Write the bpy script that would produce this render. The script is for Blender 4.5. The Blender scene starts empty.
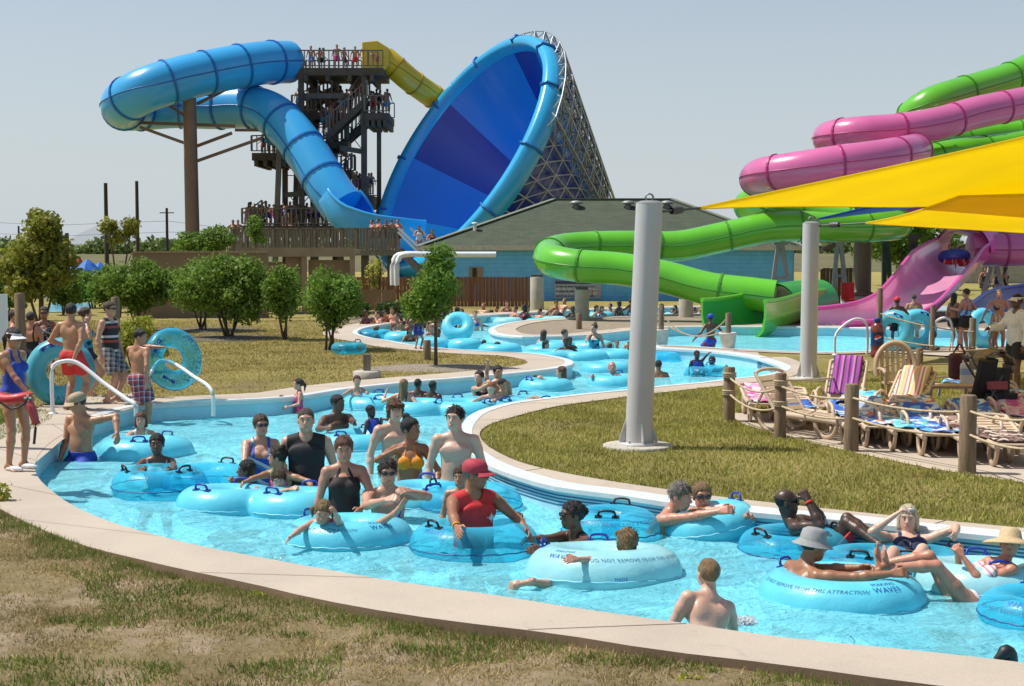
import bpy, bmesh, math, random
import numpy as np
from mathutils import Vector, Matrix
random.seed(11)
rng = np.random.default_rng(11)
R_ = math.radians
SC = bpy.context.scene
COL = SC.collection

# ---------------------------------------------------------------- camera maths
FPX, CZ, W_, H_, HOR = 1500.0, 2.95, 1024, 686, 243.0
TH = math.atan((H_ / 2 - HOR) / FPX)
CT, ST = math.cos(TH), math.sin(TH)
def ray(px, py):
    xc, yc = (px - W_ / 2) / FPX, (H_ / 2 - py) / FPX
    return xc, CT + yc * ST, -ST + yc * CT
def G(px, py, z=0.0):
    d = ray(px, py); t = (z - CZ) / d[2]
    return Vector((d[0] * t, d[1] * t, z))
def D(px, py, Y):
    d = ray(px, py); t = Y / d[1]
    return Vector((d[0] * t, Y, CZ + d[2] * t))
def XA(px, Y):          # world x of a column at depth Y, near the horizon
    return (px - W_ / 2) / FPX * Y
WATER, DECK, FLOOR = 0.0, 0.28, -0.72

# ---------------------------------------------------------------- materials
def new_mat(name):
    m = bpy.data.materials.new(name); m.use_nodes = True
    nt = m.node_tree; nt.nodes.clear()
    out = nt.nodes.new('ShaderNodeOutputMaterial')
    return m, nt, out
def nd(nt, t, **kw):
    n = nt.nodes.new(t)
    for k, v in kw.items():
        if k in n.inputs: n.inputs[k].default_value = v
        else: setattr(n, k, v)
    return n
def c4(c): return (c[0], c[1], c[2], 1.0)
def mixc(nt, fac, a, b, blend='MIX'):
    n = nt.nodes.new('ShaderNodeMix'); n.data_type = 'RGBA'; n.blend_type = blend
    for idx, v in ((0, fac), (6, a), (7, b)):
        if hasattr(v, 'is_output') or isinstance(v, bpy.types.NodeSocket): nt.links.new(v, n.inputs[idx])
        else: n.inputs[idx].default_value = v if idx == 0 else c4(v)
    return n.outputs[2]
def ramp(nt, fac, stops, interp='LINEAR'):
    n = nt.nodes.new('ShaderNodeValToRGB'); cr = n.color_ramp; cr.interpolation = interp
    while len(cr.elements) < len(stops): cr.elements.new(0.5)
    for e, (p, c) in zip(cr.elements, stops): e.position = p; e.color = c4(c) if len(c) == 3 else c
    nt.links.new(fac, n.inputs[0]); return n.outputs[0]
def noise(nt, scale, detail=3, vec=None, rough=.55, dist=0):
    n = nd(nt, 'ShaderNodeTexNoise'); n.inputs['Scale'].default_value = scale
    n.inputs['Detail'].default_value = detail; n.inputs['Roughness'].default_value = rough
    n.inputs['Distortion'].default_value = dist
    if vec is not None: nt.links.new(vec, n.inputs['Vector'])
    return n.outputs['Fac']
def coords(nt, kind='Object', scale=None):
    tc = nd(nt, 'ShaderNodeTexCoord').outputs[kind]
    if scale is None: return tc
    mp = nd(nt, 'ShaderNodeMapping'); mp.inputs['Scale'].default_value = scale
    nt.links.new(tc, mp.inputs['Vector']); return mp.outputs[0]
MATS = {}
def M(name, col, rough=.5, var=.18, scale=6.0, metal=0, bump=0, bscale=None, col2=None, coat=0, sss=0, stretch=None, spec=None, trans=0):
    """plain surface with procedural mottling between col and col2"""
    if name in MATS: return MATS[name]
    m, nt, out = new_mat(name)
    p = nd(nt, 'ShaderNodeBsdfPrincipled'); nt.links.new(p.outputs[0], out.inputs[0])
    v = coords(nt, 'Object', stretch)
    f = noise(nt, scale, 4, v)
    c2 = col2 if col2 is not None else tuple(max(0, x * (1 - var)) for x in col)
    c1 = col if col2 is not None else tuple(min(1, x * (1 + var * .6)) for x in col)
    cc = ramp(nt, f, [(.3, c2), (.7, c1)])
    nt.links.new(cc, p.inputs['Base Color'])
    p.inputs['Roughness'].default_value = rough; p.inputs['Metallic'].default_value = metal
    if coat: p.inputs['Coat Weight'].default_value = coat; p.inputs['Coat Roughness'].default_value = .1
    if sss: p.inputs['Subsurface Weight'].default_value = sss; p.inputs['Subsurface Radius'].default_value = (.02, .008, .004)
    if spec is not None: p.inputs['Specular IOR Level'].default_value = spec
    if trans:
        tr = nd(nt, 'ShaderNodeBsdfTranslucent'); nt.links.new(cc, tr.inputs[0])
        mx = nd(nt, 'ShaderNodeMixShader'); mx.inputs[0].default_value = trans
        nt.links.new(p.outputs[0], mx.inputs[1]); nt.links.new(tr.outputs[0], mx.inputs[2]); nt.links.new(mx.outputs[0], out.inputs[0])
    if bump:
        b = nd(nt, 'ShaderNodeBump'); b.inputs['Strength'].default_value = bump; b.inputs['Distance'].default_value = .02
        nt.links.new(noise(nt, bscale or scale * 6, 4, v), b.inputs['Height']); nt.links.new(b.outputs[0], p.inputs['Normal'])
    MATS[name] = m; return m
def M_pattern(name, kind, cols, scale=10.0, rough=.75, axis=(1, 0, 0)):
    """cloth patterns: stripes along axis, plaid, blotches"""
    if name in MATS: return MATS[name]
    m, nt, out = new_mat(name)
    p = nd(nt, 'ShaderNodeBsdfPrincipled'); p.inputs['Roughness'].default_value = rough
    nt.links.new(p.outputs[0], out.inputs[0])
    tc = coords(nt)
    def band(ax, sc, off=0.0):
        vm = nd(nt, 'ShaderNodeVectorMath', operation='DOT_PRODUCT'); vm.inputs[1].default_value = ax
        nt.links.new(tc, vm.inputs[0])
        a = nd(nt, 'ShaderNodeMath', operation='MULTIPLY_ADD'); a.inputs[1].default_value = sc; a.inputs[2].default_value = off
        nt.links.new(vm.outputs['Value'], a.inputs[0])
        f = nd(nt, 'ShaderNodeMath', operation='FRACT'); nt.links.new(a.outputs[0], f.inputs[0]); return f.outputs[0]
    n = len(cols)
    if kind == 'stripes':
        c = ramp(nt, band(axis, scale), [(i / n, cols[i]) for i in range(n)], 'CONSTANT')
    elif kind == 'plaid':
        a = ramp(nt, band((1, .2, 0), scale), [(0, cols[0]), (.45, cols[1]), (.8, cols[2])], 'CONSTANT')
        b = ramp(nt, band((0, .2, 1), scale), [(0, cols[0]), (.45, cols[1]), (.85, cols[2])], 'CONSTANT')
        c = mixc(nt, .5, a, b)
    else:
        v = nd(nt, 'ShaderNodeTexVoronoi'); v.inputs['Scale'].default_value = scale; nt.links.new(tc, v.inputs['Vector'])
        sp = nd(nt, 'ShaderNodeSeparateColor'); nt.links.new(v.outputs['Color'], sp.inputs[0])
        c = ramp(nt, sp.outputs[0], [(i / n, cols[i]) for i in range(n)], 'CONSTANT')
    nt.links.new(c, p.inputs['Base Color'])
    MATS[name] = m; return m
def M_leaf(name, cols, trans=.35, rough=.5):
    if name in MATS: return MATS[name]
    m, nt, out = new_mat(name)
    g = nd(nt, 'ShaderNodeNewGeometry')
    n = len(cols)
    c = ramp(nt, g.outputs['Random Per Island'], [(i / max(1, n - 1), cols[i]) for i in range(n)])
    big = noise(nt, 1.3, 2, coords(nt))
    c = mixc(nt, .5, c, ramp(nt, big, [(.35, tuple(x * .55 for x in cols[0])), (.65, tuple(x * 1.15 for x in cols[-1]))]), 'MIX')
    p = nd(nt, 'ShaderNodeBsdfPrincipled'); p.inputs['Roughness'].default_value = rough; nt.links.new(c, p.inputs['Base Color'])
    p.inputs['Specular IOR Level'].default_value = .25
    t = nd(nt, 'ShaderNodeBsdfTranslucent'); nt.links.new(c, t.inputs[0])
    mx = nd(nt, 'ShaderNodeMixShader'); mx.inputs[0].default_value = trans
    nt.links.new(p.outputs[0], mx.inputs[1]); nt.links.new(t.outputs[0], mx.inputs[2]); nt.links.new(mx.outputs[0], out.inputs[0])
    MATS[name] = m; return m

# ---------------------------------------------------------------- objects
def setp(o, label=None, cat=None, group=None, kind=None):
    if label: o['label'] = label
    if cat: o['category'] = cat
    if group: o['group'] = group
    if kind: o['kind'] = kind
    return o
def wl(o):
    v = Vector((0, 0, 0))
    while o is not None: v += o.location; o = o.parent
    return v
def empty(name, loc, label, cat, group=None):
    o = bpy.data.objects.new(name, None); COL.objects.link(o); o.location = loc
    o.empty_display_size = .2
    return setp(o, label, cat, group)
def mesh_np(name, V, Fc, smooth=True):
    me = bpy.data.meshes.new(name); V = np.asarray(V, np.float32); Fc = np.asarray(Fc, np.int32)
    k = Fc.shape[1]
    me.vertices.add(len(V)); me.vertices.foreach_set('co', V.ravel())
    me.loops.add(Fc.size); me.loops.foreach_set('vertex_index', Fc.ravel())
    me.polygons.add(len(Fc)); me.polygons.foreach_set('loop_start', np.arange(len(Fc), dtype=np.int32) * k)
    me.update(calc_edges=True)
    me.polygons.foreach_set('use_smooth', np.full(len(Fc), smooth))
    return me
def link_mesh(name, me, mats, parent=None, loc=None):
    o = bpy.data.objects.new(name, me); COL.objects.link(o)
    if mats is not None:
        for m in (mats if isinstance(mats, (list, tuple)) else [mats]): me.materials.append(m)
    if parent is not None: o.parent = parent
    if loc is not None: o.location = loc
    return o
def copy_tree(o, parent=None):
    c = o.copy(); COL.objects.link(c)
    if parent is not None: c.parent = parent
    for ch in list(o.children): copy_tree(ch, c)
    return c
def basis(d, up=(0, 0, 1)):
    d = Vector(d).normalized(); u = Vector(up)
    if abs(d.dot(u)) > .98: u = Vector((0, 1, 0))
    x = d.cross(u).normalized(); y = x.cross(d).normalized()
    return x, y, d
class MB:
    """collects simple solids (world coordinates) and links them as ONE mesh"""
    def __init__(s): s.v = []; s.f = []; s.m = []; s.sm = []
    def _add(s, vs, fs, mi=0, smooth=False):
        b = len(s.v); s.v += [tuple(v) for v in vs]
        for f in fs: s.f.append([b + i for i in f]); s.m.append(mi); s.sm.append(smooth)
    def box(s, c, size, mi=0, rz=0.0, M3=None):
        hx, hy, hz = [k / 2 for k in size]; c = Vector(c)
        R3 = M3 if M3 is not None else Matrix.Rotation(rz, 3, 'Z')
        vs = [c + R3 @ Vector((x, y, z)) for z in (-hz, hz) for y in (-hy, hy) for x in (-hx, hx)]
        s._add(vs, [(0, 2, 3, 1), (4, 5, 7, 6), (0, 1, 5, 4), (2, 6, 7, 3), (0, 4, 6, 2), (1, 3, 7, 5)], mi); return s
    def bar(s, a, b, w, h, mi=0, up=(0, 0, 1)):
        a, b = Vector(a), Vector(b); x, y, d = basis(b - a, up)
        R3 = Matrix((x, y, d)).transposed()
        s.box((a + b) / 2, (w, h, (b - a).length), mi, M3=R3); return s
    def cyl(s, a, b, r0, r1=None, n=12, mi=0, caps=True, smooth=True):
        r1 = r0 if r1 is None else r1; a, b = Vector(a), Vector(b); x, y, d = basis(b - a)
        vs = []
        for p, r in ((a, r0), (b, r1)):
            for i in range(n):
                t = 2 * math.pi * i / n; vs.append(p + x * (math.cos(t) * r) + y * (math.sin(t) * r))
        s._add(vs, [(i, i + n, (i + 1) % n + n, (i + 1) % n) for i in range(n)], mi, smooth)
        if caps: s._add(vs[:n], [tuple(range(n))], mi); s._add(vs[n:], [tuple(reversed(range(n)))], mi)
        return s
    def tube(s, pts, r, n=8, mi=0, closed=False, smooth=True, arc=None, flat=1.0):
        pts = [Vector(p) for p in pts]; m = len(pts); rings = []
        rr = r if isinstance(r, (list, tuple)) else [r] * m
        for i in range(m):
            if closed: d = pts[(i + 1) % m] - pts[i - 1]
            else: d = pts[min(i + 1, m - 1)] - pts[max(i - 1, 0)]
            x, y, d = basis(d)
            ring = []
            for j in range(n + (1 if arc else 0)):
                t = (arc[0] + (arc[1] - arc[0]) * j / n) if arc else 2 * math.pi * j / n
                ring.append(pts[i] + x * (math.cos(t) * rr[i]) + y * (math.sin(t) * rr[i] * flat))
            rings.append(ring)
        k = len(rings[0]); vs = [p for ring in rings for p in ring]; fs = []
        for i in range(m if closed else m - 1):
            i2 = (i + 1) % m
            for j in range(k if not arc else k - 1):
                j2 = (j + 1) % k; fs.append((i * k + j, i2 * k + j, i2 * k + j2, i * k + j2))
        s._add(vs, fs, mi, smooth)
        if not closed and not arc:
            s._add(rings[0], [tuple(range(k))], mi); s._add(rings[-1], [tuple(reversed(range(k)))], mi)
        return s
    def lathe(s, prof, c=(0, 0, 0), n=24, mi=0, M3=None, smooth=True, sx=1.0):
        c = Vector(c); R3 = M3 if M3 is not None else Matrix.Identity(3); vs = []
        for r, z in prof:
            for j in range(n):
                t = 2 * math.pi * j / n; vs.append(c + R3 @ Vector((math.cos(t) * r * sx, math.sin(t) * r, z)))
        fs = [(i * n + j, i * n + (j + 1) % n, (i + 1) * n + (j + 1) % n, (i + 1) * n + j) for i in range(len(prof) - 1) for j in range(n)]
        s._add(vs, fs, mi, smooth); return s
    def ell(s, c, r, M3=None, n=12, m=8, mi=0):
        c = Vector(c); R3 = M3 if M3 is not None else Matrix.Identity(3); vs = []
        for i in range(m + 1):
            a = math.pi * i / m
            for j in range(n):
                t = 2 * math.pi * j / n
                vs.append(c + R3 @ Vector((r[0] * math.sin(a) * math.cos(t), r[1] * math.sin(a) * math.sin(t), r[2] * math.cos(a))))
        fs = [(i * n + j, (i + 1) * n + j, (i + 1) * n + (j + 1) % n, i * n + (j + 1) % n) for i in range(m) for j in range(n)]
        s._add(vs, fs, mi, True); return s
    def poly(s, pts, mi=0, smooth=False): s._add(pts, [tuple(range(len(pts)))], mi, smooth); return s
    def prism(s, pts, ext, mi=0):
        """a planar outline given thickness by the vector ext"""
        n = len(pts); e = Vector(ext); a = [Vector(p) for p in pts]; b = [p + e for p in a]
        s._add(a + b, [tuple(reversed(range(n))), tuple(range(n, 2 * n))] + [(i, (i + 1) % n, (i + 1) % n + n, i + n) for i in range(n)], mi); return s
    def build(s, name, mats, parent=None, origin=None, bevel=0):
        if parent is not None: o0 = wl(parent)
        else: o0 = Vector(origin) if origin is not None else Vector((0, 0, 0))
        me = bpy.data.meshes.new(name)
        me.from_pydata([(x - o0[0], y - o0[1], z - o0[2]) for x, y, z in s.v], [], s.f)
        ob = link_mesh(name, me, mats, parent, None if parent is not None else o0)
        me.polygons.foreach_set('material_index', s.m); me.polygons.foreach_set('use_smooth', s.sm)
        bm = bmesh.new(); bm.from_mesh(me); bmesh.ops.recalc_face_normals(bm, faces=bm.faces); bm.to_mesh(me); bm.free()
        me.update()
        if bevel:
            b = ob.modifiers.new('bevel', 'BEVEL'); b.width = bevel; b.segments = 2; b.limit_method = 'ANGLE'
        return ob
def crom(pts, step=.3, closed=False):
    """Catmull-Rom through points, resampled about evenly"""
    P = [np.array(p, float) for p in pts]; n = len(P); out = []
    rngs = range(n if closed else n - 1)
    for i in rngs:
        if closed: p0, p1, p2, p3 = P[i - 1], P[i], P[(i + 1) % n], P[(i + 2) % n]
        else: p0, p1, p2, p3 = P[max(i - 1, 0)], P[i], P[i + 1], P[min(i + 2, n - 1)]
        k = max(2, int(np.linalg.norm(p2 - p1) / step))
        # centripetal parametrisation keeps long and short spans from overshooting
        t0 = 0; t1 = t0 + max(1e-4, np.linalg.norm(p1 - p0)) ** .5; t2 = t1 + max(1e-4, np.linalg.norm(p2 - p1)) ** .5; t3 = t2 + max(1e-4, np.linalg.norm(p3 - p2)) ** .5
        if np.allclose(p0, p1): t1 = t0 + 1e-2; p0 = p1 - (p2 - p1) * 1e-3; t2 = t1 + np.linalg.norm(p2 - p1) ** .5; t3 = t2 + max(1e-4, np.linalg.norm(p3 - p2)) ** .5
        if np.allclose(p2, p3): p3 = p2 + (p2 - p1) * 1e-3; t3 = t2 + 1e-2
        for j in range(k):
            t = t1 + (t2 - t1) * j / k
            A1 = (t1 - t) / (t1 - t0) * p0 + (t - t0) / (t1 - t0) * p1
            A2 = (t2 - t) / (t2 - t1) * p1 + (t - t1) / (t2 - t1) * p2
            A3 = (t3 - t) / (t3 - t2) * p2 + (t - t2) / (t3 - t2) * p3
            B1 = (t2 - t) / (t2 - t0) * A1 + (t - t0) / (t2 - t0) * A2
            B2 = (t3 - t) / (t3 - t1) * A2 + (t - t1) / (t3 - t1) * A3
            out.append((t2 - t) / (t2 - t1) * B1 + (t - t1) / (t2 - t1) * B2)
    if not closed: out.append(P[-1])
    return [Vector(p) for p in out]
def resample(pts, n):
    P = np.array([tuple(p) for p in pts]); d = np.r_[0, np.cumsum(np.linalg.norm(np.diff(P, axis=0), axis=1))]
    t = np.linspace(0, d[-1], n)
    return [Vector([np.interp(x, d, P[:, k]) for k in range(P.shape[1])]) for x in t]
def inpoly(X, Y, poly):
    X = np.asarray(X); Y = np.asarray(Y); ins = np.zeros(X.shape, bool); n = len(poly)
    for i in range(n):
        x1, y1 = poly[i][0], poly[i][1]; x2, y2 = poly[i - 1][0], poly[i - 1][1]
        if y1 == y2: continue
        c = ((y1 > Y) != (y2 > Y)) & (X < (x2 - x1) * (Y - y1) / (y2 - y1) + x1)
        ins ^= c
    return ins
def vnoise(X, Y, seed=0):
    """cheap smooth value noise for terrain / waves"""
    r = np.random.default_rng(seed); T = r.random((64, 64))
    xi = np.floor(X).astype(int); yi = np.floor(Y).astype(int); fx = X - xi; fy = Y - yi
    fx = fx * fx * (3 - 2 * fx); fy = fy * fy * (3 - 2 * fy)
    g = lambda a, b: T[a % 64, b % 64]
    return (g(xi, yi) * (1 - fx) + g(xi + 1, yi) * fx) * (1 - fy) + (g(xi, yi + 1) * (1 - fx) + g(xi + 1, yi + 1) * fx) * fy
# ================================================================ SETTING
# --- camera
cam = bpy.data.cameras.new('camera'); co = bpy.data.objects.new('camera', cam); COL.objects.link(co)
cam.sensor_width = 36; cam.lens = FPX * 36 / W_; cam.clip_end = 6000; cam.clip_start = .1
co.location = (0, 0, CZ); co.rotation_euler = (math.pi / 2 - TH, 0, 0); SC.camera = co
# --- light
SUN_EL, SUN_AZ = R_(60), Vector((-.985, .17, 0))     # the sun stands high on the left, a touch beyond the scene
sd = Vector((SUN_AZ.x * math.cos(SUN_EL), SUN_AZ.y * math.cos(SUN_EL), math.sin(SUN_EL)))
sl = bpy.data.lights.new('sun', 'SUN'); sl.energy = 4.6; sl.angle = R_(.5); sl.color = (1.0, .955, .88)
so = bpy.data.objects.new('sun', sl); COL.objects.link(so); so.rotation_euler = (-sd).to_track_quat('-Z', 'Y').to_euler(); so.location = (-30, -20, 60)
w = bpy.data.worlds.new('World'); SC.world = w; w.use_nodes = True
nt = w.node_tree; nt.nodes.clear()
sky = nd(nt, 'ShaderNodeTexSky'); sky.sky_type = 'NISHITA'; sky.sun_disc = False
sky.sun_elevation = SUN_EL; sky.sun_rotation = math.atan2(sd.x, sd.y)
sky.air_density = 1.0; sky.dust_density = 1.0; sky.ozone_density = 1.0; sky.altitude = 0
hs = nd(nt, 'ShaderNodeHueSaturation'); hs.inputs['Saturation'].default_value = .85; hs.inputs['Value'].default_value = 1.0
nt.links.new(sky.outputs[0], hs.inputs['Color'])
bg = nd(nt, 'ShaderNodeBackground'); bg.inputs['Strength'].default_value = .098
sp = nd(nt, 'ShaderNodeSeparateXYZ'); nt.links.new(nd(nt, 'ShaderNodeTexCoord').outputs['Generated'], sp.inputs[0])
hz = ramp(nt, sp.outputs['Z'], [(0.0, (.9, .9, .9)), (.10, (.55, .55, .55)), (.22, (.22, .22, .22)), (.6, (0, 0, 0))])
nt.links.new(mixc(nt, hz, hs.outputs[0], (5.3, 5.9, 6.4)), bg.inputs[0])
wo = nd(nt, 'ShaderNodeOutputWorld'); nt.links.new(bg.outputs[0], wo.inputs[0])
vs = SC.view_settings; vs.view_transform = 'Standard'; vs.look = 'None'; vs.exposure = 0.2; vs.gamma = 1.0
SC.cycles.max_bounces = 10; SC.cycles.transparent_max_bounces = 24; SC.cycles.caustics_reflective = False; SC.cycles.caustics_refractive = False
SC.cycles.sample_clamp_indirect = 6.0
SC.cycles.use_denoising = True

# --- materials of the setting
def m_ground(name, cols, scale, dirt=None, dirtscale=.9, dirtamt=.5):
    m, nt, out = new_mat(name); p = nd(nt, 'ShaderNodeBsdfPrincipled'); nt.links.new(p.outputs[0], out.inputs[0])
    p.inputs['Roughness'].default_value = .95; p.inputs['Specular IOR Level'].default_value = .15
    v = coords(nt)
    c = ramp(nt, noise(nt, scale, 6, v, .65), [(.28, cols[0]), (.5, cols[1]), (.72, cols[2])])
    c = mixc(nt, .35, c, ramp(nt, noise(nt, scale * 14, 3, v, .7), [(.3, tuple(x * .55 for x in cols[0])), (.7, cols[2])]))
    if dirt:
        f = ramp(nt, noise(nt, dirtscale, 5, v, .6), [(dirtamt - .06, (0, 0, 0)), (dirtamt + .06, (1, 1, 1))])
        c = mixc(nt, f, c, mixc(nt, noise(nt, 22, 4, v, .7), tuple(x * .72 for x in dirt), tuple(min(1, x * 1.2) for x in dirt)))
    nt.links.new(c, p.inputs['Base Color'])
    b = nd(nt, 'ShaderNodeBump'); b.inputs['Strength'].default_value = 1.0; b.inputs['Distance'].default_value = .05
    nt.links.new(noise(nt, 55, 6, v, .75), b.inputs['Height']); nt.links.new(b.outputs[0], p.inputs['Normal'])
    return m
MG_LAWN = m_ground('lawn_ground', [(.22, .20, .05), (.36, .305, .09), (.50, .40, .16)], .8, dirt=(.26, .20, .105), dirtscale=.35, dirtamt=.63)
MG_DRY = m_ground('dry_ground', [(.26, .20, .095), (.41, .31, .15), (.52, .40, .21)], 1.3, dirt=(.62, .47, .32), dirtscale=1.1, dirtamt=.55)
MG_FAR = m_ground('far_ground', [(.10, .10, .05), (.15, .14, .07), (.2, .18, .09)], .05)
M_GRAVEL = m_ground('gravel_bed', [(.30, .235, .165), (.40, .32, .235), (.50, .42, .32)], 6)
def m_concrete(name, col, wet=0):
    m, nt, out = new_mat(name); p = nd(nt, 'ShaderNodeBsdfPrincipled'); nt.links.new(p.outputs[0], out.inputs[0])
    v = coords(nt)
    c = ramp(nt, noise(nt, .9, 6, v, .6), [(.3, tuple(x * .84 for x in col)), (.7, tuple(x * 1.1 for x in col))])
    c = mixc(nt, .25, c, ramp(nt, noise(nt, 60, 3, v, .7), [(.3, tuple(x * .6 for x in col)), (.65, tuple(x * 1.25 for x in col))]))
    st = ramp(nt, noise(nt, 2.3, 5, v, .7, 1.5), [(.60, (0, 0, 0)), (.74, (.55, .55, .55))])
    c = mixc(nt, st, c, tuple(x * .62 for x in col))
    nt.links.new(c, p.inputs['Base Color']); p.inputs['Roughness'].default_value = .85
    b = nd(nt, 'ShaderNodeBump'); b.inputs['Strength'].default_value = .25; b.inputs['Distance'].default_value = .01
    nt.links.new(noise(nt, 90, 4, v, .7), b.inputs['Height']); nt.links.new(b.outputs[0], p.inputs['Normal'])
    return m
M_CONC = m_concrete('deck_concrete', (.47, .395, .315))
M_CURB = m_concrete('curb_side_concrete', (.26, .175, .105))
M_JOINT = M('joint_dark', (.12, .09, .065), .9)
M_COPING = M('coping_white', (.62, .66, .66), .5, .1, 3)
M_PWALL = M('pool_wall_paint', (.40, .67, .78), .5, .10, 2.0)
M_GRATE = M('grate_blue', (.03, .13, .25), .6)
def m_poolfloor():
    m, nt, out = new_mat('pool_floor_paint'); p = nd(nt, 'ShaderNodeBsdfPrincipled'); nt.links.new(p.outputs[0], out.inputs[0])
    v = coords(nt)
    c = ramp(nt, noise(nt, .5, 4, v), [(.3, (.33, .76, .83)), (.7, (.47, .86, .90))])
    nt.links.new(c, p.inputs['Base Color']); p.inputs['Roughness'].default_value = .7
    return m
M_PFLOOR = m_poolfloor()
def m_water():
    m, nt, out = new_mat('pool_water')
    v = coords(nt)
    mp = nd(nt, 'ShaderNodeMapping'); mp.inputs['Scale'].default_value = (1, 1.25, 1); nt.links.new(v, mp.inputs[0]); v = mp.outputs[0]
    a = noise(nt, 2.6, 4, v, .6, .8); b_ = noise(nt, 9, 3, v, .6, .5)
    ad = nd(nt, 'ShaderNodeMath', operation='MULTIPLY_ADD'); ad.inputs[1].default_value = .3; nt.links.new(b_, ad.inputs[0]); nt.links.new(a, ad.inputs[2])
    bp = nd(nt, 'ShaderNodeBump'); bp.inputs['Strength'].default_value = 1.0; bp.inputs['Distance'].default_value = .13
    nt.links.new(ad.outputs[0], bp.inputs['Height'])
    tr = nd(nt, 'ShaderNodeBsdfTransparent'); tr.inputs[0].default_value = (.66, .965, .995, 1)
    gl = nd(nt, 'ShaderNodeBsdfGlossy'); gl.inputs['Roughness'].default_value = .06; gl.inputs[0].default_value = (1, 1, 1, 1)
    nt.links.new(bp.outputs[0], gl.inputs['Normal'])
    fr = nd(nt, 'ShaderNodeFresnel'); fr.inputs['IOR'].default_value = 1.30; nt.links.new(bp.outputs[0], fr.inputs['Normal'])
    mx = nd(nt, 'ShaderNodeMixShader'); nt.links.new(fr.outputs[0], mx.inputs[0]); nt.links.new(tr.outputs[0], mx.inputs[1]); nt.links.new(gl.outputs[0], mx.inputs[2])
    # milky foam veil; its paler patches also stand in for bright ripple highlights
    df = nd(nt, 'ShaderNodeBsdfDiffuse'); df.inputs[0].default_value = (.27, .80, .92, 1); nt.links.new(bp.outputs[0], df.inputs['Normal'])
    fm = ramp(nt, noise(nt, 1.15, 6, v, .72, 2.2), [(.34, (.36, .36, .36)), (.54, (.46, .46, .46)), (.67, (.60, .60, .60)), (.79, (.85, .85, .85))])
    mx2 = nd(nt, 'ShaderNodeMixShader'); nt.links.new(fm, mx2.inputs[0]); nt.links.new(mx.outputs[0], mx2.inputs[1]); nt.links.new(df.outputs[0], mx2.inputs[2])
    nt.links.new(mx2.outputs[0], out.inputs[0]); return m
M_WATER = m_water()

# --- pool rims, traced on the deck plane
def gp(l, z=DECK): return [G(x, y, z).xy for x, y in l]
A_in = [(1500, 726), (1120, 676), (1024, 662), (995, 659), (904, 649), (786, 637.6), (691, 624), (560, 605.5), (492, 594.5), (401, 582), (341, 572), (254, 556), (206, 547), (160, 536), (114, 523), (74, 506), (51, 490), (38, 477), (35, 463), (42, 450), (58, 437), (84, 424)]
A_out = [(1500, 766), (1120, 712), (1024, 696), (900, 681), (786, 665), (651, 649), (560, 634), (492, 626), (401, 614), (310, 597.5), (254, 584), (186, 570), (143, 560), (86, 546), (37, 527), (0, 508.6), (-30, 490), (-45, 465), (-30, 442), (20, 417), (70, 405)]
B_rim = [(84, 424), (104, 414.5), (140, 405.5), (216, 401), (290, 397), (345, 389), (400, 383), (440, 379.5), (466, 377.5), (499, 374.5), (534, 371), (557, 368), (571, 364.5), (571, 361), (560, 357.6), (531, 353.5), (487, 351.5), (440, 348), (411, 345), (391, 341), (371, 338), (357, 333.5), (361, 329), (373, 326), (400, 322), (440, 318.5), (520, 313), (560, 311), (650, 307.5), (745, 306)]
C_rim = [(1500, 596), (1120, 548), (1060, 540), (989, 532.5), (917, 525.5), (850, 518), (780, 512), (700, 503.5), (659, 498), (620, 492), (562, 485), (530, 477), (499, 466.5), (478, 455), (466, 441), (464, 426), (478, 412), (512, 402.5), (540, 399), (587, 393.5), (634, 389), (656, 386.5), (700, 382.5), (728.6, 379), (758, 376), (779, 371.5), (784, 366.6), (772.5, 361.5), (752, 356), (714, 351), (670, 348.4), (657, 347.6), (654, 346.4), (658, 345.4), (680, 346), (733, 349), (820, 352.5), (860, 351.5), (900, 349), (950, 346.5), (1024, 346), (1180, 346)]
E_rim = [(1180, 333), (1024, 330), (880, 328), (830, 327), (712, 326.5), (655, 328), (634, 330), (603, 333.3), (582, 335.2), (540, 336.2), (522, 336.2), (498.6, 334), (491, 331), (491.5, 328), (510, 322.5), (540, 319.2), (600, 316.5), (660, 314.5), (720, 313), (745, 312.4)]
Ain = crom(gp(A_in), .3); Aout = crom(gp(A_out), .3); Br = crom(gp(B_rim), .3); Cr = crom(gp(C_rim), .3); Er = crom(gp(E_rim), .3)
def offset(pts, w, side):
    out = []
    for i in range(len(pts)):
        a = pts[max(i - 2, 0)]; b = pts[min(i + 2, len(pts) - 1)]; d = (b - a).normalized()
        out.append(pts[i] + Vector((-d.y, d.x)) * w * side)
    return out
from mathutils.geometry import delaunay_2d_cdt
def sheet(name, poly, z, mat, kind='structure'):
    P = [Vector((p[0], p[1])) for p in poly]; n = len(P)
    vo, eo, fo, ov, oe, of = delaunay_2d_cdt(P, [(i, (i + 1) % n) for i in range(n)], [], 0, 1e-4)
    cx = np.array([sum(vo[i].x for i in f) / 3 for f in fo]); cy = np.array([sum(vo[i].y for i in f) / 3 for f in fo])
    keep = inpoly(cx, cy, [tuple(p) for p in P])
    V = []
    for i, v in enumerate(vo):
        k = ov[i][0] if ov[i] else None
        V.append((v.x, v.y, z if k is None or len(poly[k]) < 3 else poly[k][2]))
    fs = [tuple(f) for f, kk in zip(fo, keep) if kk]
    me = bpy.data.meshes.new(name); me.from_pydata(V, [], fs)
    bm = bmesh.new(); bm.from_mesh(me); bmesh.ops.recalc_face_normals(bm, faces=bm.faces)
    if sum(f.normal.z for f in bm.faces) < 0: bmesh.ops.reverse_faces(bm, faces=bm.faces)
    bm.to_mesh(me); bm.free()
    o = link_mesh(name, me, mat); return setp(o, kind=kind)
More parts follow.
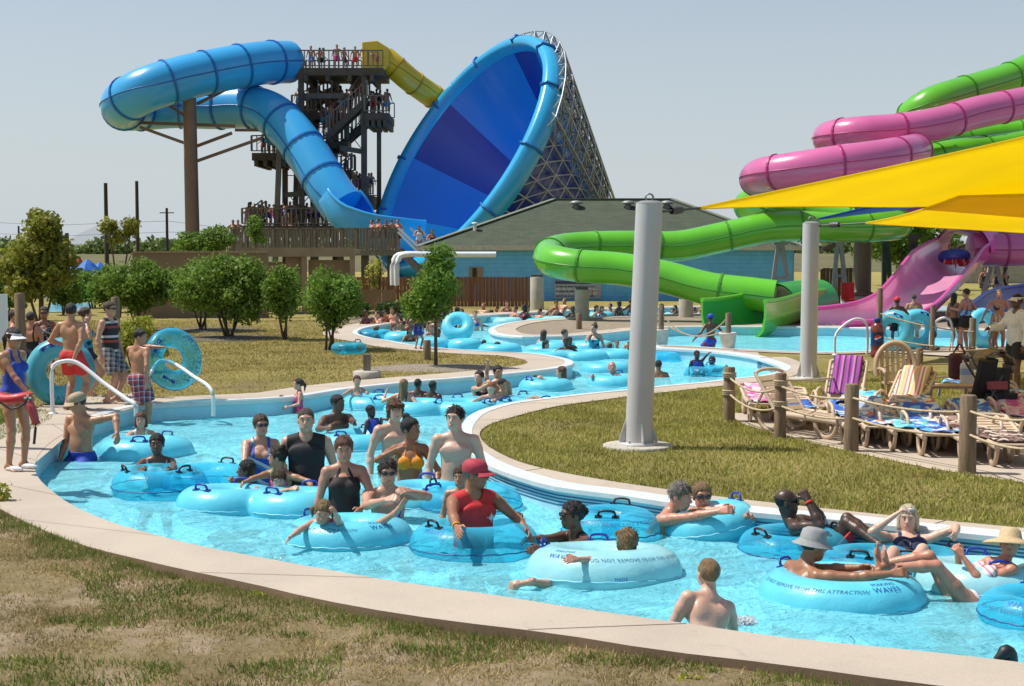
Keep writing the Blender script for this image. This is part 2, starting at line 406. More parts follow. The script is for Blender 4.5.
def deck(name, inner, outer, coping=True, grates=False, joints=2.6, zt=DECK, dz_out=.2):
    n = min(len(inner), 400); I = resample(inner, n); O = resample(outer, n) if len(outer) != len(inner) else resample(outer, n)
    b = MB()
    ins_ = []
    for i in range(n):
        a_, c_ = I[max(i - 1, 0)], I[min(i + 1, n - 1)]; t_ = (c_ - a_).normalized(); v_ = Vector((-t_.y, t_.x))
        ins_.append(v_ if v_.dot(O[i] - I[i]) > 0 else -v_)
    added_cove = [(0, -.03), (.06, -.14), (.22, -.29), (.5, -.46), (.95, -.62), (1.5, FLOOR)]  # slope added below the waterline so the submerged wall catches more sun
    for i in range(n - 1):
        p, q, r, s = I[i], I[i + 1], O[i + 1], O[i]
        b._add([(p.x, p.y, zt), (q.x, q.y, zt), (r.x, r.y, zt), (s.x, s.y, zt)], [(0, 1, 2, 3)], 0)
        b._add([(p.x, p.y, zt), (q.x, q.y, zt), (q.x, q.y, zt - .06), (p.x, p.y, zt - .06)], [(0, 1, 2, 3)], 0)
        b._add([(p.x, p.y, zt - .06), (q.x, q.y, zt - .06), (q.x, q.y, -.03), (p.x, p.y, -.03)], [(0, 1, 2, 3)], 1)
        ip, iq = ins_[i], ins_[i + 1]
        for (u0, z0), (u1, z1) in zip(added_cove[:-1], added_cove[1:]):
            b._add([(p.x - ip.x * u0, p.y - ip.y * u0, z0), (q.x - iq.x * u0, q.y - iq.y * u0, z0), (q.x - iq.x * u1, q.y - iq.y * u1, z1), (p.x - ip.x * u1, p.y - ip.y * u1, z1)], [(0, 1, 2, 3)], 4, True)
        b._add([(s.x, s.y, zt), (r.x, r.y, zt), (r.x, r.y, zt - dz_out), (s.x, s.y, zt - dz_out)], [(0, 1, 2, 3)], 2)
    acc = .7
    for i in range(1, n - 1):
        acc += (I[i] - I[i - 1]).length
        if acc > joints:
            acc = 0; d = (I[i + 1] - I[i - 1]).normalized() * .008
            a, c = I[i] + (O[i] - I[i]) * .01, I[i] + (O[i] - I[i]) * .99
            b._add([(a.x - d.x, a.y - d.y, zt + .003), (a.x + d.x, a.y + d.y, zt + .003), (c.x + d.x, c.y + d.y, zt + .003), (c.x - d.x, c.y - d.y, zt + .003)], [(0, 1, 2, 3)], 3)
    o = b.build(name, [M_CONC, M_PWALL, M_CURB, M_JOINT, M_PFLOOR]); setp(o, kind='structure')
    if coping:
        c = MB()
        prof = [(.16, .006), (-.035, .006), (-.055, -.02), (-.055, -.07), (-.03, -.085), (-.004, -.085)]
        ins = [(O[i] - I[i]).normalized() for i in range(n)]
        for i in range(n - 1):
            for (u0, z0), (u1, z1) in zip(prof[:-1], prof[1:]):
                A0 = I[i] + ins[i] * u0; A1 = I[i] + ins[i] * u1; B0 = I[i + 1] + ins[i + 1] * u0; B1 = I[i + 1] + ins[i + 1] * u1
                c._add([(A0.x, A0.y, zt + z0), (B0.x, B0.y, zt + z0), (B1.x, B1.y, zt + z1), (A1.x, A1.y, zt + z1)], [(0, 1, 2, 3)], 0)
        if grates:
            for z in (.165, .13, .095, .06):
                for i in range(n - 1):
                    A0 = I[i] - ins[i] * .004; B0 = I[i + 1] - ins[i + 1] * .004
                    c._add([(A0.x, A0.y, z), (B0.x, B0.y, z), (B0.x, B0.y, z - .016), (A0.x, A0.y, z - .016)], [(0, 1, 2, 3)], 1)
        setp(c.build('pool_coping', [M_COPING, M_GRATE]), kind='structure')
    return I, O
Boff = offset(Br, 1.0, 1)
# make sure the offset goes to the land side: B's land lies to the left of the direction of travel
deck('pool_deck', Ain, Aout, coping=False, dz_out=.34)
kB = next(i for i, p in enumerate(Br) if p.y > 48 and p.x < -4.3)
Bmid, Boff_ = Br[:kB + 12], Boff[:kB + 12]
deck('pool_deck', Br, Boff, zt=DECK + .004)
Coff = offset(Cr, 1.05, -1)
kC = min(range(len(Cr)), key=lambda i: (Cr[i] - G(670, 348.4, DECK).xy).length)
kC2 = min(range(len(Cr)), key=lambda i: (Cr[i] - G(733, 349, DECK).xy).length)
kL = min(range(len(Cr)), key=lambda i: (Cr[i] - G(750, 356, DECK).xy).length)
kC2 = min(range(len(Cr)), key=lambda i: (Cr[i] - G(742, 349.5, DECK).xy).length)
# the lawn edge of the island walk, traced like the rim: narrow at the rounded tip
C_out = [(1500, 584), (1120, 538), (989, 524.5), (917, 518), (850, 511), (780, 503.5), (700, 494), (659, 488), (620, 482.5), (560, 472), (523, 463), (488, 446), (479.5, 433), (488, 425), (523, 414), (560, 405.5), (600, 400), (634, 395.5), (670, 391.5), (700, 388), (728.6, 385), (772, 380), (799, 374), (804, 367), (799, 361.5), (784, 356.5), (765, 353.6)]
Cout = crom(gp(C_out), .3)
def nearest_on(p, pts): return min(pts, key=lambda q: (q - p).length)
Cfine = resample(Cout, 1400); Cpair = [nearest_on(p, Cfine) for p in Cr[:kL]]
deck('pool_deck', Cr[:kL], Cpair, grates=True)
# the narrow strip between river and catch pool is concrete right across
tipC = Cr[kL - 2:kC2 + 2]
sheet('pool_deck', [tuple(p) for p in tipC], DECK - .004, M_CONC)
deck('pool_deck', tipC, offset(tipC, .25, -1), dz_out=.02, zt=DECK + .008)
kC4 = min(range(len(Cr)), key=lambda i: (Cr[i] - G(872, 351.2, DECK).xy).length)
deck('pool_deck', Cr[kC2:kC4 + 1], offset(Cr[kC2:kC4 + 1], .55, -1), zt=DECK + .012)
deck('pool_deck', Cr[kC4:], offset(Cr[kC4:], 2.6, -1), zt=DECK + .012)
deck('pool_deck', Er, offset(Er, .8, -1))
sheet('pool_deck', [G(x, y, .275).xy for x, y in ((-10, 470), (8, 446), (22, 430), (26, 414), (44, 405), (60, 398), (132, 393), (160, 402), (132, 408), (104, 416), (86, 426), (62, 440), (48, 452), (36, 462), (30, 475))], .275, M_CONC)
# --- ground sheets
half = [a + (b - a) * .5 for a, b in zip(resample(Ain, 200), resample(Aout, 200))]
def z3(pts, z): return [(p.x, p.y, z) for p in pts]
Apoly = z3(half, .15) + [(-30, 23, .2), (-30, 2, .15), (9, 2, .15), (9, 7, .15)]
sheet('lawn', Apoly, .15, MG_LAWN)
Bpoly = z3(offset(Br, .5, 1), .265) + [(60, 66, .265), (60, 140, .265), (-60, 140, .265), (-60, 12, .265), (-9.6, 15.5, .262), (-8.2, 18.8, .262), (-7.7, 20.5, .262)]
sheet('lawn', Bpoly, .265, MG_LAWN)
Cland = [p + (q - p) * .5 for p, q in zip(Cr[:kL], Cpair)] + offset(Cr[kC2:], .4, -1)
sheet('lawn', z3(Cland, .262) + [(40, 36, .262), (40, 12, .262)], .262, MG_LAWN)
sheet('gravel_ground', z3(offset(Er, .4, -1), .262) + [(45, 64, .262), (45, 52, .262)], .262, M_GRAVEL)
g = MB(); g.poly([(-1500, 120, .1), (1500, 120, .1), (1500, 3000, .1), (-1500, 3000, .1)]); g.poly([(-1500, -60, .08), (-59, -60, .08), (-59, 120, .08), (-1500, 120, .08)]); g.poly([(59, -60, .08), (1500, -60, .08), (1500, 120, .08), (59, 120, .08)]); g.poly([(-59, -60, .08), (59, -60, .08), (59, 2.1, .08), (-59, 2.1, .08)])
setp(g.build('ground', MG_FAR), kind='structure')
# gravel bed beside the upper bend, mulch under shrubs and round the young tree
def disc(name, c, rx, ry, z, mat, seed=0, h=.0):
    r = random.Random(seed); n = 28; pts = []
    for i in range(n):
        a = 2 * math.pi * i / n; k = 1 + r.uniform(-.12, .12); pts.append((c.x + rx * k * math.cos(a), c.y + ry * k * math.sin(a), z))
    b = MB(); ctr = (c.x, c.y, z + h)
    for i in range(n): b._add([pts[i], pts[(i + 1) % n], ctr], [(0, 1, 2)], 0, True)
    return setp(b.build(name, mat), kind='structure')
sheet('gravel_ground', [G(x, y, .272).xy for x, y in ((330, 326), (352, 323), (372, 325.5), (400, 321.5), (440, 318), (470, 315.5), (470, 311.5), (400, 314), (345, 317.5), (322, 321))], .272, M_GRAVEL)
M_MULCH = m_ground('mulch', [(.10, .085, .06), (.22, .19, .145), (.36, .32, .26)], 9)
disc('mulch_ground', G(437, 368, .27), 1.55, 1.15, .27, m_ground('stone_mulch', [(.25, .2, .14), (.42, .35, .27), (.55, .48, .38)], 12), 2, .07)
for k, (x, y, r) in enumerate(((228, 338, 1.5), (205, 330, 1.6), (176, 330, 1.1))): disc('mulch_ground', G(x, y, .27), r, r * 1.1, .27, M_MULCH, k + 4, .05)
# lounge patio
pat = [(722, 413), (744, 424.6), (785, 436.5), (856.6, 453), (928, 468), (999, 479), (1100, 494), (1180, 470), (1180, 392), (990, 398), (930, 416), (860, 421), (790, 413)]
sheet('patio', [G(x, y, .268).xy for x, y in pat], .268, M_CONC)
# --- water and pool floor
def poolgrid():
    X = np.arange(-9.5, 34, .14); Y = np.arange(7.0, 66, .14); XX, YY = np.meshgrid(X, Y)
    fade = np.clip((60 - YY) / 25, .25, 1)
    Z = (vnoise(XX * 1.4 + YY * .3, YY * 1.8, 1) - .5) * .05 + (vnoise(XX * 3.7, YY * 4.4 - XX, 2) - .5) * .026
    Z = Z * fade
    n, m = XX.shape; V = np.stack([XX, YY, Z], -1).reshape(-1, 3); i = np.arange(n * m).reshape(n, m)
    Fq = np.stack([i[:-1, :-1], i[:-1, 1:], i[1:, 1:], i[1:, :-1]], -1).reshape(-1, 4)
    return mesh_np('water', V, Fq)
setp(link_mesh('water', poolgrid(), M_WATER), kind='structure')
b = MB(); b.poly([(-9.5, 7, FLOOR + .003), (40, 7, FLOOR + .003), (40, 66, FLOOR + .003), (-9.5, 66, FLOOR + .003)]); setp(b.build('pool_floor', M_PFLOOR), kind='structure')
# --- foreground lawn with bumps and dry soil
midA = [tuple(p) for p in half]
def foreZ(X, Y):
    t = np.clip((-2.6 - X) / 2.0, 0, 1); return .205 + .06 * t * t * (3 - 2 * t) + (vnoise(X * 1.1, Y * 1.1, 5) - .5) * .04 + (vnoise(X * 5, Y * 5, 6) - .5) * .025 + (vnoise(X * 11, Y * 11, 8) - .5) * .014
def fore():
    X = np.arange(-9, 6.5, .05); Y = np.arange(6.2, 17.5, .05); XX, YY = np.meshgrid(X, Y)
    poly = midA + [(-12, 17.6), (-12, 5), (6.6, 5)]
    ins = inpoly(XX, YY, poly)
    Z = foreZ(XX, YY)
    n, m = XX.shape; i = np.arange(n * m).reshape(n, m)
    ok = ins[:-1, :-1] & ins[1:, :-1] & ins[:-1, 1:] & ins[1:, 1:]
    Fq = np.stack([i[:-1, :-1], i[:-1, 1:], i[1:, 1:], i[1:, :-1]], -1)[ok]
    return mesh_np('lawn', np.stack([XX, YY, Z], -1).reshape(-1, 3), Fq)
setp(link_mesh('lawn', fore(), MG_DRY), kind='structure')
# --- grass blades (one uncountable mass per lawn)
def blades(name, X, Y, Z, h, wd, mat, lean=.5):
    n = len(X); a = rng.random(n) * 2 * math.pi; l = rng.random(n) * lean * h; b = rng.random(n) * 2 * math.pi
    dx, dy = np.cos(a) * wd, np.sin(a) * wd
    V = np.stack([np.stack([X - dx, Y - dy, Z], -1), np.stack([X + dx, Y + dy, Z], -1), np.stack([X + np.cos(b) * l, Y + np.sin(b) * l, Z + h], -1)], 1).reshape(-1, 3)
    o = link_mesh(name, mesh_np(name, V, np.arange(3 * n).reshape(n, 3), False), mat); return setp(o, kind='stuff')
ML_DRY = M_leaf('grass_dry', [(.28, .22, .08), (.62, .49, .24), (.28, .29, .07), (.76, .62, .36), (.40, .29, .13)], .25, .7)
ML_GREEN = M_leaf('grass_green', [(.13, .20, .035), (.24, .29, .06), (.36, .34, .11), (.18, .24, .045)], .3, .6)
ML_LAWN = M_leaf('grass_lawn', [(.19, .23, .04), (.44, .41, .09), (.70, .57, .24), (.31, .33, .065)], .3, .6)
def scatter(n, x0, x1, y0, y1, poly, dens=None):
    X = rng.uniform(x0, x1, n); Y = rng.uniform(y0, y1, n); k = inpoly(X, Y, poly)
    if dens is not None: k &= rng.random(n) < dens(X, Y)
    return X[k], Y[k]
fpoly = [tuple(p) for p in Aout] + [(-12, 17.6), (-12, 5), (6.6, 5)]
def dn(X, Y): return np.clip((vnoise(X * 1.6, Y * 2.2, 9) * .6 + vnoise(X * 5, Y * 5, 10) * .4 - .34) * 4, 0.16, 1)
X, Y = scatter(420000, -8, 5.2, 7.2, 17, fpoly, dn)
blades('grass', X, Y, foreZ(X, Y) - .01, rng.uniform(.015, .05, len(X)), .0062, ML_DRY, 1.5)
def dn2(X, Y): return (vnoise(X * 1.3, Y * 1.3, 19) > .55) * np.clip((vnoise(X * 4, Y * 4, 12) - .40) * 3, 0, 1)
X, Y = scatter(330000, -8, 5.2, 7.2, 17, fpoly, dn2)
blades('grass', X, Y, foreZ(X, Y) - .01, rng.uniform(.02, .07, len(X)), .0075, ML_GREEN, 1.0)
# tufts along the outer edge of the near deck
T = resample(Aout, 2600); Xe, Ye = [], []
for i, p in enumerate(T):
    if vnoise(np.array([i * .021]), np.array([3.0]), 21)[0] > (.34 if p.x < -3 else .56):
        for _ in range(7):
            q = T[max(0, i - 3)] - T[min(len(T) - 1, i + 3)]; nrm = Vector((-q.y, q.x)).normalized(); off = abs(random.gauss(0, .15)) + .01
            c = p + nrm * off * (1 if nrm.y < 0 else -1); Xe.append(c.x); Ye.append(c.y)
Xe, Ye = np.array(Xe), np.array(Ye); k = inpoly(Xe, Ye, fpoly); Xe, Ye = Xe[k], Ye[k]
blades('grass', Xe, Ye, foreZ(Xe, Ye) - .01, rng.uniform(.025, .085, len(Xe)), .004, ML_GREEN, .8)
cpoly = [tuple(p) for p in Cout] + [tuple(p) for p in offset(Cr[kC2:], .6, -1)] + [(40, 36), (40, 12)]
patw = [tuple(G(x, y, .268).xy) for x, y in pat]
def dl(X, Y): return (~inpoly(X, Y, patw)) * np.clip(.25 + 1.1 * vnoise(X * .5, Y * .6, 31) * vnoise(X * 2, Y * 2, 32) * 1.6, 0, 1)
X, Y = scatter(330000, -1.5, 12.5, 14, 31, cpoly, dl)
blades('grass', X, Y, np.full(len(X), .26), rng.uniform(.025, .065, len(X)), .0085, ML_LAWN, 1.1)
bpoly = [tuple(p) for p in Boff[:kB + 40]] + [(-4, 56), (-40, 56), (-40, 20)] + [tuple(p) for p in Aout[-30:]][::-1][:1]
X, Y = scatter(200000, -17, 3.2, 23, 52, bpoly, lambda X, Y: np.clip(.2 + vnoise(X * .4, Y * .4, 41), 0, 1))
blades('grass', X, Y, np.full(len(X), .262), rng.uniform(.025, .06, len(X)), .011, M_leaf('grass_back', [(.24, .22, .055), (.44, .34, .12), (.32, .28, .07), (.55, .42, .17)], .25, .7), 1.2)
lp = [G(x, y, .2).xy for x, y in ((-60, 414), (20, 413), (57, 416), (50, 425), (30, 436), (-10, 449), (-60, 465))]
X, Y = scatter(40000, -9, -5, 16, 25, [tuple(p) for p in lp]); blades('grass', X, Y, np.full(len(X), .268), rng.uniform(.02, .06, len(X)), .006, ML_GREEN, 1.0)
# ================================================================ BUILT THINGS, FAR TO NEAR
def hcol(c): return c
M_BLUE = M('slide_blue', (.04, .38, .76), .3, .12, .25, coat=.4)
M_BLUEL = M('slide_blue_light', (.03, .40, .72), .25, .1, .25, coat=.4)
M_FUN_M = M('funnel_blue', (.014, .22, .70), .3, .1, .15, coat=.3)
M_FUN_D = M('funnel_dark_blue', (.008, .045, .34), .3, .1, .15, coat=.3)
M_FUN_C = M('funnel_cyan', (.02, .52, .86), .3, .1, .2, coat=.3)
M_FLBLUE = M('flange_blue', (.012, .14, .42), .35)
M_GREEN = M('slide_green', (.13, .50, .025), .25, .14, .5, coat=.4)
M_FLGREEN = M('flange_green', (.055, .27, .012), .35)
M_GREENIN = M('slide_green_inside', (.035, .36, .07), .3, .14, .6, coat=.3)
M_PINK = M('slide_pink', (.62, .14, .33), .25, .12, .5, coat=.4)
M_FLPINK = M('flange_pink', (.40, .035, .16), .35)
M_PINKHOT = M('slide_hot_pink', (.80, .09, .40), .25, .12, .6, coat=.4)
M_PINKIN = M('slide_pink_wet', (.85, .38, .58), .2, .12, 1.2, coat=.4)
M_YEL = M('slide_yellow', (.85, .60, .03), .3, .15, .4, coat=.3, trans=.2)
M_BROWNC = M('column_brown', (.19, .115, .075), .55, .15, 1.2)
M_WOODG = M('weathered_wood', (.20, .165, .125), .85, .35, 3, stretch=(3, 3, .6), bump=.3)
M_WOODD = M('tower_dark_timber', (.095, .075, .055), .85, .3, 2)
M_STEELG = M('steel_grey', (.30, .31, .30), .5, .15, 3, metal=.3)
M_STEELD = M('steel_dark', (.10, .10, .095), .55, .2, 3, metal=.3)
M_TRUSS = M('galvanised_truss', (.42, .45, .47), .4, .15, 2, metal=.6)
M_FENCE = M('fence_cedar', (.24, .105, .05), .8, .4, 2.2, stretch=(6, 6, .35), bump=.3)
M_TANW = M('tan_stucco', (.235, .16, .095), .9, .12, .6, bump=.2, bscale=20)
M_TANP = M('tan_screen', (.30, .195, .115), .85, .12, .8)
M_TANB = M('tan_beam', (.31, .225, .13), .8, .15, 2)
M_COL = M('footing_concrete', (.46, .42, .35), .85, .2, 2, bump=.15)
M_WHITE = M('white_paint', (.74, .75, .75), .4, .06, 4)
M_BLACK = M('black_rubber', (.015, .015, .016), .5)
M_ROPE = M('rope', (.50, .40, .26), .9, .3, 30)
M_POST = M('post_timber', (.235, .165, .10), .85, .4, 5, stretch=(5, 5, .7), bump=.5)
M_POLE = M('pole_grey_paint', (.52, .505, .49), .45, .07, 1.0, coat=.1)

def slide_tube(parent, name, pts, r, mat, fmat, every=2.4, seam=True, n=20, first=True):
    P = crom(pts, .35); b = MB(); b.tube(P, r, n); b.build(name, mat, parent)
    fl = MB(); acc = every * .5
    for i in range(1, len(P) - 1):
        acc += (P[i] - P[i - 1]).length
        if acc >= every:
            acc = 0; d = (P[i + 1] - P[i - 1]).normalized(); x, y, d = basis(d)
            R3 = Matrix((x, y, d)).transposed()
            w = r * .035 + .02
            ring = MB(); ring.lathe([(r * .98, -w), (r * 1.055, -w), (r * 1.055, w), (r * .98, w)], P[i], 24, 0, R3, smooth=False); ring.build('flange', fmat, parent)
    if seam:
        sb = MB()
        for sgn in (-1, 1):
            q = []
            for i in range(len(P)):
                d = P[min(i + 1, len(P) - 1)] - P[max(i - 1, 0)]; sx = Vector((d.y, -d.x, 0)).normalized() * sgn
                q.append(P[i] + sx * r * 1.005)
            sb.tube(q, r * .025 + .01, 5)
        sb.build('seam', fmat, parent)
    return P
def channel(parent, name, pts, rads, mats, n=14, arc=(math.pi * 1.0, math.pi * 2.0), wall=.05, lip=.07, rise=0.0, low=None):
    """open U-shaped flume with thickness; the cross-section stays upright"""
    P = crom(pts, .3); m = len(P); rr = resample([Vector((x, 0)) for x in rads], m) if len(rads) > 1 else [Vector((rads[0], 0))] * m
    b = MB(); rows_i, rows_o = [], []
    for i in range(m):
        d = (P[min(i + 1, m - 1)] - P[max(i - 1, 0)]); sx = Vector((d.y, -d.x, 0)).normalized(); up = sx.cross(d.normalized()); up = up if up.z > 0 else -up
        r = rr[i].x; ri, ro = [], []
        hr = .62 + rise; hl = hr if low is None else low[0] + (low[1] - low[0]) * min(1, 1.3 * i / m)
        prof = [(-1, hl), (-1, min(.25, hl - .08)), (-.93, -.12), (-.72, -.36), (-.4, -.47), (0, -.5), (.4, -.47), (.72, -.36), (.93, -.12), (1, .25), (1, hr)]
        for (u, v) in prof:
            ri.append(P[i] + sx * (u * r) + up * (v * r)); ro.append(P[i] + sx * (u * (r + wall)) + up * (v * r - wall * (1 if v < 0 else 0)))
        rows_i.append(ri); rows_o.append(ro)
    k = len(rows_i[0])
    vi = [p for row in rows_i for p in row]; vo = [p for row in rows_o for p in row]
    fs = [(i * k + j, (i + 1) * k + j, (i + 1) * k + j + 1, i * k + j + 1) for i in range(m - 1) for j in range(k - 1)]
    N = len(vi); b._add(vi, fs, 1, True); b._add(vo, fs, 0, True)
    for j in (0, k - 1):
        for i in range(m - 1): b._add([rows_i[i][j], rows_i[i + 1][j], rows_o[i + 1][j], rows_o[i][j]], [(0, 1, 2, 3)], 0)
    for i in (0, m - 1):
        for j in range(k - 1): b._add([rows_i[i][j], rows_i[i][j + 1], rows_o[i][j + 1], rows_o[i][j]], [(0, 1, 2, 3)], 0)
    me = bpy.data.meshes.new(name); o0 = wl(parent)
    me.from_pydata([(x - o0.x, y - o0.y, z - o0.z) for x, y, z in b.v], [], b.f)
    o = link_mesh(name, me, mats, parent); me.polygons.foreach_set('material_index', b.m); me.polygons.foreach_set('use_smooth', b.sm); me.update()
    rim = MB()
    for j in (0, k - 1): rim.tube([ (rows_i[i][j] + rows_o[i][j]) / 2 for i in range(m)], lip, 8)
    rim.build('rim', mats[0], parent)
    return P

# ---------------- the funnel ride
def weld(o):
    bm = bmesh.new(); bm.from_mesh(o.data); bmesh.ops.remove_doubles(bm, verts=bm.verts, dist=.004); bmesh.ops.recalc_face_normals(bm, faces=bm.faces); bm.to_mesh(o.data); bm.free(); o.data.update()
FY = 98.0; PXM = FPX / FY
FC = D(466, 157, FY); FR = 138 / PXM - .95
fn = empty('funnel_slide', (FC.x + 6, FC.y + 3, .1), 'giant blue funnel raft slide bowl braced by a lattice of steel', 'water slide')
ax = Vector((.754, .432, -.495)).normalized()       # into the funnel
fx, fy, _ = basis(ax); R3 = Matrix((fx, fy, ax)).transposed()
FL, FR2 = 10.2, 1.9
def fpt(u, t, r=None):
    r = (FR + (FR2 - FR) * u) if r is None else r
    return FC + R3 @ Vector((math.cos(t) * r, math.sin(t) * r, u * FL))
def panel_mat(t):
    # angle as seen: panels of differing blues fan out from the narrow end
    a = math.degrees(t) % 360
    return a
b = MB(); NS = 144
camv = Vector((0, 0, CZ))
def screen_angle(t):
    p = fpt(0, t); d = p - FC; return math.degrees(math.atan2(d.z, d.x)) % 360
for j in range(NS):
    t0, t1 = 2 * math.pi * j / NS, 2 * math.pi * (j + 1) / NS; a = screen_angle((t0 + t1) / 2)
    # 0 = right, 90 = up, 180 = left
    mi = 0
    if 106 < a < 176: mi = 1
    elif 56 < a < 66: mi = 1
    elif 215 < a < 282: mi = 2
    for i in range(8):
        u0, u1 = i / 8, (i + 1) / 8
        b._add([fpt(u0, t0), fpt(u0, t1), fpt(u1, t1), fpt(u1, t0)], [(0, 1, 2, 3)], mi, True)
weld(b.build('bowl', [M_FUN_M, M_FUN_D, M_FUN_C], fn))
b = MB()
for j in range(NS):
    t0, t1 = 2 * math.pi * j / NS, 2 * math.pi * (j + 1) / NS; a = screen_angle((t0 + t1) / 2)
    mi = 0 if (20 < a < 80) else 1  # sunlit upper right and shadowed rest put into the shell's two blues
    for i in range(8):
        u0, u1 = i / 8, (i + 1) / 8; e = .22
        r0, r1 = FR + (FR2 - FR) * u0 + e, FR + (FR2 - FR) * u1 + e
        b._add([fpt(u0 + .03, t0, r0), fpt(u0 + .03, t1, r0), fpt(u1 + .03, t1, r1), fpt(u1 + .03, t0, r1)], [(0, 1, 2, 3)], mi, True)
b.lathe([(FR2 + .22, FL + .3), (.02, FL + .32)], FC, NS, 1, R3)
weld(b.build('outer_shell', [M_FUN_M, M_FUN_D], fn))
b = MB(); b.lathe([(FR - .02, 0), (FR + .05, -.55), (FR + .35, -.85), (FR + .75, -.7), (FR + .95, -.1), (FR + .8, .5), (FR + .25, .6)], FC, NS, 0, R3); b.build('rim', M_BLUEL, fn)
for j in range(0, 360, 30):
    t = math.radians(j); b = MB(); pts = []
    for r, z in ((FR, -.5), (FR + .37, -.92), (FR + .8, -.76), (FR + 1.02, -.1), (FR + .85, .56)): pts.append(FC + R3 @ Vector((math.cos(t) * r, math.sin(t) * r, z)))
    b.tube(pts, .09, 6); b.build('flange', M_FLBLUE, fn)
b = MB(); nt_ = 40; lev = [0, .14, .28, .42, .56, .7, .84, .98]
for k, u in enumerate(lev[:-1]):
    for j in range(nt_):
        t0, t1, tm = [2 * math.pi * x / nt_ for x in (j, j + 1, j + .5)]
        o0 = .75 + 1.6 * math.sin(math.pi * min(1, u * 1.0 + .15)); r0 = FR + (FR2 - FR) * u + .75; r1 = FR + (FR2 - FR) * lev[k + 1] + .75
        A, B_, C_, Dd = fpt(u, t0, r0), fpt(u, t1, r0), fpt(lev[k + 1], t0, r1), fpt(lev[k + 1], t1, r1)
        if A.z < 1.2: continue
        b.cyl(A, B_, .05, n=5); b.cyl(A, C_, .06, n=5); b.cyl(A, Dd, .045, n=5)
        a_ = screen_angle(t0)
        if 5 < a_ < 95:                 # second, outer layer of the lattice on the upper side
            A2, C2, D2 = fpt(u, tm, r0 + .8), fpt(lev[k + 1], tm, r1 + .8), fpt(u, tm + 2 * math.pi / nt_, r0 + .8)
            b.cyl(A2, C2, .06, n=5); b.cyl(A2, D2, .05, n=5)
            for q in (A, B_, C_, Dd): b.cyl(A2, q, .04, n=4)
b.build('lattice_frame', M_TRUSS, fn)
# exit chute under the bowl is hidden by the building; a leg pair carries the lattice
for dx in (-3, 2):
    b = MB(); p = FC + Vector((5 + dx * .6, 4, 0)); b.cyl((p.x + dx, p.y, .1), (p.x + dx * .6, p.y, FC.z - 3.6 + .3 * dx), .22, n=8); b.build('leg', M_TRUSS, fn)
# ---------------- blue tube that feeds it
bt = empty('tube_slide', (D(240, 250, 99).x, 99, .1), 'blue enclosed tube slide looping from the tower into the funnel', 'water slide')
pts = [D(289, 62, 102.5), D(262, 63, 100.5), D(225, 69, 98.5), D(180, 79, 96.5), D(145, 90, 95.6), D(126, 101, 96.4), D(124, 108, 98.5), D(140, 109, 101), D(175, 107, 102.3), D(215, 108, 102.0), D(250, 107, 101), D(272, 114, 100), D(291, 132, 99), D(312, 161, 97.8), D(332, 193, 96.6), D(343, 207, 96.2)]
slide_tube(bt, 'tube', pts, 1.42, M_BLUE, M_FLBLUE, 2.5)
channel(bt, 'open_flume', [D(336, 199, 96.4), D(352, 222, 95.8), D(375, 236, 95.8), D(402, 243, 97.0)], [1.4, 1.6, 1.9, 2.2], [M_BLUE, M_FUN_M], wall=.1, lip=.12)
cl = empty('steel_column', (D(193, 240, 97).x, 97, .1), 'tall brown steel column holding the blue tube on bracket arms', 'column')
b = MB(); b.cyl((cl.location.x, 97, .1), (cl.location.x - .1, 97, D(193, 91, 97).z), .47, .42, 20); b.build('shaft', M_BROWNC, cl)
for (x0, y0, x1, y1, yy) in ((160, 99, 190, 119, 98), (122, 122, 235, 126, 98.5), (140, 127, 190, 145, 98), (197, 161, 262, 138, 99), (197, 146, 232, 133, 99), (197, 104, 225, 90, 98), (197, 92, 226, 86, 98), (235, 130, 262, 130, 100)):
    b = MB(); b.bar(D(x0, y0, yy), D(x1, y1, yy), .16, .2); b.build('bracket_arm', M_BROWNC, cl)
# ---------------- yellow slide
ys = empty('tube_slide', (D(395, 250, 104).x, 104, .1), 'yellow tube slide dropping off the top of the tower', 'water slide')
b = MB(); p0, p1 = D(364, 43, 104), D(382, 73, 104)
b.prism([D(362, 73, 103.4), D(362, 42, 103.4), D(377, 40.5, 103.4), D(389, 48, 103.4), D(389, 66, 103.4), D(382, 73, 103.4)], (0, 2.2, 0)); b.build('start_hood', M_YEL, ys, bevel=.05)
slide_tube(ys, 'tube', [D(384, 58, 104.5), D(396, 68, 104.5), D(410, 80, 105), D(428, 93, 106), D(450, 108, 107)], .85, M_YEL, M('flange_ochre', (.42, .24, .012), .4), 1.6)
# ---------------- tower
TY = 104.0
tw = empty('slide_tower', (D(320, 250, TY).x, TY, .1), 'dark timber stair tower with platforms, crowded stairs and railings', 'tower')
def rail(b, a, c, h=1.15, gap=.32, posts=2.0):
    a, c = Vector(a), Vector(c); L = (c - a).length; up = Vector((0, 0, h))
    b.bar(a + up, c + up, .12, .08); b.bar(a + up * .12, c + up * .12, .1, .07)
    n = max(2, int(L / gap))
    for i in range(n + 1): p = a.lerp(c, i / n); b.bar(p + up * .1, p + up, .07 if i % 5 else .13, .05 if i % 5 else .13, up=(0, 1, 0))
def T(px, py, dy=0): return D(px, py, TY + dy)
def platform(px0, px1, py, y0, y1, nm='platform', th=.5):
    b = MB(); z = T(0, py).z; xa, xb = T(px0, py).x, T(px1, py).x
    b.box(((xa + xb) / 2, TY + (y0 + y1) / 2, z - th / 2), (xb - xa, y1 - y0, th))
    for k in range(4): b.box((xa + (xb - xa) * (k + .5) / 4, TY + (y0 + y1) / 2, z - th - .2), (.25, y1 - y0 + .4, .4))
    b.build(nm, M_WOODD, tw)
    
    for yy in (y0, y1): r = MB(); rail(r, (xa, TY + yy, z), (xb, TY + yy, z)); r.build('railing', M_WOODG, tw)
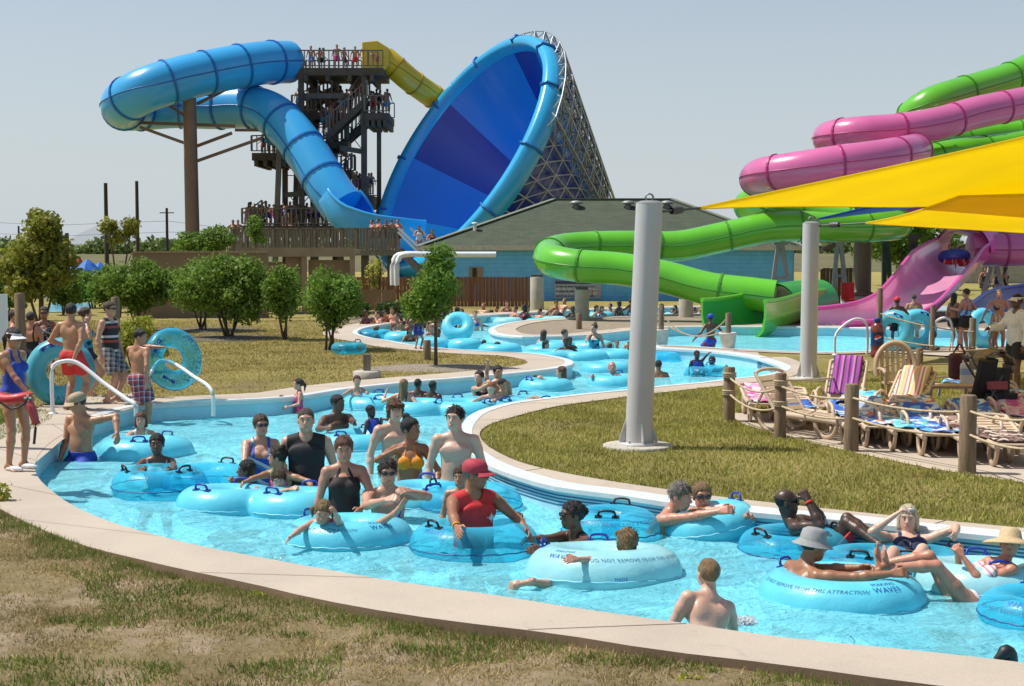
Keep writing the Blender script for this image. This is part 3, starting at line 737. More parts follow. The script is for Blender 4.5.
platform(300, 386, 72, -2.5, 3.0); platform(368, 391, 116, -2.5, 3); platform(258, 294, 155, -2.5, 3); platform(250, 336, 226, -3, 3, th=.4); platform(292, 345, 112, 0, 3); platform(355, 374, 196, -1, 3); platform(298, 346, 140, 1, 3.5); platform(300, 350, 170, 1, 3.5)
for (a, c, y) in (((367, 98), (326, 136), -2.4), ((326, 112), (300, 92), 2), ((288, 155), (322, 188), -2), ((345, 140), (372, 116), 2), ((262, 218), (247, 230), -2.6), ((356, 199), (340, 226), 1), ((346, 140), (304, 170), 3.2), ((352, 170), (312, 204), 3.2), ((336, 86), (300, 112), 3.2)):
    b = MB(); A, C = T(a[0], a[1], y), T(c[0], c[1], y)
    for dy in (0, 1.7):
        b.bar(A + Vector((0, dy, -.1)), C + Vector((0, dy, -.1)), .14, .4)
    n = int((A - C).length / .34)
    for i in range(n): p = A.lerp(C, (i + .5) / n); b.box((p.x, p.y + .85, p.z), (.32, 1.6, .07))
    b.build('staircase', M_WOODD, tw)
    
    for dy in (0, 1.75): r = MB(); rail(r, A + Vector((0, dy, 0)), C + Vector((0, dy, 0)), 1.2); r.build('railing', M_WOODG, tw)
for (x0, x1, ytop, y, wd) in ((274, 280, 135, -2.6, .34), (285, 285, 150, 2, .36), (302, 301, 75, -2.4, .36), (314, 314, 72, 1.5, .5), (364, 364, 72, -2.2, .38), (335, 335, 72, 2.6, .36), (379, 379, 112, 2.5, .3), (293, 297, 155, 2.6, .34)):
    b = MB(); A = T(x0, 250, y); A.z = .1; b.bar(A, T(x1, ytop, y), wd, wd, up=(0, 1, 0)); b.build('leg', M_WOODD if wd > .35 else M_WOODG, tw)
b = MB()
for (x0, y0, x1, y1, y) in ((340, 148, 365, 152, -2), (283, 195, 330, 192, -2), (283, 175, 330, 178, 2), (340, 100, 364, 72, -2.2), (340, 72, 364, 100, -2.2), (336, 152, 364, 116, 2), (336, 116, 364, 152, 2), (285, 190, 314, 226, 1), (285, 226, 314, 190, 1), (314, 150, 335, 190, 2), (335, 150, 314, 190, 2), (300, 96, 345, 96, -2), (318, 80, 318, 96, -2.5), (332, 80, 332, 96, -2.5)):
    th = .34 if abs(y1 - y0) < 8 and y < 0 else .06
    b = MB(); b.bar(T(x0, y0, y), T(x1, y1, y), th, th, up=(0, 1, 0)); b.build('brace', M_STEELD, tw)
# ---------------- raised timber walkway in front of the tower
wk = empty('raised_walkway', (D(320, 250, 82).x, 82, .1), 'raised grey timber walkway with slatted side and steps behind the shrubs', 'walkway')
WYk = 82.0; xa, xb = XA(234, WYk), XA(398, WYk); zf = D(0, 250, WYk).z
b = MB(); b.box(((xa + xb) / 2, WYk + 2, zf - .15), (xb - xa, 4.6, .3)); b.build('floor_deck', M_WOODG, wk)
b = MB(); hh = D(0, 229, WYk).z - zf; n = int((xb - xa) / .155)
for i in range(n): b.box((xa + (i + .5) * (xb - xa) / n, WYk - .32, zf + hh / 2), (.13, .04, hh + random.uniform(-.02, .02)))
for i in range(13): b.box((xa + i * (xb - xa) / 12, WYk - .40, zf + hh / 2 - .02), (.14, .12, hh + .1))
b.box(((xa + xb) / 2, WYk - .34, zf + hh + .03), (xb - xa + .2, .24, .06)); b.build('slatted_parapet', M_WOODG, wk)
for i in range(7):
    b = MB(); x = xa + (xb - xa) * (i + .2) / 6.5; b.box((x, WYk + .3, zf / 2), (.35, .35, zf)); b.build('leg', M_WOODD, wk)
b = MB(); A, C = D(398, 250, WYk - .4), D(424, 275, WYk - .4)
for dy in (0, 1.6): b.bar(A + Vector((0, dy, 0)), C + Vector((0, dy, 0)), .08, .32)
for i in range(9): p = A.lerp(C, i / 9); b.box((p.x, p.y + .8, p.z), (.3, 1.5, .06))
b.build('steps', M_WOODG, wk)
b = MB()
for (x0, y0, x1, y1, q_) in ((398, 228, 424, 252, -.45), (398, 232, 418, 252, -.45), (410, 228, 434, 250, 1.2), (420, 229, 432, 242, 1.2)): b = MB(); b.bar(D(x0, y0, WYk + q_), D(x1, y1, WYk + q_), .12, .12); b.build('handrail', M_WHITE, wk)
# ---------------- tan wall, cabana, fences
tb = empty('garden_wall', (XA(165, 54), 54, .26), 'plain tan stucco wall with a coping behind the rounded shrubs', 'wall')
b = MB(); xa, xb = XA(134, 54), XA(268, 54); zt = D(0, 253, 54).z; b.box(((xa + xb) / 2, 54, zt / 2), (xb - xa, .3, zt)); b.build('wall_panel', M_TANW, tb)
b = MB(); n = 24
for i in range(n): b.box((xa + (i + .5) * (xb - xa) / n, 54, zt + .03), ((xb - xa) / n - .02, .4, .07))
b.build('coping', M_TANB, tb)
cb = empty('cabana', (XA(295, 57), 57, .26), 'low tan cabana with beams and fabric screens under the walkway', 'cabana')
zt = D(0, 249, 57).z; xa, xb = XA(244, 57), XA(355, 57)
b = MB(); b.box(((xa + xb) / 2, 57.9, zt - .1), (xb - xa, 2.2, .16)); b.box(((xa + xb) / 2, 56.75, zt - .12), (xb - xa + .1, .12, .34)); b.build('roof', M_TANB, cb)
for px in (247, 305, 353):
    b = MB(); b.box((XA(px, 57), 56.85, zt / 2 - .1), (.18, .18, zt - .1)); b.build('post', M_TANB, cb)
for (p0, p1, y0, y1) in ((250, 303, 262, 306), (286, 302, 255, 285), (308, 350, 260, 306)):
    b = MB(); z1, z0 = D(0, y0, 57).z, max(.3, D(0, y1, 57).z); b.box(((XA(p0, 57) + XA(p1, 57)) / 2, 57.2 + (p0 == 286) * -.2, (z0 + z1) / 2), (XA(p1, 57) - XA(p0, 57), .05, z1 - z0)); b.build('fabric_screen', M_TANP, cb)
def board_fence(px0, px1, Y, ytop, label, mat=M_FENCE, name='timber_fence', bw=.15, z0=.26, posts=True):
    t = empty(name, ((XA(px0, Y) + XA(px1, Y)) / 2, Y, z0), label, 'fence')
    xa, xb = XA(px0, Y), XA(px1, Y); zt = D(0, ytop, Y).z; n = max(3, int((xb - xa) / bw)); b = MB()
    for i in range(n): b.box((xa + (i + .5) * (xb - xa) / n, Y + (.012 if i % 2 else 0), (z0 + zt) / 2 + random.uniform(-.012, .012)), ((xb - xa) / n - .012, .03, zt - z0))
    b.build('board_panel', mat, t)
    if posts:
        k = max(2, int((xb - xa) / 2.4) + 1)
        for i in range(k): b = MB(); b.box((xa + (xb - xa) * i / (k - 1), Y + .1, (z0 + zt) / 2 - .05), (.12, .12, zt - z0)); b.build('post', mat, t)
    return t
board_fence(353, 532, 63.5, 277, 'long reddish brown cedar board fence behind the upper river bend')
board_fence(359, 393, 60, 290, 'short tan board gate panel in front of the brown fence', M_TANP, 'board_gate')
board_fence(822, 856, 66, 268, 'dark brown board fence piece beside the brown slide column', M('fence_dark', (.10, .05, .03), .85, .3, 3), 'timber_fence')
pp = empty('white_pipe', (XA(430, 62), 62, .3), 'white double water pipe with elbows crossing above the brown fence', 'pipe')
for dy, x0 in ((0, 397), (.5, 392)):
    b = MB(); z = D(0, 254.5, 62).z; b.tube(crom([(XA(x0, 62), 62 + dy, 1.2), (XA(x0, 62), 62 + dy, z - .45), (XA(x0 + 3, 62), 62 + dy, z - .1), (XA(x0 + 9, 62), 62 + dy, z), (XA(430, 62), 62 + dy, z), (XA(496, 62), 62 + dy, z)], .25), .115, 12); b.build('pipe_run', M_WHITE, pp)
# ---------------- blue building
BY = 70.0
bb = empty('pool_building', (XA(600, BY + 4), BY + 4, .26), 'blue clapboard pool building with a green grey hipped shingle roof', 'building')
M_SIDE, nt, out = new_mat('blue_siding'); p = nd(nt, 'ShaderNodeBsdfPrincipled'); nt.links.new(p.outputs[0], out.inputs[0]); v = coords(nt)
sp = nd(nt, 'ShaderNodeSeparateXYZ'); nt.links.new(v, sp.inputs[0]); ml = nd(nt, 'ShaderNodeMath', operation='MULTIPLY'); ml.inputs[1].default_value = 5.2; nt.links.new(sp.outputs['Z'], ml.inputs[0])
fr = nd(nt, 'ShaderNodeMath', operation='FRACT'); nt.links.new(ml.outputs[0], fr.inputs[0])
nt.links.new(ramp(nt, noise(nt, 3, 3, v), [(.3, (.12, .45, .85)), (.7, (.16, .53, .93))]), p.inputs['Base Color']); p.inputs['Roughness'].default_value = .6
bp = nd(nt, 'ShaderNodeBump'); bp.inputs['Distance'].default_value = .03; bp.inputs['Strength'].default_value = 1; nt.links.new(fr.outputs[0], bp.inputs['Height']); nt.links.new(bp.outputs[0], p.inputs['Normal'])
M_ROOF, nt, out = new_mat('shingle_roof'); p = nd(nt, 'ShaderNodeBsdfPrincipled'); nt.links.new(p.outputs[0], out.inputs[0]); v = coords(nt)
bk = nd(nt, 'ShaderNodeTexBrick'); bk.inputs['Scale'].default_value = 1.0; bk.inputs['Brick Width'].default_value = .5; bk.inputs['Row Height'].default_value = .17; bk.inputs['Mortar Size'].default_value = .012
bk.inputs['Color1'].default_value = (.04, .058, .034, 1); bk.inputs['Color2'].default_value = (.07, .09, .055, 1); bk.inputs['Mortar'].default_value = (.04, .045, .035, 1)
nt.links.new(v, bk.inputs['Vector']); nt.links.new(mixc(nt, .4, bk.outputs[0], ramp(nt, noise(nt, 1.5, 5, v), [(.3, (.038, .052, .032)), (.7, (.075, .092, .056))])), p.inputs['Base Color']); p.inputs['Roughness'].default_value = .9
x0, x1, ze = XA(428, BY), XA(792, BY), D(0, 247, BY).z
zb = .25; depth = 11.0
b = MB(); t_ = .2
b.box(((x0 + x1) / 2, BY, (zb + ze) / 2), (x1 - x0, t_, ze - zb)); b.box((x0, BY + depth / 2, (zb + ze) / 2), (t_, depth - .2, ze - zb)); b.box((x1, BY + depth / 2, (zb + ze) / 2), (t_, depth - .2, ze - zb)); b.box(((x0 + x1) / 2, BY + depth, (zb + ze) / 2), (x1 - x0, t_, ze - zb)); b.build('wall', M_SIDE, bb)
rx0, rx1, ry = D(554, 199, BY + depth / 2).x, D(672, 201, BY + depth / 2).x, BY + depth / 2; rz = D(0, 199.5, ry).z
ov = .5; e = [(x0 - ov, BY - ov, ze), (x1 + ov, BY - ov, ze), (x1 + ov, BY + depth + ov, ze), (x0 - ov, BY + depth + ov, ze)]; ra, rb = (rx0, ry, rz), (rx1, ry, rz)
b = MB(); b.poly([e[0], e[1], rb, ra]); b.poly([e[1], e[2], rb]); b.poly([e[2], e[3], ra, rb]); b.poly([e[3], e[0], ra]); b.poly([tuple(Vector(q) - Vector((0, 0, .03))) for q in e])
rf = b.build('roof', M_ROOF, bb)
b = MB()
for q in (e[0], e[1]): b.bar(Vector(q) + Vector((0, 0, .03)), Vector(ra if q is e[0] else rb) + Vector((0, 0, .03)), .34, .05)
b.bar(Vector(ra) + Vector((0, 0, .03)), Vector(rb) + Vector((0, 0, .03)), .3, .06); b.build('ridge_cap', M('ridge_cap', (.17, .19, .14), .85), rf)
for px, py in ((576, 204), (628, 205), (667, 205)):
    c = D(px, py, ry - 1.1); c.z = rz - 1.1 * (rz - ze) / (depth / 2 + ov)
    b = MB(); b.lathe([(.0, .36), (.2, .33), (.33, .24), (.3, .18), (.15, .17), (.15, -.15)], c, 14); b.build('roof_vent', M_STEELG, rf)
c = D(475, 238, BY + 1.5); b = MB(); b.cyl((c.x, c.y, ze + .3), (c.x, c.y, ze + 1.1), .08, n=8); b.lathe([(.16, 0), (.16, .05), (0, .08)], (c.x, c.y, ze + 1.1), 10); b.build('vent_pipe', M_WHITE, rf)
b = MB(); b.box(((x0 + x1) / 2, BY - ov - .03, ze - .04), (x1 - x0 + 1.0, .06, .22)); b.build('fascia', M('fascia_cream', (.55, .50, .38), .6), bb)
b = MB(); cx = XA(476, BY); z0, z1 = D(0, 283, BY).z, D(0, 267, BY).z; b.box((cx, BY - .13, (z0 + z1) / 2), (.62, .06, z1 - z0)); wn = b.build('window', M_TANB, bb)
b = MB(); b.box((cx - .06, BY - .165, (z0 + z1) / 2), (.2, .02, z1 - z0 - .1)); b.build('pane', M_BLACK, wn)
# notice board on the blue wall
nb = empty('notice_board', (XA(577, 60), 60, .3), 'grey wall notice board with rows of small print on blue wall', 'sign')
nb.location = (XA(577, BY), BY - .16, D(0, 298, BY).z)
xa, xb, z0, z1 = XA(554, BY), XA(601, BY), D(0, 298.5, BY).z, D(0, 280.5, BY).z
b = MB(); b.box(((xa + xb) / 2, BY - .14, (z0 + z1) / 2), (xb - xa, .06, z1 - z0)); b.build('board', M('sign_board', (.36, .40, .44), .5), nb)
b = MB(); b.box(((xa + xb) / 2, BY - .175, z1 - .09), (xb - xa - .1, .015, .13), 0)
for r in range(5):
    z = z1 - .28 - r * .11; x = xa + .1
    while x < xb - .3:
        L = random.uniform(.08, .26); b.box((x + L / 2, BY - .175, z), (L, .012, .045), 1 if r % 2 else 0); x += L + .05
b.build('print', [M('print_navy', (.05, .06, .14), .6), M('print_white', (.7, .7, .7), .6)], nb)
b = MB(); b.box((xb - .35, BY - .177, z0 + .3), (.3, .014, .3)); b.build('emblem', M_pattern('emblem_mix', 'blob', [(.25, .45, .15), (.6, .1, .2), (.6, .6, .6)], 14), nb)
# ---------------- concrete columns carrying the green tube
def conc_column(px, Y, ytop, r, label, zb=.25):
    t = empty('concrete_column', (XA(px, Y), Y, zb), label, 'column'); zt = D(0, ytop, Y).z
    b = MB(); b.lathe([(r, zb), (r, zt - .05), (r * .93, zt)], (XA(px, Y), Y, 0), 20); b.lathe([(r * .93, zt), (0, zt + .01)], (XA(px, Y), Y, 0), 20); b.build('shaft', M_COL, t)
    b = MB(); b.box((XA(px, Y), Y, zt + .05), (r * 1.7, .3, .1)); b.build('saddle', M_STEELD, t); return t
conc_column(582, 52.8, 289.5, .25, 'short round concrete column under the green tube bend on the gravel island')
conc_column(537, 61, 277, .28, 'round concrete column at the end of the brown fence by the blue wall')
conc_column(686, 54.5, 299, .26, 'squat concrete column under the low green tube behind the grey pole')
# ---------------- green slide
gs = empty('tube_slide', (XA(700, 55), 55, .27), 'bright green tube slide with a long hairpin above the catch pool', 'water slide')
gp1 = [D(1075, 52, 67), D(1040, 64, 66), D(1010, 78, 65), D(965, 92, 63.5), D(930, 104, 62.5), D(912, 117, 63), D(917, 131, 65), D(950, 143, 67), D(1000, 136, 68), D(1050, 132, 68)]
slide_tube(gs, 'tube', gp1, .68, M_GREEN, M_FLGREEN, 2.6)
gp2 = [D(1060, 138, 64), D(1005, 147, 63), D(950, 154, 61.5), D(900, 166, 60.5), D(820, 184, 60.5), D(762, 196, 61), D(747, 206, 62.2), D(765, 212, 64), D(810, 213, 64.5), D(858, 214, 63.5), D(893, 219, 61), D(897, 225, 58.5), D(872, 227, 57), D(830, 227, 56.5), D(800, 226, 56.4), D(766, 228, 56.4), D(719, 238, 56.4), D(678, 246, 56.3), D(630, 246, 56), D(585, 247, 55.6), D(558, 250, 55), D(549, 256, 53.8), D(557, 262, 52.6), D(580, 266, 52.1), D(620, 269, 51.9), D(664, 277, 51.6), D(710, 289, 51.0), D(752, 294, 50.6), D(775, 297, 50.4)]
slide_tube(gs, 'tube', gp2, .57, M_GREEN, M_FLGREEN, 2.35)
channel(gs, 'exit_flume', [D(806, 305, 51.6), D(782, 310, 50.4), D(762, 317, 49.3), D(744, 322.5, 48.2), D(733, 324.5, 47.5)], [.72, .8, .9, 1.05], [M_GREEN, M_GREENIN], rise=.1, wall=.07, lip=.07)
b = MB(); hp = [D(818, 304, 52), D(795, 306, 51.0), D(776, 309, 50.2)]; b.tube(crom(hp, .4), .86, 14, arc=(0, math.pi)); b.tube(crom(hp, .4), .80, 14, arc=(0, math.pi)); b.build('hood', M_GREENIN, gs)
# ---------------- pink slide
ps = empty('tube_slide', (XA(880, 56), 56, .27), 'pink tube slide switching back and ending in a wide open flume', 'water slide')
pk = [D(1075, 92, 63), D(1024, 103, 62), D(975, 113, 61), D(940, 123, 60.2), D(900, 130, 59.5), D(860, 133, 59.3), D(836, 136, 60), D(829, 139, 61.6), D(845, 141, 63), D(878, 144, 62.6), D(905, 147, 61), D(916, 150, 58.8), D(905, 153, 56.6), D(878, 158, 55.4), D(840, 163, 55), D(800, 169, 55.2), D(768, 174, 56), D(757, 178, 57.5), D(768, 183, 59.2), D(800, 187, 60.4), D(840, 190, 61), D(900, 200, 62), D(960, 218, 62.5), D(1020, 232, 62), D(1050, 240, 61), D(1040, 248, 60), D(1005, 250, 60), D(970, 249, 60)]
slide_tube(ps, 'tube', pk, .66, M_PINK, M_FLPINK, 2.3)
channel(ps, 'open_flume', [D(966, 252, 60.2), D(955, 258, 58.8), D(940, 272, 56.4), D(922, 292, 53.6), D(904, 308, 51.4), D(880, 317, 49.9), D(850, 321, 48.8), D(826, 322.5, 48.2)], [1.0, 1.12, 1.12, 1.0, .75], [M_PINKHOT, M_PINKIN], rise=-.08, low=(.40, .02), wall=.07, lip=.08)
b = MB(); hp = [D(975, 250, 60.8), D(962, 253, 59.8)]; b.tube(crom(hp, .4), 1.2, 14, arc=(0, math.pi)); b.tube(crom(hp, .4), 1.1, 14, arc=(0, math.pi)); b.build('mouth_hood', M_PINKHOT, ps)
# ---------------- dark blue flume at the right edge
bs = empty('flume_slide', (XA(1000, 52), 52, .27), 'dark blue open flume slide behind the bathers by the pool', 'water slide')
channel(bs, 'flume', [D(1075, 302, 55), D(1040, 305, 54), D(1014, 310, 52.5), D(1000, 319, 51), D(990, 327, 49.6), D(984, 332, 48.4)], [.75, .72, .7], [M('slide_navy', (.006, .03, .22), .3, coat=.3), M('slide_navy_in', (.008, .05, .30), .3, coat=.3)], rise=.3, wall=.07, lip=.07)
# ---------------- slide columns on the island
c1 = empty('steel_column', (XA(862, 61), 61, .26), 'brown steel column on a bolted base holding the pink and green tubes', 'column')
b = MB(); b.cyl((c1.location.x, 61, .8), (c1.location.x, 61, D(862, 124, 61).z), .36, .33, 20); b.build('shaft', M_BROWNC, c1)
b = MB(); b.lathe([(.36, 1.15), (.36, .98), (.62, .86), (.62, .8), (.3, .8)], (c1.location.x, 61, 0), 20); b.build('base_flange', M_BROWNC, c1)
b = MB(); b.lathe([(.85, .25), (.85, .8), (0, .81)], (c1.location.x, 61, 0), 20); b.build('footing', M_COL, c1)
for (x0, y0, x1, y1, Y1) in ((862, 170, 800, 188, 58), (862, 196, 905, 178, 60), (862, 232, 822, 250, 60), (862, 222, 880, 214, 60), (862, 150, 884, 142, 60)):
    b = MB(); b.bar(D(x0, y0, 61), D(x1, y1, Y1), .14, .16); b.build('bracket_arm', M_BROWNC, c1)
def aframe(px0, px1, pxt, Y, ytop, ybot, label, mat=M_STEELG):
    t = empty('steel_support', (XA((px0 + px1) / 2, Y), Y, .26), label, 'support'); zt = D(0, ytop, Y).z
    for px in (px0, px1): b = MB(); b.bar((XA(px, Y), Y, .25), (XA(pxt + (1.5 if px > pxt else -1.5), Y), Y + .3, zt), .16, .16, up=(0, 1, 0)); b.build('leg', mat, t)
    b = MB(); b.bar((XA(px0 + (pxt - px0) * .5, Y), Y + .15, .25 + (zt - .25) * .5), (XA(px1 + (pxt - px1) * .5, Y), Y + .15, .25 + (zt - .25) * .5), .1, .1); b.build('tie_beam', mat, t); b = MB(); b.bar((XA(pxt - 7, Y), Y + .3, zt), (XA(pxt + 7, Y), Y + .3, zt), .16, .16); b.build('cross_beam', mat, t)
aframe(769, 793, 781, 58, 243, 290, 'grey timber trestle under the upper green tube')
aframe(832, 848, 840, 60, 241, 297, 'grey steel A-frame left of the brown column')
aframe(884, 892, 886, 62, 232, 300, 'dark green steel post pair right of the brown column', M('steel_green', (.05, .085, .05), .6))
aframe(905, 922, 914, 60, 236, 300, 'dark wooden posts beside the pink flume wall', M_WOODD)
aframe(980, 1010, 995, 61, 262, 300, 'pale concrete post pair under the pink tube at the right', M_COL)
rc = empty('lifeguard_chair', (XA(849, 60), 58, .26), 'small red lifeguard chair beside the brown column footing', 'chair')
b = MB(); c = D(849, 294, 58); b.box((c.x, 58, .75), (.5, .45, .08)); b.build('seat', M('chair_red', (.55, .03, .02), .5), rc)
b = MB(); b.box((c.x, 58.25, 1.1), (.5, .06, .65)); b.build('backrest', MATS['chair_red'], rc)
for dx in (-.2, .2): b = MB(); b.box((c.x + dx, 58, .5), (.05, .4, .48)); b.build('leg', M_WHITE, rc)
# ---------------- yellow shade sails
M_SAIL = M('sail_yellow', (.90, .74, .04), .7, .05, .6, trans=.72, bump=.05); M_SAILB = M('sail_blue', (.02, .10, .50), .7, .08, .6, trans=.3)
def sail(name, quad, sag, mat, label, tip, n=18, edges=True):
    """hypar cloth between four corners with scalloped edges"""
    A, B_, C_, D_ = [np.array(q) for q in quad]; t = empty(name, tuple(A), label, 'shade sail')
    V = np.zeros((n + 1, n + 1, 3))
    for i in range(n + 1):
        for j in range(n + 1):
            u, v = i / n, j / n
            cu, cv = u + (.5 - u) * sag * 4 * v * (1 - v) * .5, v + (.5 - v) * sag * 4 * u * (1 - u) * .5
            p = (1 - cu) * (1 - cv) * A + cu * (1 - cv) * B_ + cu * cv * C_ + (1 - cu) * cv * D_
            V[i, j] = p
    idx = np.arange((n + 1) ** 2).reshape(n + 1, n + 1); Fq = np.stack([idx[:-1, :-1], idx[1:, :-1], idx[1:, 1:], idx[:-1, 1:]], -1).reshape(-1, 4)
    o = link_mesh('cloth', mesh_np('cloth', (V - A).reshape(-1, 3), Fq), mat, t); so_ = o.modifiers.new('cloth', 'SOLIDIFY'); so_.thickness = .012
    for k, e in enumerate((V[0], V[-1], V[:, 0], V[:, -1])):
        b = MB(); b.tube([tuple(p) for p in e], .022, 6); b.build('hem', mat, t)
    for tp in tip:
        b = MB(); b.cyl(tp[0], tp[1], .018, n=6); b.lathe([(.05, -.1), (.06, 0), (.05, .1)], Vector(tp[0]).lerp(Vector(tp[1]), .6), 8, 0, Matrix((basis(Vector(tp[1]) - Vector(tp[0])))).transposed()); b.build('tension_cable', M_STEELD, t)
    return t
P1 = D(645, 204, 19.7); P2 = D(809, 226, 29.4)
sail('shade_sail', (D(700, 208, 20.2), D(1150, 106, 20), D(1200, 200, 33), D(905, 206.5, 26)), .10, M_SAIL, 'large yellow shade sail rising to the right from the near grey pole', [(D(700, 208, 20.2), P1 + Vector((.2, 0, -.1)))])
sail('shade_sail', (D(866, 223, 28.6), D(960, 196.5, 24.5), D(1220, 186, 24), D(1220, 246, 36)), .10, M_SAIL, 'lower yellow shade sail tied to the farther grey pole', [(D(866, 223, 28.6), P2 + Vector((.1, 0, .0)))])
sail('shade_sail', (D(818, 219, 33), D(872, 206, 34), D(945, 203.5, 37), D(900, 209, 38)), .05, M_SAILB, 'small blue shade sail glimpsed below the big yellow sail', [(D(818, 219, 33), D(812, 224, 31))], 8)
# ---------------- grey poles
def sail_pole(px, ybase, Y, ytop, r, label, tilt=0):
    p = G(px, ybase, .265); t = empty('sail_pole', p, label, 'pole'); zt = D(0, ytop, p.y).z
    b = MB(); b.cyl((p.x, p.y, .27), (p.x + tilt, p.y, zt), r, r * .98, 32); b.build('shaft', M_POLE, t)
    b = MB(); b.lathe([(r * 1.5, .30), (r * 1.5, .335), (r * 1.0, .337)], (p.x, p.y, 0), 28)
    for k in range(8):
        a = k * math.pi / 4 + .2; d = Vector((math.cos(a), math.sin(a), 0)); c = Vector((p.x, p.y, .3)); b.cyl(c + d * r * 1.32, c + d * r * 1.32 + Vector((0, 0, .075)), .018, n=6)
        if k % 2 == 0: n_ = Vector((-d.y, d.x, 0)) * .008; q = c + Vector((0, 0, .03)); b.prism([q + d * r * .95 - n_, q + d * r * 1.45 - n_, q + d * r * 1.45 - n_ + Vector((0, 0, .05)), q + d * r * .97 - n_ + Vector((0, 0, .30))], n_ * 2)
    b.build('base_plate', M_POLE, t)
    b = MB(); b.lathe([(r * 2.6, .255), (r * 2.6, .295), (r * 2.5, .302), (0, .303)], (p.x, p.y, 0), 32); b.build('footing', M_COL, t)
    b = MB(); c = Vector((p.x + tilt, p.y, zt)); b.lathe([(r, 0), (r * .6, .03), (0, .035)], c, 20); b.tube([c + Vector((math.cos(a) * .05, 0, .07 + math.sin(a) * .05)) for a in [k * math.pi / 6 for k in range(12)]], .014, 6, closed=True); b.build('cap_ring', M_STEELG, t)
sail_pole(638, 447, 19.7, 203, .178, 'thick grey painted steel pole standing on the lawn island', .13)
sail_pole(808, 380, 29.4, 223, .165, 'grey painted pole beside the raised lounge chair', .02)
# ================================================================ PEOPLE: one continuous surface grown from a distance field
class Field:
    def __init__(s, lo, hi, h):
        s.h = h; s.o = np.array(lo, np.float64) - 3 * h
        n = np.ceil((np.array(hi) - s.o + 3 * h) / h).astype(int) + 1
        s.F = np.full(n, .5, np.float32); s.ax = [(s.o[k] + h * np.arange(n[k])).astype(np.float32) for k in range(3)]
    def win(s, lo, hi):
        sl = []
        for k in range(3):
            a = int(max(0, math.floor((lo[k] - s.o[k]) / s.h))); b = int(min(s.F.shape[k], math.ceil((hi[k] - s.o[k]) / s.h) + 1)); sl.append(slice(a, max(a, b)))
        return tuple(sl)
    def xyz(s, w=None):
        w = w or (slice(None),) * 3
        return s.ax[0][w[0]][:, None, None], s.ax[1][w[1]][None, :, None], s.ax[2][w[2]][None, None, :]
    def add(s, prim, k=.02, sub=False):
        lo, hi = pbox(prim); m = k + 2.5 * s.h; w = s.win(lo - m, hi + m)
        if any(x.stop <= x.start for x in w): return
        d = pdist(prim, *s.xyz(w)); F = s.F[w]
        if sub:
            hh = np.clip(.5 - .5 * (F + d) / k, 0, 1); s.F[w] = F * (1 - hh) - d * hh + k * hh * (1 - hh)
        else:
            hh = np.clip(.5 + .5 * (d - F) / k, 0, 1); s.F[w] = d * (1 - hh) + F * hh - k * hh * (1 - hh)
    def mesh(s): return surfnets(s.F, s.o, s.h)
def pbox(p):
    if p[0] == 'c':
        r = max(p[2], p[4]); return np.minimum(p[1], p[3]) - r, np.maximum(p[1], p[3]) + r
    R = np.array(p[2]); r = np.sqrt(((R * np.array(p[3])) ** 2).sum(1)); return p[1] - r, p[1] + r
def pdist(p, X, Y, Z):
    if p[0] == 'c':
        a, ra, b, rb = p[1], p[2], p[3], p[4]; ba = b - a; bb = max(1e-9, float(ba @ ba))
        x, y, z = X - a[0], Y - a[1], Z - a[2]
        t = np.clip((x * ba[0] + y * ba[1] + z * ba[2]) / bb, 0, 1)
        return np.sqrt((x - ba[0] * t) ** 2 + (y - ba[1] * t) ** 2 + (z - ba[2] * t) ** 2) - (ra + (rb - ra) * t)
    R = np.array(p[2]); c = p[1]; r = p[3]; x, y, z = X - c[0], Y - c[1], Z - c[2]
    u = (x * R[0, 0] + y * R[1, 0] + z * R[2, 0]) / r[0]; v = (x * R[0, 1] + y * R[1, 1] + z * R[2, 1]) / r[1]; q = (x * R[0, 2] + y * R[1, 2] + z * R[2, 2]) / r[2]
    k0 = np.sqrt(u * u + v * v + q * q) + 1e-6; k1 = np.sqrt((u / r[0]) ** 2 + (v / r[1]) ** 2 + (q / r[2]) ** 2) + 1e-6
    return k0 * (k0 - 1) / k1
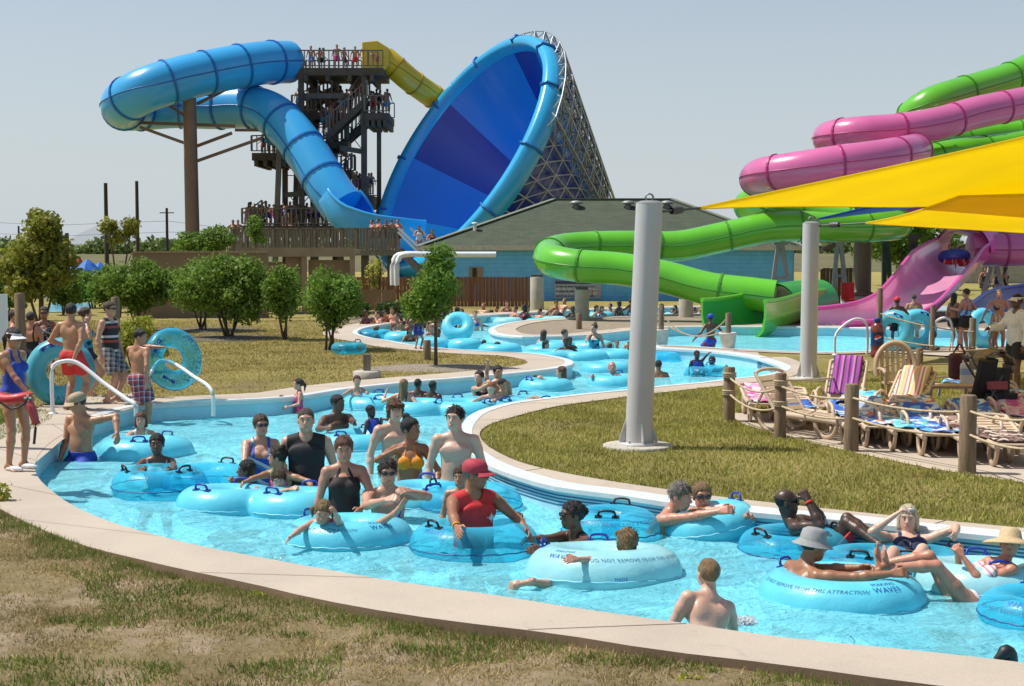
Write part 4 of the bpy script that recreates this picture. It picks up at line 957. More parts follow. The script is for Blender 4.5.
def surfnets(F, o, h):
    S = F < 0; n = np.array(F.shape)
    c = [S[i:n[0] - 1 + i, j:n[1] - 1 + j, k:n[2] - 1 + k] for i in (0, 1) for j in (0, 1) for k in (0, 1)]
    cnt = sum(x.astype(np.int8) for x in c); act = (cnt > 0) & (cnt < 8)
    I, J, K = np.nonzero(act); N = len(I)
    if N == 0: return np.zeros((0, 3)), np.zeros((0, 4), int)
    idx = np.full(act.shape, -1, np.int32); idx[I, J, K] = np.arange(N)
    acc = np.zeros((N, 3)); m = np.zeros(N); V8 = {}
    for i in (0, 1):
        for j in (0, 1):
            for k in (0, 1): V8[i, j, k] = F[I + i, J + j, K + k]
    for a in V8:
        for ax_ in range(3):
            if a[ax_] == 0:
                b = list(a); b[ax_] = 1; b = tuple(b); f0, f1 = V8[a], V8[b]; cr = (f0 < 0) != (f1 < 0)
                t = np.where(cr, f0 / (f0 - f1 + 1e-12), 0)
                P = np.array(a, float)[None, :].repeat(N, 0); P[:, ax_] += t; acc[cr] += P[cr]; m[cr] += 1
    V = acc / m[:, None] + np.stack([I, J, K], -1); V = V * h + o
    Q = []
    for ax_ in range(3):
        u, v = (ax_ + 1) % 3, (ax_ + 2) % 3
        s0 = [slice(1, -1)] * 3; s0[ax_] = slice(0, -1); s1 = list(s0); s1[ax_] = slice(1, None)
        A, B = S[tuple(s0)], S[tuple(s1)]; cr = A != B; P = np.stack(np.nonzero(cr), -1)
        for k in range(3):
            if k != ax_: P[:, k] += 1
        flip = A[cr]
        def cell(du, dv):
            q = P.copy(); q[:, u] += du; q[:, v] += dv; return idx[q[:, 0], q[:, 1], q[:, 2]]
        q = np.stack([cell(-1, -1), cell(0, -1), cell(0, 0), cell(-1, 0)], -1)
        q[~flip] = q[~flip][:, ::-1]; Q.append(q)
    Q = np.concatenate(Q); Q = Q[(Q >= 0).all(1)]
    return V, Q
def rot(ax_, deg):
    return np.array(Matrix.Rotation(math.radians(deg), 3, ax_))
def ik(a, t, l1, l2, hint):
    d = t - a; L = np.linalg.norm(d); Lm = min(L, (l1 + l2) * .998); Lm = max(Lm, abs(l1 - l2) * 1.05 + .01); d = d / max(L, 1e-6); t = a + d * Lm
    x = (l1 * l1 - l2 * l2 + Lm * Lm) / (2 * Lm); hgt = math.sqrt(max(0, l1 * l1 - x * x))
    p = hint - d * (hint @ d); p = p / max(1e-6, np.linalg.norm(p))
    return a + d * x + p * hgt, t
SKIN = {
    'pale': ((.68, .43, .32), (.57, .32, .225)), 'fair': ((.62, .36, .25), (.50, .255, .165)), 'tan': ((.49, .255, .15), (.38, .185, .10)),
    'red': ((.58, .28, .185), (.47, .19, .115)), 'bronze': ((.37, .165, .085), (.27, .11, .054)), 'brown': ((.17, .08, .045), (.12, .052, .028)), 'dark': ((.085, .043, .028), (.05, .025, .016))}
def m_skin(k):
    nm = 'skin_' + k
    if nm in MATS: return MATS[nm]
    a, b = SKIN[k]; m = M(nm, a, .40, 0, 4, col2=b, bump=.16, bscale=60)
    p = [n for n in m.node_tree.nodes if n.type == 'BSDF_PRINCIPLED'][0]
    p.inputs['Subsurface Weight'].default_value = .12; p.inputs['Subsurface Radius'].default_value = (1, .35, .2); p.inputs['Subsurface Scale'].default_value = .012
    p.inputs['Coat Weight'].default_value = .06; p.inputs['Coat Roughness'].default_value = .3
    return m
HAIRC = {'black': (.012, .010, .010), 'dark': (.03, .018, .012), 'brown': (.075, .038, .018), 'auburn': (.13, .05, .018), 'ginger': (.28, .095, .025), 'blond': (.36, .235, .10), 'platinum': (.60, .50, .34), 'grey': (.20, .17, .14), 'dkblond': (.24, .145, .06)}
def m_hair(k): return M('hair_' + k, HAIRC[k], .45, .45, 14, bump=.9, bscale=70, stretch=(2, 2, .35))
def m_cloth(k):
    if k in MATS: return MATS[k]
    raise KeyError(k)
for nm, c in dict(black=(.014, .014, .016), navy=(.02, .025, .075), royal=(.02, .06, .42), red=(.52, .015, .02), white=(.72, .73, .74), orange=(.80, .29, .01), yellow=(.75, .5, .03), pink=(.62, .05, .22), grey=(.30, .30, .29), darkgrey=(.07, .07, .075), sky=(.08, .35, .65), brownblack=(.022, .014, .014), khaki=(.38, .31, .20), green=(.05, .22, .06), cream=(.62, .55, .40), straw=(.55, .40, .22), purple=(.16, .03, .22), maroon=(.16, .01, .03), brightred=(.62, .03, .03), capred=(.42, .035, .06)).items():
    M('cloth_' + nm, c, .72, .16, 30, bump=.15, bscale=40)
M_pattern('cloth_plaid', 'plaid', [(.03, .04, .13), (.42, .05, .05), (.55, .55, .6)], 11)
M_pattern('cloth_plaidgrey', 'plaid', [(.04, .04, .045), (.25, .25, .26), (.55, .55, .55)], 12)
M_pattern('cloth_stripe', 'stripes', [(.02, .02, .022), (.02, .02, .022), (.4, .06, .05), (.02, .02, .022), (.6, .6, .6), (.02, .02, .022)], 4.2, axis=(0, 0, 1))
M_pattern('cloth_floral', 'blob', [(.01, .012, .02), (.03, .30, .50), (.05, .42, .62), (.03, .30, .50)], 15)
M_pattern('cloth_bluefloral', 'blob', [(.02, .10, .45), (.02, .25, .62), (.30, .5, .75), (.01, .05, .25)], 16)
M_pattern('cloth_dots', 'blob', [(.012, .012, .02), (.03, .035, .05), (.5, .5, .52), (.02, .02, .03)], 34)
M_pattern('cloth_bluewhite', 'stripes', [(.02, .10, .55), (.02, .10, .55), (.05, .3, .75), (.7, .75, .8), (.02, .10, .55)], 5.5, axis=(.5, 0, .85))
M_pattern('cloth_pinkwhite', 'stripes', [(.72, .66, .64), (.62, .22, .28), (.72, .66, .64)], 22, axis=(.8, 0, .6))
M_pattern('cloth_bluetrunk', 'blob', [(.05, .15, .6), (.55, .6, .7), (.03, .05, .2), (.1, .3, .75)], 12)
M_pattern('cloth_redblue', 'blob', [(.03, .08, .5), (.03, .08, .5), (.45, .03, .05), (.03, .08, .5)], 9)
M_pattern('cloth_whitenavy', 'blob', [(.6, .6, .62), (.05, .07, .2), (.6, .6, .62)], 9)
M_pattern('cloth_pinkpattern', 'blob', [(.65, .08, .30), (.55, .25, .45), (.2, .45, .12), (.65, .08, .30)], 20)
M_LENS = M('lens_dark', (.01, .01, .012), .12, .1, 5, coat=.6)
M_EYEW = M('eye_white', (.62, .58, .55), .3, .05, 20); M_EYED = M('eye_iris', (.03, .02, .015), .2, .1, 20); M_LIP = M('lips', (.42, .13, .115), .45, .15, 20); M_LIPD = M('lips_dark', (.14, .05, .045), .45, .15, 20)

class Person:
    """kinematic skeleton -> field -> meshes; faces -Y at yaw 0; +x is 'L', -x is 'R'"""
    def __init__(s, h=1.72, sex='m', yaw=0, lean=0, plean=None, roll=0, twist=0, hyaw=0, hpitch=0, hroll=0, fat=0.0, res=.008, kid=False, muscle=0.0):
        s.s = h / 1.72; s.sex = sex; s.res = res; s.fat = fat; s.kid = kid
        s.hs = s.s if not kid else s.s * (1 + (1 - s.s) * .55)
        Y = rot('Z', yaw); s.Y = Y
        s.Mp = Y @ rot('Y', roll * .6) @ rot('X', lean * .45 if plean is None else plean)
        s.Mc = Y @ rot('Z', twist) @ rot('Y', roll) @ rot('X', lean)
        s.Mh = Y @ rot('Z', twist + hyaw) @ rot('Y', hroll) @ rot('X', hpitch)
        S = s.s; s.P = np.zeros(3); s.W = s.Mp @ np.array([0, 0, .15]) * S
        s.NB = s.W + s.Mc @ np.array([0, .012, .36]) * S
        up = s.Mc[:, 2] * .45 + s.Mh[:, 2] * .55; up /= np.linalg.norm(up)
        s.Hc = s.NB + up * .165 * (S * .35 + s.hs * .65) + s.Mh @ np.array([0, -.022, 0]) * s.hs
        f = sex == 'f'; sw = (.162 if f else .188) + fat * .15
        s.sh = {'L': s.W + s.Mc @ np.array([sw, .012, .305]) * S, 'R': s.W + s.Mc @ np.array([-sw, .012, .305]) * S}
        s.hip = {'L': s.Mp @ np.array([.092, 0, -.03]) * S, 'R': s.Mp @ np.array([-.092, 0, -.03]) * S}
        s.prims = {}
    def place_head(s, hx, hy, Y): s.org = np.array(D(hx, hy, Y)) - s.Hc
    def place_pelvis(s, v): s.org = np.array(v, float)
    def rel(s, w): return np.array(w, float) - s.org
    def arm(s, sd, hand, hint=None, curl=.5, palm=None):
        """hand: offset from the shoulder in body axes (units of height scale) or ('w', worldpoint)"""
        S = s.s; sg = 1 if sd == 'L' else -1; a = s.sh[sd]
        t = s.rel(hand[1]) if isinstance(hand[0], str) else a + s.Y @ np.array(hand, float) * S
        h = s.Y @ np.array(hint if hint is not None else (sg * .5, .6, -.5), float)
        e, w = ik(a, t, .285 * S, .26 * S, h)
        k = (.88 if s.sex == 'f' else 1.0) * S * (1 + s.fat * .6) * (1.0 if not s.kid else .98)
        d = (w - e) / np.linalg.norm(w - e)
        pr = [(('c', a, .054 * k, a + (e - a) * .35, .050 * k), .03), (('c', a + (e - a) * .3, .050 * k, e, .038 * k), .02), (('c', e, .039 * k, e + (w - e) * .3, .042 * k), .02), (('c', e + (w - e) * .3, .042 * k, w, .025 * k), .02)]
        # hand
        n = np.array(palm, float) if palm is not None else s.Y @ np.array([-sg * .8, 0, -.5])
        n = n - d * (n @ d); n /= max(1e-6, np.linalg.norm(n)); wv = np.cross(d, n); q = s.hs * (.9 if s.sex == 'f' else 1)
        fl = [.068, .078, .074, .058]
        for i in range(4):
            o = (-.030 + .02 * i) * q; b0 = w + d * .02 * q + wv * o * .6; b1 = w + d * .088 * q + wv * o
            pr.append((('c', b0, .0155 * q, b1, .0125 * q), .012))
            c1 = curl * .9; m_ = b1 + (d * math.cos(c1) + n * math.sin(c1)) * fl[i] * .5 * q; c2 = curl * 2.0; m2 = m_ + (d * math.cos(c2) + n * math.sin(c2)) * fl[i] * .5 * q
            pr.append((('c', b1, .0100 * q, m_, .0092 * q), .005)); pr.append((('c', m_, .0092 * q, m2, .0078 * q), .005))
        sd_t = wv * (-sg)
        tb = w + d * .03 * q + sd_t * .022 * q; tm = tb + (d * .6 + sd_t * .75 + n * .25) * .045 * q; te = tm + (d * .9 + sd_t * .15 + n * .35) * .035 * q
        pr += [(('c', tb, .014 * q, tm, .0115 * q), .01), (('c', tm, .0112 * q, te, .0085 * q), .005)]
        s.prims['arm' + sd] = pr; s.__dict__['el' + sd] = e; s.__dict__['wr' + sd] = w
    def leg(s, sd, foot, hint=None, toe=None):
        S = s.s; sg = 1 if sd == 'L' else -1; a = s.hip[sd]
        t = s.rel(foot[1]) if isinstance(foot[0], str) else a + s.Y @ np.array(foot, float) * S
        h = s.Y @ np.array(hint if hint is not None else (sg * .12, -1, .1), float)
        kn, an = ik(a, t, .43 * S, .40 * S, h); k = S * (1 + s.fat * .6) * (.95 if s.sex == 'f' else 1) * (.92 if s.kid else 1)
        sh_ = an - kn; d = sh_ / np.linalg.norm(sh_)
        back = np.cross(np.cross(d, s.Y @ np.array([0, -1.0, .001])), d); 
        pr = [(('c', a, .088 * k, a + (kn - a) * .45, .074 * k), .04), (('c', a + (kn - a) * .45, .074 * k, kn, .052 * k), .02), (('c', kn, .053 * k, kn + sh_ * .3, .055 * k), .02), (('c', kn + sh_ * .3, .055 * k, an, .034 * k), .02)]
        td = s.Y @ np.array(toe if toe is not None else (sg * .15, -1, -.12), float); td = td / np.linalg.norm(td)
        he = an - td * .045 * S + d * .045 * S; ba = an + td * .125 * S + d * .055 * S
        pr += [(('c', an, .036 * k, he, .034 * k), .015), (('c', an + d * .02 * S, .036 * k, ba, .030 * k), .02)]
        wv = np.cross(td, d); wv /= max(1e-6, np.linalg.norm(wv))
        for i in range(5):
            o = (i - 2) * .017 * S; L = [.07, .066, .06, .052, .044][i if sg * 1 > 0 else 4 - i] * S
            pr.append((('c', ba + wv * o * .8 - td * .03 * S, .017 * S, ba + wv * o + td * L * .9, .0105 * S), .008))
        s.prims['leg' + sd] = pr; s.__dict__['kn' + sd] = kn; s.__dict__['an' + sd] = an
    def torso(s):
        S = s.s; f = s.sex == 'f'; Mp, Mc, W = s.Mp, s.Mc, s.W; fa = s.fat
        kid = .93 if s.kid else 1
        def pe(c, r, k=.05): return (('e', Mp @ np.array(c) * S, Mp, np.array(r) * S * kid), k * S)
        def ce(c, r, k=.05): return (('e', W + Mc @ np.array(c) * S, Mc, np.array(r) * S * kid), k * S)
        wd = (.128 if f else .138) + fa * .35
        pr = [pe((0, .005, .01), ((.168 if f else .155) + fa * .2, .112 + fa * .15, .115)), pe((.075, .062, -.03), (.085, .075, .09)), pe((-.075, .062, -.03), (.085, .075, .09)),
              pe((0, -.005 - fa * .1, .12), (wd, .096 + fa * .45, .13), .06), ce((0, .002, .09), ((.132 if f else .148) + fa * .3, .10 + fa * .2, .16), .06), ce((0, .006, .20), ((.138 if f else .162) + fa * .15, .098 + fa * .1, .115), .05)]
        for sg in (1, -1):
            sw = (.145 if f else .17) + fa * .1
            a = W + Mc @ np.array([sg * .05, .018, .335]) * S; b = W + Mc @ np.array([sg * sw, .014, .305]) * S
            pr.append((('c', a, .052 * S, b, .050 * S), .04 * S))
            c = W + Mc @ np.array([sg * .09, .06, .22]) * S; pr.append((('e', c, Mc, np.array([.07, .045, .09]) * S), .03 * S))
            if not s.kid:
                if f: pr.append((('e', W + Mc @ np.array([sg * .072, -.084, .168]) * S, Mc, np.array([.072, .046, .064]) * S * (1 + fa)), .025 * S))
                else: pr.append((('e', W + Mc @ np.array([sg * .075, -.072, .20]) * S, Mc, np.array([.08, .018, .05]) * S), .03 * S))
        return pr
    def head(s):
        q = s.hs; Mh, Hc = s.Mh, s.Hc; f = s.sex == 'f'
        def e(c, r, k=.03): return (('e', Hc + Mh @ np.array(c) * q, Mh, np.array(r) * q), k * q)
        def c(a, ra, b, rb, k=.012): return (('c', Hc + Mh @ np.array(a) * q, ra * q, Hc + Mh @ np.array(b) * q, rb * q), k * q)
        nk = (.048 if f else .057) * (1 + s.fat * .5)
        pr = [(('c', s.NB + s.Mc @ np.array([0, .01, -.03]) * s.s, nk * 1.15 * s.s, Hc + Mh @ np.array([0, .025, -.06]) * q, nk * .95 * q), .035 * q),
              e((0, .014, .03), (.076, .096, .086)), e((0, -.018, -.025), (.066, .074, .088)), e((0, -.048, -.088), (.036 if f else .042, .036, .030)), e((0, -.03, -.065), (.055 + s.fat * .1, .05, .045)),
              c((0, -.088, .012), .007, (0, -.106, -.024), .0125), c((.0, -.10, -.028), .010, (.012, -.094, -.03), .009, .006), c((.0, -.10, -.028), .010, (-.012, -.094, -.03), .009, .006),
              c((-.045, -.078, .032), .009, (.045, -.078, .032), .009, .02), c((-.016, -.087, -.062), .0085, (.016, -.087, -.062), .0085, .01)]
        ears = [e((sg * .077, .012, -.012), (.010, .022, .032), .008) for sg in (1, -1)]
        socks = [(('e', Hc + Mh @ np.array([sg * .031, -.094, .010]) * q, Mh, np.array([.018, .016, .012]) * q), .014 * q) for sg in (1, -1)]
        return pr, ears, socks
    def body_mesh(s):
        tr = s.torso(); hp, ears, socks = s.head(); allp = tr + hp + ears
        for k in ('armL', 'armR', 'legL', 'legR'): allp = allp + s.prims.get(k, [])
        lo = np.min([pbox(p)[0] for p, _ in allp], 0); hi = np.max([pbox(p)[1] for p, _ in allp], 0)
        F = Field(lo, hi, s.res)
        for p, k in tr: F.add(p, k)
        for k_ in ('legL', 'legR', 'armL', 'armR'):
            for p, k in s.prims.get(k_, []): F.add(p, max(k * s.s, .004))
        for p, k in hp + ears: F.add(p, k)
        if s.res < .012:
            for p, k in socks: F.add(p, k, sub=True)
        return F.mesh()
    # ---- coordinates in body frames, for cutting garments
    def fr(s, which, X, Y, Z):
        Mx, o, k = {'c': (s.Mc, s.W, s.s), 'p': (s.Mp, s.P, s.s), 'h': (s.Mh, s.Hc, s.hs)}[which]
        x, y, z = X - o[0], Y - o[1], Z - o[2]
        return tuple((x * Mx[0, i] + y * Mx[1, i] + z * Mx[2, i]) / k for i in range(3))
    def cloth(s, kind, **kw):
        S = s.s; h = min(s.res, .012) if s.res < .012 else s.res; f = s.sex == 'f'
        tor = s.torso()
        def field(pr, off):
            lo = np.min([pbox(p)[0] for p, _ in pr], 0) - off; hi = np.max([pbox(p)[1] for p, _ in pr], 0) + off
            F = Field(lo, hi, h)
            for p, k in pr: F.add(p, k)
            F.F -= off; return F
        if kind in ('trunks', 'shorts', 'briefs'):
            off = .013 if kind != 'briefs' else .006; cut = kw.get('cut', .62 if kind == 'trunks' else .35); fl = kw.get('flare', .03)
            base = tor[:4]
            th = []
            for sd in ('L', 'R'):
                a, kn = s.hip[sd], s.__dict__['kn' + sd]; th.append((('c', a + (kn - a) * .05, .09 * S, a + (kn - a) * cut, (.078 + fl) * S), .035 * S))
            if kind == 'briefs': th = []
            F = field(base + th, off); X, Y, Z = F.xyz(); x, y, z = s.fr('p', X, Y, Z)
            top = kw.get('top', .075); g = z - top
            for sd in ('L', 'R'):
                if kind == 'briefs': break
                a, kn = s.hip[sd], s.__dict__['kn' + sd]; d = (kn - a); L = np.linalg.norm(d); d = d / L
                along = (X - a[0]) * d[0] + (Y - a[1]) * d[1] + (Z - a[2]) * d[2] - cut * L
                lat = x * (1 if sd == 'L' else -1)
                g = np.maximum(g, np.minimum(along, np.maximum(along, lat + .0) if False else along) - np.where(lat > -.01, 0, 9))
            if kind == 'briefs': g = np.maximum(g, (-.10 + 1.0 * np.clip(np.abs(x) - .02, 0, 1)) - z)
            F.F = np.maximum(F.F, (g * S).astype(np.float32)); return F.mesh()
        if kind in ('tank', 'shirt', 'vest', 'tee'):
            off = {'tank': .014, 'shirt': .02, 'vest': .032, 'tee': .016}[kind] + kw.get('loose', 0); pr = list(tor)
            if kind in ('shirt', 'tee'):
                fr_ = .9 if kind == 'shirt' and kw.get('long') else .55
                for sd in ('L', 'R'):
                    a, e = s.sh[sd], s.__dict__['el' + sd]; pr.append((('c', a, .058 * S, a + (e - a) * fr_, .05 * S), .03 * S))
                    if kw.get('long'): pr.append((('c', e, .046 * S, e + (s.__dict__['wr' + sd] - e) * .85, .034 * S), .02 * S))
            F = field(pr, off); X, Y, Z = F.xyz(); x, y, z = s.fr('c', X, Y, Z); px, py_, pz = s.fr('p', X, Y, Z)
            g = kw.get('hem', -.06) - pz
            neck = kw.get('neck', .075); g = np.maximum(g, neck - np.sqrt(x * x + (y + .01) ** 2 + ((z - .385) * .75) ** 2))
            if kind == 'tank': g = np.maximum(g, np.where(z > .1, np.abs(x) - kw.get('wide', .175), -1))
            if kind == 'vest': g = np.maximum(g, np.abs(x) - .165); g = np.maximum(g, z - .33); g = np.maximum(g, -.02 - z)
            F.F = np.maximum(F.F, (g * S).astype(np.float32)); return F.mesh()
        if kind in ('onepiece', 'racer', 'halter', 'tankini'):
            F = field(list(tor), .0065); X, Y, Z = F.xyz(); x, y, z = s.fr('c', X, Y, Z); px, py_, pz = s.fr('p', X, Y, Z); ax_ = np.abs(x)
            nl = kw.get('nl', .215)
            front = z - (nl + .25 * np.clip(ax_ - .0, 0, .2) * (1 if kind != 'halter' else -.5))
            back = z - (.08 if kind != 'racer' else .16)
            g = np.where(y < .0, front, back)
            if kind == 'halter': st = np.maximum(np.abs(ax_ - (.10 - .45 * (z - .2))) - .013, z - .36); st = np.where(y < .03, st, 1)
            else: st = np.maximum(np.abs(ax_ - kw.get('strap', .082)) - .017, z - .42)
            g = np.minimum(g, st)
            legl = (-.125 + .85 * np.clip(np.abs(px) - .03, 0, 1)) - pz
            if kind == 'tankini': legl = .02 - pz
            g = np.maximum(g, legl); F.F = np.maximum(F.F, (g * S).astype(np.float32)); return F.mesh()
        if kind == 'bikini_top':
            F = field([tor[k] for k in range(3, len(tor))], .007); X, Y, Z = F.xyz(); x, y, z = s.fr('c', X, Y, Z); ax_ = np.abs(x)
            cup = np.sqrt((ax_ - .075) ** 2 + ((y + .10)) ** 2 * .3 + (z - .165) ** 2) - .072; cup = np.where(y < -.03, cup, 1)
            band = np.abs(z - .125) - .011; st = np.maximum(np.abs(ax_ - (.078 - .28 * (z - .2))) - .008, np.maximum(.18 - z, z - .40)); st = np.where(y < .03, st, 1)
            g = np.minimum(np.minimum(cup, band), st); F.F = np.maximum(F.F, (g * S).astype(np.float32)); return F.mesh()
    def hair(s, style):
        q = s.hs; Mh, Hc = s.Mh, s.Hc; h = min(s.res, .0085) if s.res < .012 else s.res
        def L(v): return Hc + Mh @ np.array(v, float) * q
        cap_r = {'buzz': .003, 'short': .008, 'crop': .006, 'bald': .003}.get(style, .011)
        pr = [(('e', L((0, .016, .032)), Mh, np.array([.078 + cap_r, .098 + cap_r, .088 + cap_r]) * q), .02 * q)]
        zmin, fz = -.045, .066
        ex = []
        if style == 'long':
            zmin = -.05; ex = [('c', L((.05, .045, -.02)), .045 * q, L((.055, .07, -.24)), .035 * q), ('c', L((-.05, .045, -.02)), .045 * q, L((-.055, .07, -.24)), .035 * q), ('c', L((0, .06, -.02)), .06 * q, L((0, .085, -.27)), .045 * q)]
        if style == 'bob': ex = [('c', L((sg * .07, .01, .0)), .032 * q, L((sg * .075, .0, -.09)), .03 * q) for sg in (1, -1)] + [('c', L((0, .06, 0)), .06 * q, L((0, .06, -.09)), .055 * q)]; fz = .058
        if style == 'mop': ex = [('c', L((sg * .07, -.01, .0)), .032 * q, L((sg * .07, .0, -.06)), .026 * q) for sg in (1, -1)] + [('c', L((-.06, -.075, .06)), .028 * q, L((.06, -.075, .055)), .03 * q), ('c', L((0, .06, 0)), .06 * q, L((0, .06, -.07)), .05 * q)]; fz = .042
        if style in ('bun', 'topbun'): ex = [('e', L((0, .115, .03) if style == 'bun' else (0, .06, .135)), Mh, np.array([.04, .04, .04]) * q)]; fz = .07
        if style == 'pony': ex = [('c', L((0, .105, .04)), .03 * q, L((0, .15, -.03)), .032 * q), ('c', L((0, .15, -.03)), .032 * q, L((0, .14, -.16)), .012 * q)]; fz = .07
        if style == 'pigtails': ex = [('c', L((sg * .08, .05, .03)), .022 * q, L((sg * .115, .07, -.02)), .024 * q) for sg in (1, -1)] + [('c', L((sg * .115, .07, -.02)), .024 * q, L((sg * .105, .07, -.11)), .010 * q) for sg in (1, -1)]; fz = .07
        if style == 'buns2': ex = [('e', L((sg * .05, .06, .12)), Mh, np.array([.032, .032, .03]) * q) for sg in (1, -1)]
        allp = pr + [(e, .02 * q) for e in ex]
        lo = np.min([pbox(p)[0] for p, _ in allp], 0); hi = np.max([pbox(p)[1] for p, _ in allp], 0); F = Field(lo, hi, h)
        F.add(*pr[0]); X, Y, Z = F.xyz(); x, y, z = s.fr('h', X, Y, Z)
        rng2 = np.sin(x * 190) * np.sin(z * 60 + x * 40) * .0022 + np.sin(x * 90 + y * 80) * .002
        F.F = F.F + (rng2 * q).astype(np.float32)
        face = np.maximum(y + .034 + .45 * np.clip(z, -.1, .1), z - fz - .004 + .35 * np.abs(x))          # inside the face: both negative
        g = np.maximum(-face, zmin - z - .35 * np.clip(y - .02, 0, 1))
        if style == 'bald': g = np.maximum(g, z - .03 - .3 * np.clip(y, 0, 1)); 
        F.F = np.maximum(F.F, (g * q).astype(np.float32))
        for e in ex: F.add(e, .018 * q)
        return F.mesh()
    def strands(s, V, n, seed=0, lift=1.0):
        """loose locks standing off the hair surface, combed down and back"""
        r = np.random.default_rng(seed); idx = r.choice(len(V), min(n, len(V)), replace=False); P = V[idx]; c = s.Hc + s.Mh @ np.array([0, .015, .03]) * s.hs
        N = P - c; N /= np.linalg.norm(N, axis=1)[:, None]; g = np.array([0, 0, -1.0]) + s.Mh @ np.array([0, .5, 0]); T = g - N * (N @ g)[:, None] + r.normal(size=N.shape) * .3 * (lift * .6 + .4); T /= np.linalg.norm(T, axis=1)[:, None]
        L = r.uniform(.018, .042, len(P))[:, None] * s.hs * (.35 + .65 * lift); B = np.cross(T, N); B /= np.linalg.norm(B, axis=1)[:, None] + 1e-6; wd = .0042 * s.hs
        q = np.stack([P - B * wd - N * .003, P + B * wd - N * .003, P + T * L * .6 + B * wd * .8 + N * (.0045 * lift + .001), P + T * L + N * (.004 * lift - .001)], 1)
        return q.reshape(-1, 3), np.arange(4 * len(P)).reshape(-1, 4)
    def hmat(s): return Matrix([list(r) for r in s.Mh])
    def headpt(s, v): return Vector(s.Hc + s.Mh @ np.array(v, float) * s.hs)

